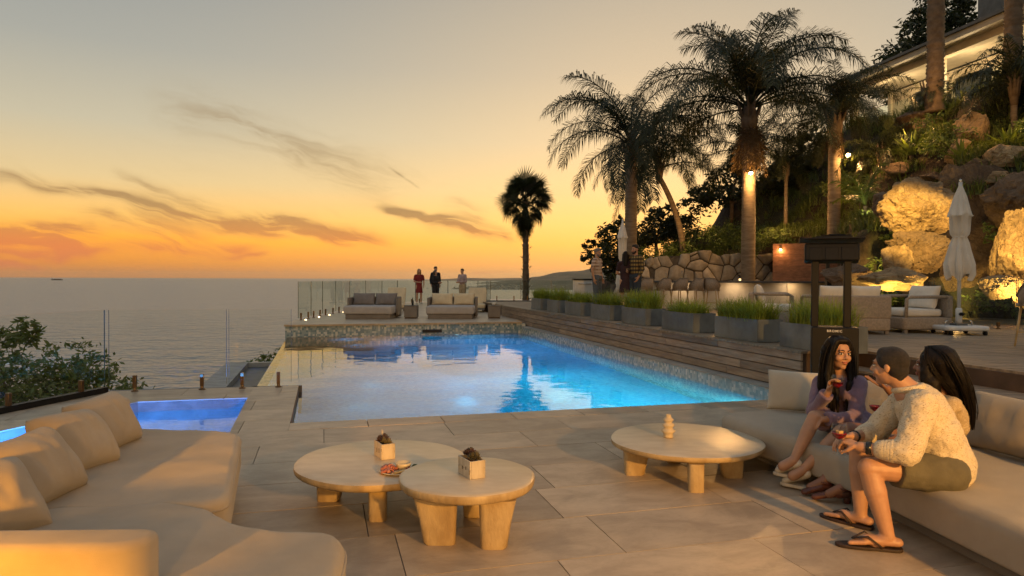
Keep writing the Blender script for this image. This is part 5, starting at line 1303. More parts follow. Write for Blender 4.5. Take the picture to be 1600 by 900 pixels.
for hp_, kn, an in ((hipL, kneL, ankL), (hipR, kneR, ankR)): pr += [cap(hp_, kn, .085, .055), cap(kn, kn + (an - kn) * .35, .052, .053), cap(kn + (an - kn) * .35, an, .050, .031), cap(an, an + V((-.09, .02, -.055)), .033, .030)]
for sh_, el_, wr_ in ((shL, elL, wrL), (shR, elR, wrR)): pr += [cap(sh_, el_, .040, .034), cap(el_, wr_, .034, .024)]
pr += hand_prims(wrL, (-.75, .45, .05), (-.1, .3, -.6), .92, (.9, .95, 1.0, 1.0), 1, (.6, -.5, .5))
pr += hand_prims(wrR, (-.80, .10, .38), (.2, -.2, .9), .92, (.12, .10, .14, .2), -1, (.7, -.6, .3))
blob('body', pr, 'skin_brown', T, .0055, 4)
pr = [cap(hipc + V((0, 0, .04)), chest, .140, .138, .78, latn), cap(chest, neck + V((0, 0, -.07)), .138, .075, .74, latn), cap(shL, shR, .060)]
for sh_, el_ in ((shL, elL), (shR, elR)): pr.append(cap(sh_, sh_ + (el_ - sh_) * .8, .055, .050, ends=False)); pr.append(cap(sh_, chest + (sh_ - chest) * .3, .055, .11))
blob('top', pr, 'lace', T, .008, 6, .5, .01, .05)
pr = [cap(hipL, hipR, .125), cap(hipc + V((0, 0, .02)), hipc + V((0, 0, .08)), .15, .145, .8, latn)]
for hp_, kn in ((hipL, kneL), (hipR, kneR)): pr.append(cap(hp_, hp_ + (kn - hp_) * .35, .112, .100, ends=False))
blob('shorts', pr, 'belt_navy', T, .010, 5)
P_ = lambda x, y, z: headc + Bh @ V((x, y, z)) * .95
pr = [ell(P_(0, -.035, .045), (.098, .105, .098), Bh), cap(P_(0, -.075, .04), P_(.02, -.105, -.08), .105, .085, .8), cap(P_(.02, -.105, -.08), P_(.09, -.17, -.26), .080, .050, .75), cap(P_(.09, -.17, -.26), P_(.12, -.185, -.38), .050, .010, .7)]
for sx in (-1, 1): pr += [cap(P_(sx * .07, .02, .05), P_(sx * .095, .0, -.10), .035, .045), cap(P_(sx * .09, -.02, -.10), P_(sx * .09, -.05, -.24), .05, .035)]
pr += [cap(P_(.04 + .02 * k, -.16 - .006 * k, -.33), P_(.07 + .03 * k, -.18, -.44 - .012 * k), .016, .005) for k in range(3)]
hr = blob('hair', pr, 'hair_black', T, .008, 5, .5, .010, .035)
strands(hr, [[P_(.02 * q, -.01, .140), P_(.045 * q, -.09, .10), P_(.045 * q, -.160, -.02), P_(.030 * q + .05, -.200, -.16), P_(.022 * q + .09, -.215, -.29), P_(.015 * q + .11, -.20, -.42)] for q in (-2, -1, 0, 1, 2)] + [[P_(sx * .03, .02, .135), P_(sx * .095, .0, .06), P_(sx * .105, -.04, -.03), P_(sx * .06 + .03, -.11, -.14), P_(.08, -.16, -.26)] for sx in (-1, 1)], 420, .012, .0030, 'hair_black', 5)
face_parts(T, headc, Bh, .95)
for an, to in ((ankL, J(1272, 786, 4.62) - O), (ankR, J(1257, 776, 4.72) - O)):
    hl = an + V((.02, 0, -.075)); d_ = (to - hl); d_.z = 0; d_.normalize(); s_ = blob('heeled_shoe', [cap(hl + V((0, 0, .035)), hl + d_ * .05 + V((0, 0, .03)), .036, .038, .9), cap(hl + d_ * .05 + V((0, 0, .03)), V((to.x, to.y, .030)) - d_ * .02, .037, .030, .7, d_.cross(V((0, 0, 1))))], 'brown_leather', T, .006, 5)
    MB().tube([hl + V((-.0, 0, .03)), V((hl.x, hl.y, .002)) - d_ * .0], [.026, .020], 10).build('heel', 'brown_leather', s_, True)
    MB().tube([an + V((math.cos(a) * .037, math.sin(a) * .037, .0 + .012 * math.sin(a))) for a in [k * PI / 6 for k in range(13)]], .007, 6, False).build('ankle_strap', 'brown_leather', s_, True)
wine_glass((2.44, 4.56, .535), 'stemmed wine glass held by the woman in the lace top', (0, 0), .45, .95, False)


# --- standing people
def stand(loc, yaw, h, label, skin_='skin_fair', top=None, bottom=None, hair='short', haircol='hair_brown', arms=((.10, .15), (.10, .15)), look=0.0, shoes='brown_leather', beard=False, bare=False, group=None, wide=1.0, voxel=.013):
    """arms: per side (elbow bend forward, hand towards the middle 0..1)"""
    T = thing('person', loc, label, 'person', group, yaw); k = h / 1.75; X_, Y_ = V((1, 0, 0)), V((0, -1, 0))     # faces -y in its own frame
    P2 = lambda x, y, z: V((x * k, -y * k, z * k))
    hipc = P2(0, 0, .93); chest = P2(0, 0, 1.28); neck = P2(0, -.01, 1.46); headc = P2(0, .015, 1.625); B = basis(Matrix.Rotation(look, 3, 'Z') @ V((0, -1, -.05)), (0, 0, 1))
    pr = head_prims(headc, B, k, neck + V((0, 0, -.03)), .052); pr += [cap(hipc, chest, .125 * k * wide, .145 * k * wide, .66, X_), cap(chest, neck + V((0, 0, -.07)), .145 * k * wide, .08 * k, .64, X_), cap(P2(-.17 * wide, 0, 1.42), P2(.17 * wide, 0, 1.42), .048 * k)]
    joints = []
    for s_, (bend, mid) in zip((-1, 1), arms):
        hp_, kn, an = P2(s_ * .09, 0, .90), P2(s_ * .10, .02, .50), P2(s_ * .105, -.015, .09); pr += [cap(hp_, kn, .088 * k, .058 * k), cap(kn, kn + (an - kn) * .35, .056 * k, .056 * k), cap(kn + (an - kn) * .35, an, .055 * k, .038 * k), cap(an + V((0, 0, -.04 * k)), P2(s_ * .12, .13, .035), .040 * k, .032 * k, .8)]
        sh_ = P2(s_ * .185 * wide, 0, 1.41); el_ = P2(s_ * (.25 * wide), -.03 + .06 * bend, 1.12); fwd = math.sin(bend * PI / 2); wr_ = el_ + P2(-s_ * mid * .20 * (.3 + fwd), .24 * fwd, -.24 * math.cos(bend * PI / 2))
        pr += [cap(sh_, el_, .046 * k, .038 * k), cap(el_, wr_, .038 * k, .027 * k)]; pr += hand_prims(wr_, (wr_ - el_), (-s_, -.3, 0), k, (.35, .4, .45, .5), 1 if s_ < 0 else -1); joints.append((hp_, kn, an, sh_, el_, wr_))
    blob('body', pr, skin_, T, voxel * .6, 3)
    if top:
        kind, m_ = top; pr = [cap(hipc + P2(0, 0, .0 if kind != 'dress' else -.02), chest, .150 * k * wide, .168 * k * wide, .70, X_), cap(chest, neck + V((0, 0, -.085 * k)), .165 * k * wide, .075 * k, .68, X_)]
        if not bare: pr.append(cap(P2(-.17 * wide, 0, 1.41), P2(.17 * wide, 0, 1.41), .064 * k))
        if kind == 'dress': pr += [cap(hipc + P2(0, 0, .08), P2(0, 0, .56), .150 * k * wide, .19 * k * wide, .74, X_, ends=False)]
        frac = {'shirt': 1.0, 'short': .55, 'dress': .0 if bare else .6}[kind]
        for (hp_, kn, an, sh_, el_, wr_) in joints:
            if frac > 0: pr += [cap(sh_, sh_ + (el_ - sh_) * min(1, frac * 1.3), .066 * k, .058 * k, ends=frac > .9), cap(sh_, sh_, .064 * k)]
            if frac >= 1: pr += [cap(el_, el_ + (wr_ - el_) * .85, .056 * k, .045 * k, ends=False)]
        blob('dress' if kind == 'dress' else 'shirt', pr, m_, T, voxel * .75, 4, .5, .012, .06)
    if bottom:
        pr = [cap(P2(-.06, 0, .93), P2(.06, 0, .93), .125 * k * wide, flat=.9)]
        for (hp_, kn, an, sh_, el_, wr_) in joints: pr += [cap(hp_, kn, .108 * k, .080 * k), cap(kn, an + V((0, 0, .02)), .080 * k, .066 * k, ends=False)]
        blob('trousers', pr, bottom, T, voxel * .75, 4, .5, .008, .06)
    Q = lambda x, y, z: headc + B @ V((x, y, z)) * k
    if hair == 'short': pr = [ell(Q(0, -.022, .050), (.081 * k, .097 * k, .082 * k), B), ell(Q(0, .035, .098), (.055 * k, .05 * k, .035 * k), B)]
    else:
        pr = [ell(Q(0, -.03, .045), (.088 * k, .10 * k, .09 * k), B), cap(Q(0, -.07, .02), Q(0, -.085, -.26 if hair == 'long' else -.12), .085 * k, .07 * k, .7, X_)]
        for s_ in (-1, 1): pr.append(cap(Q(s_ * .075, .01, .04), Q(s_ * .085, .0, -.26 if hair == 'long' else -.10), .03 * k, .032 * k))
        if hair == 'bun': pr.append(ell(Q(-.02, -.14, .02), (.05 * k,) * 3))
    blob('hair', pr, haircol, T, voxel * .7, 3)
    if beard: blob('beard', [ell(Q(0, .045, -.085), (.05 * k, .045 * k, .035 * k), B), ell(Q(.045, .03, -.06), (.02 * k, .03 * k, .035 * k), B), ell(Q(-.045, .03, -.06), (.02 * k, .03 * k, .035 * k), B)], haircol, T, voxel * .6, 3)
    face_parts(T, headc, B, k, True, haircol)
    for s_ in (-1, 1): shoe(P2(s_ * .125, .17, .006), P2(s_ * .105, -.05, .006), shoes, T, .046 * k, .075 * k, 'shoe')
    return T
mat('dress_red', (.20, .018, .018), .8); mat('cloth_black', (.014, .013, .014), .8); mat('shirt_pink', (.42, .33, .34), .85); mat('denim', (.03, .045, .07), .9, .15, 30); mat('khaki', (.42, .34, .22), .9); mat('jeans_grey', (.10, .12, .14), .9, .15, 30); mat('dress_plum', (.030, .010, .016), .8); mat('hair_blonde', (.30, .17, .07), .5); mat('hair_grey', (.16, .14, .12), .6); mat('navy_cloth', (.012, .014, .022), .8)
stand((-4.55, 33.4, FD), R(20), 1.72, 'person in a red dress with long fair hair on the far terrace', top=('dress', 'dress_red'), hair='long', haircol='hair_blonde', arms=((.9, .8), (.3, .2)), shoes='sneaker', voxel=.018)
stand((-3.88, 34.6, FD), R(35), 1.86, 'tall person in dark suit standing behind the woman in black', top=('shirt', 'navy_cloth'), bottom='navy_cloth', haircol='hair_short', voxel=.018)
stand((-3.78, 33.6, FD), R(60), 1.66, 'person in black with hair in a bun on the far terrace', top=('shirt', 'cloth_black'), bottom='cloth_black', hair='bun', arms=((.95, .9), (.95, .9)), shoes='cloth_black', voxel=.018)
stand((-2.43, 33.4, FD), R(-35), 1.74, 'person in pale pink shirt and cream trousers, rightmost on far terrace', top=('shirt', 'shirt_pink'), bottom='khaki', arms=((.9, .9), (.9, .9)), voxel=.018)
stand((2.44, 19.6, DZ), R(58), 1.78, 'person in a striped short-sleeved shirt beside the grill', 'skin_tan', ('short', 'striped'), 'jeans_grey', 'short', 'hair_grey', ((.12, .2), (.2, .3)), beard=True, wide=1.08)
stand((3.12, 18.75, DZ), R(168), 1.66, 'person in a short dark dress with her back to the pool', 'skin_fair', ('dress', 'dress_plum'), None, 'long', 'hair_black', ((.8, .9), (.8, .9)), shoes='sandal')
stand((3.36, 18.6, DZ), R(-60), 1.84, 'person in a plaid shirt and jeans facing the others', 'skin_tan', ('shirt', 'plaid'), 'denim', 'short', 'hair_short', ((.85, .9), (.3, .2)), beard=True, wide=1.05)
# ------------------------------------------------------------------ hillside
HP = np.array([(1.5, 28, -1.5), (3.5, 28, .6), (4.5, 27, 1.6), (6.5, 27, 2.3), (9, 26.5, 2.8), (10.5, 24.5, 3.3), (12, 25, 5.0), (8.6, 22.8, 2.2), (10.0, 22.2, 2.5), (10.8, 19, 3.0), (9.2, 17.2, 2.9), (9.8, 19.6, 3.2),
               (11, 17.2, 3.7), (12.6, 18, 4.9), (13.0, 20, 5.9), (12.2, 21.5, 5.6), (14.2, 24, 7.4), (14.6, 21, 7.3), (14.6, 28, 7.9), (15.5, 18, 7.0), (13, 15.5, 4.4), (16, 25, 8.0), (19, 28, 8.4), (25, 26, 8.6), (18, 18, 8.2), (8, 30, 3.4), (11, 31, 5.6), (14, 34, 7.6), (5, 31, 2.0), (3, 33, -1), (9, 38, 1.2), (14, 42, 5), (4, 36, -3), (6, 40, -3), (9, 44, -2), (3, 30, -1.2), (5, 34, -.6), (7, 35, .6), (11, 38, 2.2), (5, 38, -3), (2, 38, -4), (2, 34, -3), (7, 44, -3), (20, 40, 9.5), (26, 40, 11), (30, 30, 9), (8.4, 15.4, .2), (10.5, 14.0, .3), (12.0, 13.4, 1.0), (7.5, 16.5, .3), (7.0, 19.5, .3), (7.6, 22.2, .5), (4.5, 25.0, .5), (7.2, 25.2, .5), (14.5, 12.5, 3.5), (17, 12, 6.0), (22, 12, 7), (30, 14, 8)])
ZONE = [(-2, 8), (-2, 24.75), (3.0, 24.4), (9.3, 24.95), (10.5, 22.3), (10.0, 20.3), (9.3, 18.2), (8.3, 16.9), (12.2, 16.2), (12.6, 8)]
def in_zone(x, y):
    c_ = False
    for i in range(len(ZONE)):
        (x0, y0), (x1, y1) = ZONE[i - 1], ZONE[i]
        if (y0 > y) != (y1 > y) and x < (x1 - x0) * (y - y0) / (y1 - y0) + x0: c_ = not c_
    return c_
def hill_z(x, y):
    if in_zone(x, y): return -3.0
    d2 = (HP[:, 0] - x) ** 2 + (HP[:, 1] - y) ** 2 + .15; w_ = 1 / d2 ** 1.7
    return float((w_ * HP[:, 2]).sum() / w_.sum())
vs, fs = [], []; nx_, ny_ = 90, 100
for j in range(ny_ + 1):
    for i in range(nx_ + 1):
        x = 1.0 + 32 * (i / nx_) ** 1.15; y = 12.2 + 34 * j / ny_
        vs.append((x, y, hill_z(x, y) + .16 * fbm(x, y, 1.6)))
for j in range(ny_):
    for i in range(nx_): a = j * (nx_ + 1) + i; fs.append((a, a + 1, a + nx_ + 2, a + nx_ + 1))
struct(MB().add(vs, fs).build('hillside', 'soil_hill', None, True))

# ------------------------------------------------------------------ plants
def frond_mesh(seed, L, e0, bend, n=44, ll=.62, plume=.5, wd=.034, tipdroop=.8):
    rr = random.Random(seed); N = 14; pts = [Vector((0, 0, 0))]; th = []
    for i in range(N):
        s_ = (i + .5) / N; a = e0 - bend * s_ ** 1.25; th.append(a); pts.append(pts[-1] + Vector((math.cos(a), 0, math.sin(a))) * L / N)
    mb_ = MB(); mb_.tube(pts, [.028 * (1 - .85 * i / N) + .004 for i in range(N + 1)], 5)
    vs, fs = [], []
    for k in range(n):
        s_ = .14 + .86 * (k + rr.random() * .6) / n; f = s_ * N; i = min(N - 1, int(f)); p = pts[i].lerp(pts[i + 1], f - i)
        a = th[i]; tan = Vector((math.cos(a), 0, math.sin(a))); upv = Vector((-math.sin(a), 0, math.cos(a)))
        prof_ = (math.sin(PI * (.10 + .86 * s_)) ** .55) * ll
        for side in (-1, 1):
            l_ = prof_ * rr.uniform(.8, 1.12); fw = .35 + .55 * s_
            d_ = (tan * fw + Vector((0, side, 0)) * .85 + upv * rr.uniform(-plume, plume + .12)).normalized()
            m_ = p + d_ * l_ * .5; e_ = (d_ + Vector((0, 0, -tipdroop * rr.uniform(.7, 1.3)))).normalized(); q = m_ + e_ * l_ * .5
            wv_ = d_.cross(upv); wv_ = (wv_.normalized() if wv_.length > .05 else tan) * wd * .5
            i0 = len(vs); vs += [p - wv_ * .5, p + wv_ * .5, m_ + wv_, m_ - wv_, q]
            fs += [(i0, i0 + 1, i0 + 2, i0 + 3), (i0 + 3, i0 + 2, i0 + 4)]
    return mb_.add(vs, fs).mesh('frond')
def prep(me, material): me.materials.append(M[material]); return me
FR = {}
def frond_set(key, material, L, ll, n, wd, sets):
    FR[key] = [[prep(frond_mesh(hash((key, e, q)) % 9999 if False else (len(key) * 100 + int(e * 10) + q), L * ls, R(e), R(b_), n, ll, .5, wd, td), material) for q in range(2)] for (e, b_, ls, td) in sets]
QUEEN = [(86, 105, 1.0, 1.1), (72, 128, 1.1, 1.3), (56, 130, 1.1, 1.4), (36, 118, 1.05, 1.5), (12, 95, .95, 1.4), (-18, 60, .85, 1.2)]
frond_set('queen', 'palm_leaf', 3.9, .84, 96, .027, QUEEN)
frond_set('date', 'palm_leaf', 2.0, .46, 44, .030, QUEEN)
frond_set('lit', 'bright_leaf', 1.25, .42, 22, .034, [(84, 40, 1.0, .5), (64, 60, 1.0, .5), (42, 70, .95, .6)])


def trunk_mesh(h, r0, r1, lean=(0, 0), rings=.11, amp=.012, n=16, rough=0.0, seed=1):
    rr = random.Random(seed); k = max(6, int(h / rings)); pts, rad = [], []
    for i in range(2 * k + 1):
        t = i / (2 * k); pts.append((lean[0] * t * t, lean[1] * t * t, h * t)); rad.append((r0 + (r1 - r0) * min(1, t * 1.15)) * (1 + (amp / r0 if i % 2 else 0)) + rough * rr.uniform(-1, 1))
    rad[0] *= 1.25; rad[1] *= 1.12
    return MB().tube(pts, rad, n)
def palm(name, x, y, z, h, label, key='queen', nf=26, r0=.21, r1=.17, lean=(0, 0), sc=1.0, seed=1, levels=None, shaft=True, skirt=0, group='queen palms', amp=.012, rough=0.0, bark='palm_bark', azs=None):
    rr = random.Random(seed); T = thing(name, (x, y, z), label, 'palm tree', group)
    trunk_mesh(h, r0, r1, lean, .12, amp, 16, rough, seed).build('trunk', bark, T, True)
    top = Vector((lean[0], lean[1], h))
    if shaft:
        MB().tube([top - Vector((0, 0, .25)), top + Vector((0, 0, .05)), top + Vector((0, 0, .45)), top + Vector((0, 0, .9))], [r1 * 1.1, r1 * 1.35, r1 * .95, r1 * .35], 12).build('crownshaft', 'bark', T, True)
        for k in range(9):
            a = k * 2.4; d_ = Vector((math.cos(a), math.sin(a), 0)); MB().tube([top + d_ * r1 * .8 + Vector((0, 0, .0)), top + d_ * r1 * 1.5 + Vector((0, 0, .35)), top + d_ * r1 * 2.2 + Vector((0, 0, .75))], [.06, .045, .02], 6).build('leaf_base', 'bark', T, True)
    sets = FR[key]; lv = levels or [0, 1, 2, 3, 4, 1, 2, 3, 2, 5]
    for k in range(nf):
        e = lv[k % len(lv)]; me = sets[e % len(sets)][k % 2]
        az = (azs[k % len(azs)] + rr.uniform(-.2, .2)) if azs else k * 2.39996 + rr.uniform(-.25, .25)
        inst('frond', me, T, top + Vector((0, 0, .35 * sc if shaft else .05)), (rr.uniform(-.18, .18), rr.uniform(-.12, .12), az), sc * rr.uniform(.88, 1.08))
    for k in range(skirt):
        az = k * 2.4; o = inst('dead_frond', FR['thatch'][k % 2], T, top + Vector((0, 0, .15)), (0, 0, az), sc * rr.uniform(.75, 1.1))
    return T
FR['thatch'] = [prep(frond_mesh(900 + q, 1.7, R(-66), R(18), 34, .34, .8, .03, .5), 'thatch') for q in range(2)]
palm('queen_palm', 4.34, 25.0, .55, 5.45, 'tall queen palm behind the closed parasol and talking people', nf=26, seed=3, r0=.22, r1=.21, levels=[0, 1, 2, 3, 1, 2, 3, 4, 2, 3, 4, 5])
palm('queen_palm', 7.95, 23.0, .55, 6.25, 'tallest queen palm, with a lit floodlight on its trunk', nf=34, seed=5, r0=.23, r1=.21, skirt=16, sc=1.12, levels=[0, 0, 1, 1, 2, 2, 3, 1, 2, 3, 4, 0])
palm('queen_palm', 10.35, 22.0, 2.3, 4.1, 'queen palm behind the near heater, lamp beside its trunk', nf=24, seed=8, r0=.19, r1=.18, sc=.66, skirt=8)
palm('garden_palm', 6.9, 27.5, 2.2, 3.4, 'leaning dark palm between the two tallest queen palms', nf=18, seed=11, r0=.13, r1=.10, lean=(-1.0, 0), sc=.85, group='dark hillside palms', amp=.006)
palm('garden_palm', 9.0, 25.8, 2.8, 3.2, 'slim dark palm just right of the tallest palm', nf=18, seed=12, r0=.10, r1=.08, sc=.75, group='dark hillside palms', amp=.006)
palm('garden_palm', 10.0, 25.0, 3.2, 2.1, 'slender palm with a pale uplit trunk on the hillside', nf=16, seed=13, r0=.07, r1=.06, sc=.6, group='dark hillside palms', amp=.004)
palm('garden_palm', 12.3, 24.0, 4.3, 1.0, 'bushy palm below the house corner and glass railing', 'date', nf=24, seed=14, r0=.12, r1=.10, sc=.72, group='dark hillside palms')
palm('garden_palm', 11.5, 21.3, 4.0, 1.0, 'dark palm on the slope right of the third queen palm', 'date', nf=22, seed=15, r0=.10, r1=.08, sc=.80, group='dark hillside palms')
palm('garden_palm', 13.6, 22.3, 6.8, .45, 'low palm at the foot of the rough trunk before house', 'date', nf=22, seed=16, r0=.16, r1=.14, sc=.5, group='dark hillside palms')
palm('garden_palm', 13.9, 19.0, 4.6, 2.0, 'yellow-lit palm at the right picture edge above the boulders', 'date', nf=26, seed=17, r0=.10, r1=.08, sc=1.0, group='dark hillside palms')
palm('garden_palm', 15.0, 19.6, 5.9, .5, 'broad palm at the right edge under the house lantern', 'date', nf=24, seed=18, r0=.12, r1=.11, sc=.85, group='dark hillside palms')
palm('young_palm', 9.75, 18.9, 3.1, .45, 'small bright green uplit palm left of the lit boulder', 'lit', nf=7, seed=19, r0=.05, r1=.04, shaft=False, group='young palms', azs=[0.1, 2.9, 1.5, -.5, 3.6, .9, 2.2])
palm('rough_trunk_palm', 13.55, 22.0, 6.9, 7.5, 'rough stubbly palm trunk rising before the house, nearest the column', 'date', nf=20, seed=20, r0=.24, r1=.23, amp=.03, rough=.02, bark='bark', group='tall palms before the house')
palm('rough_trunk_palm', 14.58, 20.0, 7.2, 7.5, 'rough palm trunk at the right edge beside the lantern', 'date', nf=20, seed=21, r0=.22, r1=.21, amp=.03, rough=.02, bark='bark', group='tall palms before the house')

# fan palm on the point
F = thing('fan_palm', (.74, 36.5, -.6), 'lone fan palm silhouetted against the sunset', 'palm tree')
trunk_mesh(6.2, .16, .15, (-.05, 0), .12, .03, 12, .025, 4).build('trunk', 'bark', F, True)
for k in range(40):                       # old leaf stubs
    a = k * 2.4; z = 1.0 + k * .13; MB().tube([(math.cos(a) * .19, math.sin(a) * .19, z), (math.cos(a) * .30, math.sin(a) * .30, z + .10)], [.03, .012], 4).build('leaf_stub', 'bark', F)
def fan_leaf(seed, pet, rad, droop):
    rr = random.Random(seed); vs, fs = [], []; mb_ = MB(); mb_.tube([(0, 0, 0), (pet * .5, 0, .03), (pet, 0, 0)], [.025, .018, .014], 5)
    n_ = 26
    for k in range(n_):
        a = R(-125 + 250 * k / (n_ - 1)); L = rad * (.80 + .2 * math.cos(a * .7)) * rr.uniform(.92, 1.06); hw = R(3.6)
        def pt(r_, an, lift): return Vector((pet + r_ * math.cos(an), r_ * math.sin(an), lift - droop * (r_ / rad) ** 2 * rad * .35))
        i0 = len(vs); vs += [pt(.03, a, 0), pt(L * .5, a - hw * 1.2, .03), pt(L * .5, a, -.01), pt(L * .5, a + hw * 1.2, .03), pt(L, a + rr.uniform(-.05, .05), -.02 - droop * .12 * rr.random())]
        fs += [(i0, i0 + 1, i0 + 2), (i0, i0 + 2, i0 + 3), (i0 + 1, i0 + 4, i0 + 2), (i0 + 2, i0 + 4, i0 + 3)]
    return prep(mb_.add(vs, fs).mesh('leaf'), 'palm_leaf')
fl = [fan_leaf(q, .85, .84, .5) for q in range(3)] + [fan_leaf(q + 5, .82, .82, 1.0) for q in range(2)]
rr = random.Random(4)
for k in range(52):
    el = [80, 62, 45, 28, 12, -8, -28, 55, 35, 2, -48, 20, -18][k % 13]
    o = inst('leaf', fl[k % 3] if el > 0 else fl[3 + k % 2], F, (-.05, 0, 6.2 + .25 * math.sin(R(el)) * .8), (rr.uniform(-1.05, 1.05), -R(el + rr.uniform(-9, 9)), (k // 13) * 1.57 + (k % 13) * 2.4 + rr.uniform(-.3, .3)), rr.uniform(.80, 1.05))
for k in range(12):
    a = k * .55; inst('dead_leaf', fl[3 + k % 2], F, (-.05, 0, 5.85 - .25 * (k % 3)), (rr.uniform(-.5, .5), R(70 + 6 * (k % 3)), a), .78)


def crown_mesh(seed, lobes, n, leaf, flat=.7):
    rr = random.Random(seed); vs, fs = [], []; tot = sum(l[3] ** 2 for l in lobes)
    for (cx, cy, cz, r_) in lobes:
        m_ = int(n * r_ * r_ / tot); clus = max(6, m_ // 22); cs = []
        for _ in range(clus):
            d_ = Vector((rr.gauss(0, 1), rr.gauss(0, 1), rr.gauss(0, 1))).normalized(); q = r_ * (rr.random() ** .38) * (1 + .18 * rr.uniform(-1, 1))
            cs.append(Vector((cx, cy, cz)) + Vector((d_.x * q, d_.y * q, d_.z * q * flat)))
        for k in range(m_):
            c_ = cs[k % clus]; p = c_ + Vector((rr.gauss(0, 1), rr.gauss(0, 1), rr.gauss(0, .8))) * r_ * .11
            a = Vector((rr.gauss(0, 1), rr.gauss(0, 1), rr.gauss(0, .7))).normalized(); b_ = a.orthogonal().normalized(); b_ = (b_ * math.cos(k) + a.cross(b_) * math.sin(k))
            s_ = leaf * rr.uniform(.6, 1.25); i0 = len(vs)
            vs += [p - a * s_, p + b_ * s_ * .36, p + a * s_, p - b_ * s_ * .36]; fs.append((i0, i0 + 1, i0 + 2, i0 + 3))
    return MB().add(vs, fs).mesh('crown')
def tree(name, x, y, z, lobes, n, leaf, label, trunk=None, material='tree_leaf', seed=1, cat='tree', group=None, part='crown'):
    T = thing(name, (x, y, z), label, cat, group); rr = random.Random(seed)
    if trunk:
        h, r_ = trunk; MB().tube([(0, 0, -.2), (.04, 0, h * .5), (0, .05, h)], [r_, r_ * .8, r_ * .55], 8).build('trunk', 'bark', T, True)
        for (cx, cy, cz, q) in lobes[:6]: MB().tube([(0, 0, h * .75), (cx * .5, cy * .5, (h + cz) / 2), (cx, cy, cz)], [r_ * .5, r_ * .3, r_ * .1], 5).build('limb', 'bark', T, True)
    o = link(part, crown_mesh(seed, lobes, n, leaf), material, T)
    return T
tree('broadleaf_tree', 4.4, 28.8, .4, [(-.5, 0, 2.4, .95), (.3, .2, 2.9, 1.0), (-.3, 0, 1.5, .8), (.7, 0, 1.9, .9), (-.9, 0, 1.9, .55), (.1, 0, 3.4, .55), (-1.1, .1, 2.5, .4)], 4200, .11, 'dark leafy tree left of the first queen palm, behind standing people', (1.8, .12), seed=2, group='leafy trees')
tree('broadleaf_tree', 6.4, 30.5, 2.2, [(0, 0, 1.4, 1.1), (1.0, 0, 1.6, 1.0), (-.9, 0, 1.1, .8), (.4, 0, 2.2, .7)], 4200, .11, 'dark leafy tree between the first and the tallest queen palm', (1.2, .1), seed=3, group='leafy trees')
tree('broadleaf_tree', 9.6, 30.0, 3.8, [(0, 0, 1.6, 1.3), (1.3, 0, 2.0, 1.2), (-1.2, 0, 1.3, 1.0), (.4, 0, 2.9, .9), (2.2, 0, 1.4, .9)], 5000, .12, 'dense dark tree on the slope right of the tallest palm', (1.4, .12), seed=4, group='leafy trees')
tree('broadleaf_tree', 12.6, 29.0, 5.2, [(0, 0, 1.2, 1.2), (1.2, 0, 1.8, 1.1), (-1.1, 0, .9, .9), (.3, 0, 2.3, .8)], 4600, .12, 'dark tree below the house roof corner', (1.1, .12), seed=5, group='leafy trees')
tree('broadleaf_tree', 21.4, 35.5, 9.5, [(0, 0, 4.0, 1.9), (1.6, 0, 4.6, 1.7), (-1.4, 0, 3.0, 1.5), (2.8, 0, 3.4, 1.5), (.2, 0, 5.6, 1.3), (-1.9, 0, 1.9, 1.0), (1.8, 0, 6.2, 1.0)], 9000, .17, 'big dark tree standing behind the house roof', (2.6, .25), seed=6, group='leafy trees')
tree('round_bush', -8.75, 12.6, -2.45, [(0, 0, 1.7, 1.2), (1.2, .2, 1.4, 1.0), (-1.3, 0, 1.6, 1.2), (-2.6, -.4, 1.5, 1.3), (.5, .4, 2.2, .7), (-1.0, .1, 2.5, .7), (1.9, .2, .9, .7), (-2.4, 0, 2.4, .7), (-.2, 0, 2.9, .4), (-1.9, 0, 2.9, .4)], 17000, .070, 'dark leafy bush behind the glass at far left', (.8, .1), 'shrub_leaf', 7, 'bush', 'bushes', 'foliage')
tree('round_bush', -7.9, 23.6, -2.5, [(0, 0, .9, 1.0), (1.2, 0, 1.4, 1.1), (-1.0, .2, .4, .9), (2.0, .4, 1.6, .9)], 5200, .085, 'dark bush below the far terrace corner', (.6, .1), 'shrub_leaf', 8, 'bush', 'bushes', 'foliage')
tree('round_bush', -8.9, 15.6, -3.2, [(0, 0, .5, .8), (.9, .2, .7, .7), (-.9, 0, .3, .7)], 2600, .075, 'low dark bush beyond the glass behind the hot tub', None, 'shrub_leaf', 9, 'bush', 'bushes', 'foliage')
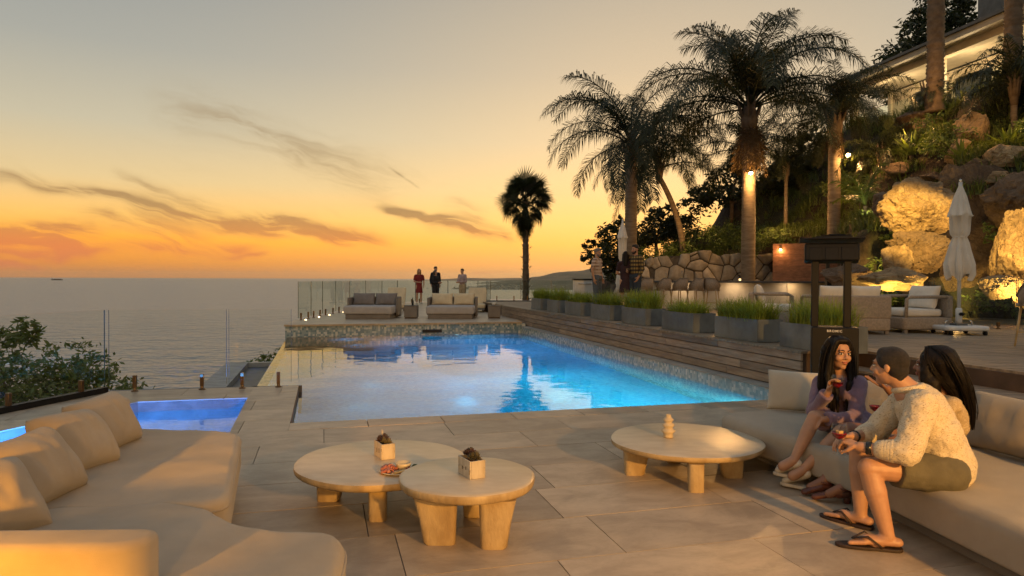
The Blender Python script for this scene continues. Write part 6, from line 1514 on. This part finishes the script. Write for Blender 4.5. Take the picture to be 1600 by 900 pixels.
sh = [(9.55, 17.0, .9, [(0, 0, 1.3, .55), (.15, 0, .7, .55), (-.15, -.1, 1.8, .45), (0, -.1, .3, .5)], 'leafy shrub left of the lit boulders, behind the near heater'), (8.6, 24.0, 2.3, [(0, 0, .5, .7), (.7, 0, .6, .6)], 'low shrub behind the stone wall by the tallest palm'), (11.4, 23.3, 4.0, [(0, 0, .6, .8), (.8, .2, .8, .7)], 'shrub on the slope right of the third queen palm'),
      (12.4, 19.4, 4.9, [(0, 0, .5, .8), (.9, 0, .6, .6)], 'shrub high on the slope above the waterfall'), (13.8, 21.6, 5.9, [(0, 0, .5, .7), (.8, 0, .6, .7), (-.7, 0, .4, .6)], 'shrub below the house railing'), (5.8, 27.0, 1.9, [(0, 0, .5, .8), (1.0, 0, .6, .8), (-.9, 0, .4, .6)], 'shrub behind the left part of the stone wall'), (13.6, 17.6, 5.0, [(0, 0, .4, .6), (.6, .2, .7, .6)], 'shrub at the right edge above the dark boulder'), (8.55, 16.2, .55, [(0, 0, .5, .5), (.2, 0, 1.1, .5), (-.3, .1, .3, .45)], 'low shrub left of the golden slab rock'), (11.2, 15.6, .5, [(0, 0, .6, .6), (.6, 0, 1.2, .6), (.3, .2, 2.0, .6)], 'dark shrub in the gap beside the right golden boulder'), (8.0, 26.6, 2.6, [(0, 0, .6, .9), (1.1, 0, .7, .8)], 'shrub behind the middle of the stone wall')]
for k, (x, y, z, lb, lab) in enumerate(sh): tree('leafy_shrub', x, y, z, lb, 2200, .06, lab, None, 'shrub_leaf', 30 + k, 'shrub', 'hillside shrubs', 'foliage')

# grassy ground cover (uncountable)
rr = random.Random(77); vs, fs = [], []
def blade(p, d_, L, wd):
    s_ = Vector((-d_.y, d_.x, 0)).normalized() * wd; i0 = len(vs)
    a = p + Vector((d_.x * .25, d_.y * .25, .55)) * L; b_ = p + Vector((d_.x * .8, d_.y * .8, .62)) * L
    vs.extend([p - s_, p + s_, a + s_ * .8, a - s_ * .8, b_]); fs.extend([(i0, i0 + 1, i0 + 2, i0 + 3), (i0 + 3, i0 + 2, i0 + 4)])
for k in range(2100):
    x, y = rr.uniform(4.2, 15.5), rr.uniform(15.0, 30.0)
    z = hill_z(x, y)
    if z < 1.4 or x > 15.2 - max(0, 22 - y) * .1: continue
    for q in range(22):
        a = rr.uniform(0, 6.28); blade(Vector((x + rr.uniform(-.18, .18), y + rr.uniform(-.18, .18), z - .05)), Vector((math.cos(a), math.sin(a), 0)), rr.uniform(.3, .62), .012)
o = MB().add(vs, fs).build('ground_cover', 'hill_grass'); o['kind'] = 'stuff'; tag(o, 'dark tufted grass covering the garden slope', 'ground cover')

# spiky rosettes
def agave_mesh(seed):
    r2 = random.Random(seed); mb_ = MB()
    for k in range(26):
        a = k * 2.4; el = R(20 + 60 * (k / 26)); L = .62 * r2.uniform(.8, 1.1); d_ = Vector((math.cos(a) * math.cos(el), math.sin(a) * math.cos(el), math.sin(el))); s_ = Vector((-math.sin(a), math.cos(a), 0)) * .04
        mb_.add([s_ * .7, -s_ * .7, d_ * L * .45 - s_, d_ * L * .45 + s_, d_ * L + Vector((0, 0, -.08)), d_ * L * .45 + Vector((0, 0, -.02))], [(0, 1, 5), (1, 2, 5), (0, 5, 3), (5, 2, 4), (3, 5, 4)])
    return prep(mb_.mesh('leaves'), 'shrub_leaf')
am = [agave_mesh(q) for q in range(2)]
for k, (x, y, lab) in enumerate([(11.3, 19.3, 'spiky rosette plant directly above the waterfall'), (12.2, 18.6, 'spiky rosette plant right of the waterfall top'), (11.9, 20.4, 'spiky rosette plant among the upper rocks'), (13.1, 19.6, 'spiky rosette plant highest on the slope'), (12.9, 17.8, 'spiky rosette plant near the right picture edge'), (10.6, 18.5, 'spiky rosette plant behind the lit boulder top')]):
    T = thing('rosette_plant', (x, y, hill_z(x, y)), lab, 'plant', 'spiky rosette plants'); inst('leaves', am[k % 2], T, (0, 0, .05), (0, 0, k), 1.0 + .25 * (k % 3)); MB().lathe([(.05, -.1), (.07, .04), (.03, .12)], 8).build('stem', 'bark', T, True)

# ------------------------------------------------------------------ boulders and waterfall
def boulder_mesh(seed, r_, flat=(1, 1, 1), sub=4, amp=.30):
    """craggy rock: fracture planes, then ridged relief and pits"""
    bm = bmesh.new(); bmesh.ops.create_icosphere(bm, subdivisions=sub, radius=1.0); off = Vector((seed * 3.1, seed * 1.7, seed * .9))
    rr = random.Random(seed); planes = [(Vector((rr.gauss(0, 1), rr.gauss(0, 1), rr.gauss(0, 1))).normalized(), rr.uniform(.58, .90)) for _ in range(18)]
    for v in bm.verts:
        p = v.co.copy()
        p *= 1 + .22 * mnoise.noise(p * 1.1 + off)
        for n_, d_ in planes:
            e = p.dot(n_) - d_
            if e > 0: p -= n_ * e * .95
        q = (.5 - abs(mnoise.noise(p * 2.6 + off))) * .16 + mnoise.fractal(p * 5.5 + off, .7, 2.2, 5) * .085 - max(0, mnoise.noise(p * 6.5 - off) - .25) * .16
        p = p * (1 + q * amp / .3); v.co = Vector((p.x * r_ * flat[0], p.y * r_ * flat[1], p.z * r_ * flat[2])) * 1.12
    me = bpy.data.meshes.new('boulder'); bm.to_mesh(me); bm.free(); return me
def boulder(x, y, z, r_, flat, label, seed, material='rock', sub=4, group='boulders of the waterfall', rz=0.0):
    o = link('boulder', boulder_mesh(seed, r_, flat, sub + 1), material, None, True, auto=30); o.location = (x, y, z); o.rotation_euler = (0, 0, rz); tag(o, label, 'boulder', group); return o
def on_hill(px_, py_, lift=.15):
    Y = 14.5
    while Y < 45:
        p = atp(px_, py_, Y)
        if p[2] < hill_z(p[0], p[1]) + lift: return p
        Y += .1
    return atp(px_, py_, 24)
def atp(px_, py_, Y): return ((px_ - 800) / 1066.7 * Y, Y, 1.5 - (py_ - (432 + px_ * .0042)) * Y / 1066.7)
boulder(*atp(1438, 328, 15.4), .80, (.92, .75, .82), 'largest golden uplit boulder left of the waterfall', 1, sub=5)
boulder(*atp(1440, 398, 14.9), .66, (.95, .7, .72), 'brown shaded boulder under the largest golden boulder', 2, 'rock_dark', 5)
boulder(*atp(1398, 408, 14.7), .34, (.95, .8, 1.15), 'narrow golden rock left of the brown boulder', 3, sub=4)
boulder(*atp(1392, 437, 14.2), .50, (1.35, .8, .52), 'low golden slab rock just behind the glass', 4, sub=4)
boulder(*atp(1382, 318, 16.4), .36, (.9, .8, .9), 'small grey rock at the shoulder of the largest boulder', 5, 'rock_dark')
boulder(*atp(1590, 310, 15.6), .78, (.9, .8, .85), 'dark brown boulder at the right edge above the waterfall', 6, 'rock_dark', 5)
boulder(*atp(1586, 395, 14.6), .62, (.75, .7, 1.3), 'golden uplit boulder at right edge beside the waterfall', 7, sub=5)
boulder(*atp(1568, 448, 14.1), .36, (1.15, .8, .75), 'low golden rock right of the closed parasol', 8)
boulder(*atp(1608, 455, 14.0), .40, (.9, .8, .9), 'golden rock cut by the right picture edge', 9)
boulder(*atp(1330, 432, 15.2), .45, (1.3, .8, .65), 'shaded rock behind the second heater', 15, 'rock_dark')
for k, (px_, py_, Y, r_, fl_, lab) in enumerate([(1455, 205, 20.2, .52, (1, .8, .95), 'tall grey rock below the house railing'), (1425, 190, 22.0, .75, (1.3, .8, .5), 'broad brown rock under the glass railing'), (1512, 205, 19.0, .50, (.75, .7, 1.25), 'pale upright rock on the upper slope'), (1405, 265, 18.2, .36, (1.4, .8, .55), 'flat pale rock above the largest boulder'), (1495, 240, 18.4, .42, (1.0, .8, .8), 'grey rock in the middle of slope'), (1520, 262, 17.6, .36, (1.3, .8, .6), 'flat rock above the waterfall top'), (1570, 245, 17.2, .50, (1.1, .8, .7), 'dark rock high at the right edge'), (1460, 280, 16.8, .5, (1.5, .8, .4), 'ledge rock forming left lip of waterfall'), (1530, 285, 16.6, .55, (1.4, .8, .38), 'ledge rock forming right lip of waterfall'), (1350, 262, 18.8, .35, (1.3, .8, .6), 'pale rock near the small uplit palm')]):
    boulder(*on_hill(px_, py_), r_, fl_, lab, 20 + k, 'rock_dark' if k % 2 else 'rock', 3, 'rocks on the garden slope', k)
# dark recess wall of the waterfall and its pond
wf = bpy.data.objects.new('waterfall_recess', None); COL.objects.link(wf); struct(wf)
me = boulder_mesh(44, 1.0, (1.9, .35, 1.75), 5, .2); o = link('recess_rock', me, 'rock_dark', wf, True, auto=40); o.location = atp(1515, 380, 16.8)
mat('pond_bed', (.10, .08, .14), .6)
MB().prism([(6.3, 12.95), (11.5, 12.95), (11.5, 15.6), (8.0, 15.6)], -.4, .28).build('pond_bed', 'pond_bed', wf)
MB().add([(6.3, 12.95, .45), (11.5, 12.95, .45), (11.5, 15.6, .45), (8.0, 15.6, .45)], [(0, 1, 2, 3)]).build('pond_water', 'spa_water', wf)

# ------------------------------------------------------------------ stone retaining wall
SW = thing('stone_wall', (0, 0, 0), 'dry-laid retaining wall of pale irregular stones behind the bar', 'wall')
def stone_line(A, B, z0, prof, seed):
    A, B = Vector(A), Vector(B); d_ = B - A; L = d_.length; t = d_ / L; nrm = Vector((t.y, -t.x)); ang = math.atan2(t.y, t.x); r2 = random.Random(seed)
    mb_ = MB(); K = 12
    for k in range(K):
        s0, s1 = L * k / K, L * (k + 1) / K; h = min(interp(s0 / L, prof), interp(s1 / L, prof)) - .06; c_ = A + t * (s0 + s1) / 2 - nrm * .22; mb_.box((c_.x, c_.y, z0 + h / 2), (s1 - s0, .40, h), ang)
    mb_.build('core', 'mortar', SW)
    # irregular stones: jittered Voronoi-like cells shrunk to leave joints
    pts = []; cw, chh = .40, .46; nr = 6; 
    for j in range(nr):
        for i in range(int(L / cw) + 2): pts.append((cw * (i + .5 * (j % 2)) + r2.uniform(-.22, .22), chh * (j + .45) + r2.uniform(-.22, .22)))
    for a_, b_ in pts:
        if not 0 < a_ < L or b_ > interp(a_ / L, prof) - .05: continue
        cell = [(a_ - .8, b_ - .8), (a_ + .8, b_ - .8), (a_ + .8, b_ + .8), (a_ - .8, b_ + .8)]
        for c2, d2 in pts + [(a_, -b_ + .0)]:
            if (c2, d2) == (a_, b_) or math.hypot(c2 - a_, d2 - b_) > 1.5: continue
            mx_, my_ = (a_ + c2) / 2, (b_ + d2) / 2; ex, ey = c2 - a_, d2 - b_; l_ = math.hypot(ex, ey); ex /= l_; ey /= l_; mx_ -= ex * .018; my_ -= ey * .018
            # keep the side nearer the seed
            out = []
            for q in range(len(cell)):
                p, s_ = cell[q - 1], cell[q]; dp = (p[0] - mx_) * ex + (p[1] - my_) * ey; ds = (s_[0] - mx_) * ex + (s_[1] - my_) * ey
                if dp * ds < 0: u_ = dp / (dp - ds); out.append((p[0] + (s_[0] - p[0]) * u_, p[1] + (s_[1] - p[1]) * u_))
                if ds <= 0: out.append(s_)
            cell = out
            if len(cell) < 3: break
        cell = [(x_, min(y_, interp(min(1, max(0, x_ / L)), prof))) for x_, y_ in cell]
        if len(cell) < 3 or area(cell) < .02: continue
        cell = round_poly(cell, .035, 2); n_ = len(cell); proud = r2.uniform(.02, .09); vs_ = []; cx = sum(p[0] for p in cell) / n_; cy_ = sum(p[1] for p in cell) / n_
        for sc_, o_ in ((1.0, -.05), (1.0, proud * .5), (.86, proud), (.45, proud + .025)):
            for p in cell:
                s_ = cx + (p[0] - cx) * sc_; z_ = cy_ + (p[1] - cy_) * sc_; w2 = A + t * s_ + nrm * (o_ + .012 * mnoise.noise(Vector((s_ * 6, z_ * 6, seed)))); vs_.append((w2.x, w2.y, z0 + z_))
        fs_ = [(j * n_ + i, j * n_ + (i + 1) % n_, (j + 1) * n_ + (i + 1) % n_, (j + 1) * n_ + i) for j in range(3) for i in range(n_)] + [tuple(range(3 * n_, 4 * n_))]
        MB().add(vs_, fs_).build('stone', 'wall_stone', SW, True, auto=40)
stone_line((3.1, 23.9), (5.0, 24.2), DZ - .05, [(0, .25), (.35, .95), (.75, 1.55), (1, 1.75)], 3)
stone_line((5.0, 24.2), (9.35, 24.6), DZ - .05, [(0, 1.75), (.2, 1.85), (.45, 2.0), (.62, 1.85), (.8, 1.95), (1, 2.05)], 4)
# red timber screen with its lamp
RW = thing('timber_screen', (0, 0, 0), 'reddish timber screen wall with a small lit lamp, right of stone wall', 'wall')
A_, B_ = Vector((8.72, 22.85)), Vector((10.6, 22.0)); d_ = B_ - A_; ang = math.atan2(d_.y, d_.x); nrm = Vector((d_.y, -d_.x)).normalized()
c_ = (A_ + B_) / 2 - nrm * .05; MB().box((c_.x, c_.y, DZ + 1.02), (d_.length - .02, .06, 2.02), ang).build('backing', 'riser', RW)
for k in range(11):
    c_ = (A_ + B_) / 2; MB().box((c_.x, c_.y, DZ + .05 + k * .187 + .09), (d_.length, .035, .181), ang).build('board', 'red_wood', RW, bevel=.004)
mat('lamp_glow', (1, .8, .5), .4, emit=(1.0, .62, .24), estr=60.0)
wl = thing('wall_lamp', (A_.x + .22 + nrm.x * .03, A_.y - .1 + nrm.y * .03, DZ + 1.92), 'small lit lamp on the reddish timber screen', 'lamp')
MB().box((0, 0, .04), (.08, .06, .10), ang).build('housing', 'bronze', wl, bevel=.01); MB().lathe([(0, -.05), (.03, -.04), (.035, -.01), (.0, .0)], 12, (nrm.x * .03, nrm.y * .03, 0)).build('bulb', 'lamp_glow', wl, True)
lamp('POINT', (A_.x + .22 + nrm.x * .16, A_.y - .1 + nrm.y * .16, DZ + 1.86), 9, WARM, .04)

# floodlights strapped to the palms
def flood(x, y, z, face, label, e, target, lit=True, sp_=80):
    T = thing('palm_floodlight', (x, y, z), label, 'floodlight', 'floodlights on the palm trunks')
    d_ = Vector(face).normalized(); q = aim((0, 0, 1), d_).to_matrix().to_4x4()
    o = MB().lathe([(0, -.10), (.05, -.10), (.06, -.02), (.075, .06), (.07, .06), (.055, .0), (0, -.01)], 16).build('housing', 'black_metal', T, True); o.rotation_euler = q.to_euler()
    o = MB().lathe([(0, .02), (.062, .02), (.062, .035), (0, .05)], 16).build('lens', 'lamp_glow' if lit else 'dark_glass', T, True); o.rotation_euler = q.to_euler()
    MB().tube([(0, 0, 0), Vector((0, 0, .0)) - d_ * .12 + Vector((0, 0, .10))], .018, 6).build('bracket', 'black_metal', T, True)
    if lit: lamp('SPOT', Vector((x, y, z)) + d_ * .09, e, WARM, .05, target, R(sp_), .7)
flood(7.90, 22.70, 5.05, (-.1, -.75, -.6), 'brightest lit floodlight on the tallest palm trunk', 480, (6.2, 14.5, .6), sp_=70)
lamp('POINT', (7.86, 22.45, 4.80), 90, WARM, .05)
flood(10.72, 21.85, 5.50, (-.4, -.75, -.5), 'lit floodlight beside the third queen palm trunk', 420, (7.6, 12.5, .6), sp_=66)
lamp('POINT', (10.62, 21.5, 5.30), 60, WARM, .05)
flood(4.10, 24.72, 5.55, (-.9, -.3, -.35), 'unlit floodlight on the first queen palm trunk', 0, None, False)
# garden uplights and rock lights, plus bare lights added for boulders and slope
lamp('SPOT', (8.75, 13.25, .62), 200, (1.0, .58, .14), .05, (8.95, 15.4, 3.1), R(85), .6)
lamp('SPOT', (5.6, 9.6, 6.6), 6500, (1.0, .60, .13), .08, (8.85, 15.2, 2.5), R(18), .6)  # unseen spot hung in mid-air, added to brighten the left boulders
lamp('SPOT', (8.6, 9.6, 7.2), 4500, (1.0, .60, .13), .08, (10.9, 14.6, 2.2), R(15), .6)  # second added overhead spot, for the boulders on the right
lamp('SPOT', (7.45, 13.6, .75), 260, (1.0, .58, .14), .05, (8.6, 15.2, 2.2), R(80), .6)
lamp('SPOT', (10.0, 13.1, .95), 420, (1.0, .58, .16), .05, (10.8, 14.8, 2.4), R(80), .6)
lamp('POINT', (11.3, 20.0, 5.8), 60, WARM, .05); lamp('POINT', (9.2, 23.4, 3.6), 60, WARM, .05); lamp('POINT', (12.6, 20.6, 7.4), 60, WARM, .05); lamp('POINT', (6.6, 26.0, 3.6), 50, WARM, .05); lamp('POINT', (12.4, 17.6, 5.8), 45, WARM, .05)  # bare point lights added above the slope to brighten its planting
lamp('SPOT', (9.55, 18.4, 3.2), 26, (1.0, .85, .35), .03, (9.75, 18.9, 4.2), R(90), .6)
lamp('SPOT', (9.9, 24.6, 3.35), 30, (1.0, .82, .45), .03, (10.0, 25.0, 5.5), R(40), .6)
lamp('SPOT', (13.5, 18.3, 4.9), 40, (1.0, .75, .22), .03, (13.9, 19.0, 6.8), R(80), .6)
lamp('POINT', (9.4, 14.0, .40), 22, (.28, .12, .75), .1)  # assumed unseen purple lights in the pond, added for its glow
lamp('POINT', (8.0, 13.6, .40), 10, (.30, .15, .7), .1)
lamp('SPOT', (8.4, 12.98, .75), 30, WARM, .04, (8.4, 11.8, .6), R(120), .7)

# ------------------------------------------------------------------ house on the hill
H0, H1 = Vector((14.9, 30.6)), Vector((16.9, 19.5)); hd = (H1 - H0).normalized(); hn = Vector((-hd.y, hd.x)) * -1
hn = hn if hn.x < 0 else -hn; HL = (H1 - H0).length; hang = math.atan2(hd.y, hd.x)
HS = thing('hill_house', (0, 0, 0), 'cream house with deep eaves and columns on the hill', 'house')
def hb(name, s0, s1, o0, o1, z0, z1, m_, par=HS, bev=0.0):
    """s along the front, o outward from the column line"""
    c_ = H0 + hd * (s0 + s1) / 2 + hn * (o0 + o1) / 2
    return MB().box((c_.x, c_.y, (z0 + z1) / 2), (s1 - s0, abs(o1 - o0), z1 - z0), hang).build(name, m_, par, bevel=bev)
EV = 9.75
hb('floor_slab', -.3, HL, -8, .25, 7.2, 7.62, 'concrete')
hb('rear_wall', 0, HL, -2.4, -2.2, 7.62, EV + .2, 'house_wall')
hb('end_wall', -.02, .16, -7, -2.1, 7.62, EV + .2, 'house_wall')
for s_ in (.2, 5.0, 9.6): hb('column', s_, s_ + .26, -.30, -.04, 7.62, EV - .002, 'house_wall', bev=.01)
hb('beam', .0, HL, -.32, -.02, EV, EV + .26, 'house_wall')
hb('soffit', -.6, HL, -2.2, .55, EV + .262, EV + .30, 'fascia')
hb('fascia', -.65, HL, .55, .62, EV + .20, EV + .46, 'fascia')
hb('gutter', -.65, HL, .62, .72, EV + .40, EV + .50, 'dark_concrete')
# pitched roof with standing seams
def hp(s_, o_, z): c_ = H0 + hd * s_ + hn * o_; return (c_.x, c_.y, z)
roof = MB().add([hp(-.7, .70, EV + .47), hp(HL, .70, EV + .47), hp(HL, -4.0, EV + 2.3), hp(2.6, -4.0, EV + 2.3), hp(-.7, -7, EV + .47), hp(-.7, .70, EV + .42), hp(HL, .70, EV + .42), hp(HL, -4.0, EV + 2.2), hp(2.6, -4.0, EV + 2.2), hp(-.7, -7, EV + .42)], [(0, 1, 2, 3), (0, 3, 4), (5, 8, 7, 6), (5, 9, 8), (0, 5, 6, 1), (1, 6, 7, 2), (4, 9, 5, 0)]).build('roof', 'house_roof', HS)
for k in range(12):
    s_ = .3 + k * .92; MB().tube([hp(s_, .7, EV + .49), hp(max(s_, 2.7) if s_ > 2.6 else s_, -4.0 if s_ > 2.6 else -.8 - s_ * .9, EV + 2.32 if s_ > 2.6 else EV + .49 + (1.5 + s_ * .9) * .39)], .025, 4).build('seam', 'house_roof', roof)
MB().tube([hp(2.6, -4, EV + 2.32), hp(HL, -4, EV + 2.32)], .07, 6).build('ridge_cap', 'dark_concrete', roof)
hb('chimney', 3.0, 4.1, -4.6, -3.8, EV + 1.6, EV + 3.9, 'dark_concrete', roof)
for k, (s0, s1, z0, z1) in enumerate(((1.6, 3.3, 7.65, 9.55), (3.7, 5.3, 7.65, 9.55), (6.2, 8.6, 7.65, 9.7), (9.2, 10.8, 7.65, 9.6))):
    w_ = hb('window', s0, s1, -2.2, -2.12, z0, z1, 'dark_concrete'); hb('pane', s0 + .08, (s0 + s1) / 2 - .03, -2.119, -2.10, z0 + .08, z1 - .08, 'dark_glass', w_); hb('pane', (s0 + s1) / 2 + .03, s1 - .08, -2.119, -2.10, z0 + .08, z1 - .08, 'dark_glass', w_)
for k in range(7): hb('railing_glass', .3 + k * 1.4, .3 + k * 1.4 + 1.36, .16, .175, 7.66, 8.62, 'fence_glass')
L_ = thing('house_lantern', hp(8.9, -2.0, 9.05), 'lit lantern under the house eaves at the right edge', 'lantern')
mat('lantern_glow', (1, .85, .5), .4, emit=(1.0, .80, .42), estr=5.0)
MB().lathe([(.0, .28), (.15, .28), (.15, .42), (.05, .48), (0, .48)], 16).build('cap', 'black_metal', L_, True); MB().lathe([(0, -.2), (.12, -.2), (.12, .28), (0, .28)], 16).build('shade', 'lantern_glow', L_, True)
for k in range(6): a = k * PI / 3; MB().tube([(math.cos(a) * .13, math.sin(a) * .13, -.22), (math.cos(a) * .13, math.sin(a) * .13, .30)], .010, 4).build('bar', 'black_metal', L_)
lamp('POINT', hp(8.9, -1.4, 9.2), 90, (1.0, .74, .38), .12)
lamp('POINT', hp(5.6, -.9, 9.0), 95, (1.0, .72, .36), .12)  # bare point light added under the eaves to brighten the facade
# antenna mast and distant ship
o = MB().tube([(0, 0, 0), (0, 0, 7)], [.03, .015], 6).build('antenna_mast', 'black_metal'); o.location = (22.6, 36.5, 11.0); tag(o, 'thin antenna mast beside the tree behind the roof', 'mast')
SHP = thing('cargo_ship', (-8000, 12000, SEA), 'tiny cargo ship on the horizon at left', 'ship')
MB().prism([(-95, -14), (80, -14), (105, 0), (80, 14), (-95, 14)], 0, 16).build('hull', 'dark_concrete', SHP); MB().box((-75, 0, 28), (22, 22, 26)).build('bridge', 'white_metal', SHP); MB().box((10, 0, 20), (120, 22, 9)).build('cargo', 'rock_dark', SHP)
lamp('POINT', hp(2.4, -.9, 9.0), 90, (1.0, .72, .36), .12)  # another bare light added under the eaves, for the house front

# ------------------------------------------------------------------ evening haze over land and sea
m_ = bpy.data.materials.new('haze'); m_.use_nodes = True; n = NT(m_.node_tree); n.n.clear()
pv_ = n.new('ShaderNodeVolumePrincipled'); pv_.inputs['Color'].default_value = (.95, .90, .84, 1); pv_.inputs['Density'].default_value = 1.0e-5; pv_.inputs['Anisotropy'].default_value = .55
o_ = n.new('ShaderNodeOutputMaterial'); n.l.new(pv_.outputs[0], o_.inputs['Volume']); M['haze'] = m_
hz = MB().box((0, 0, (SEA - 8 + 480) / 2), (124000, 124000, 480 - SEA + 8)).build('haze', 'haze'); hz['kind'] = 'stuff'; tag(hz, 'thin evening haze over the sea and the far hills', 'haze')
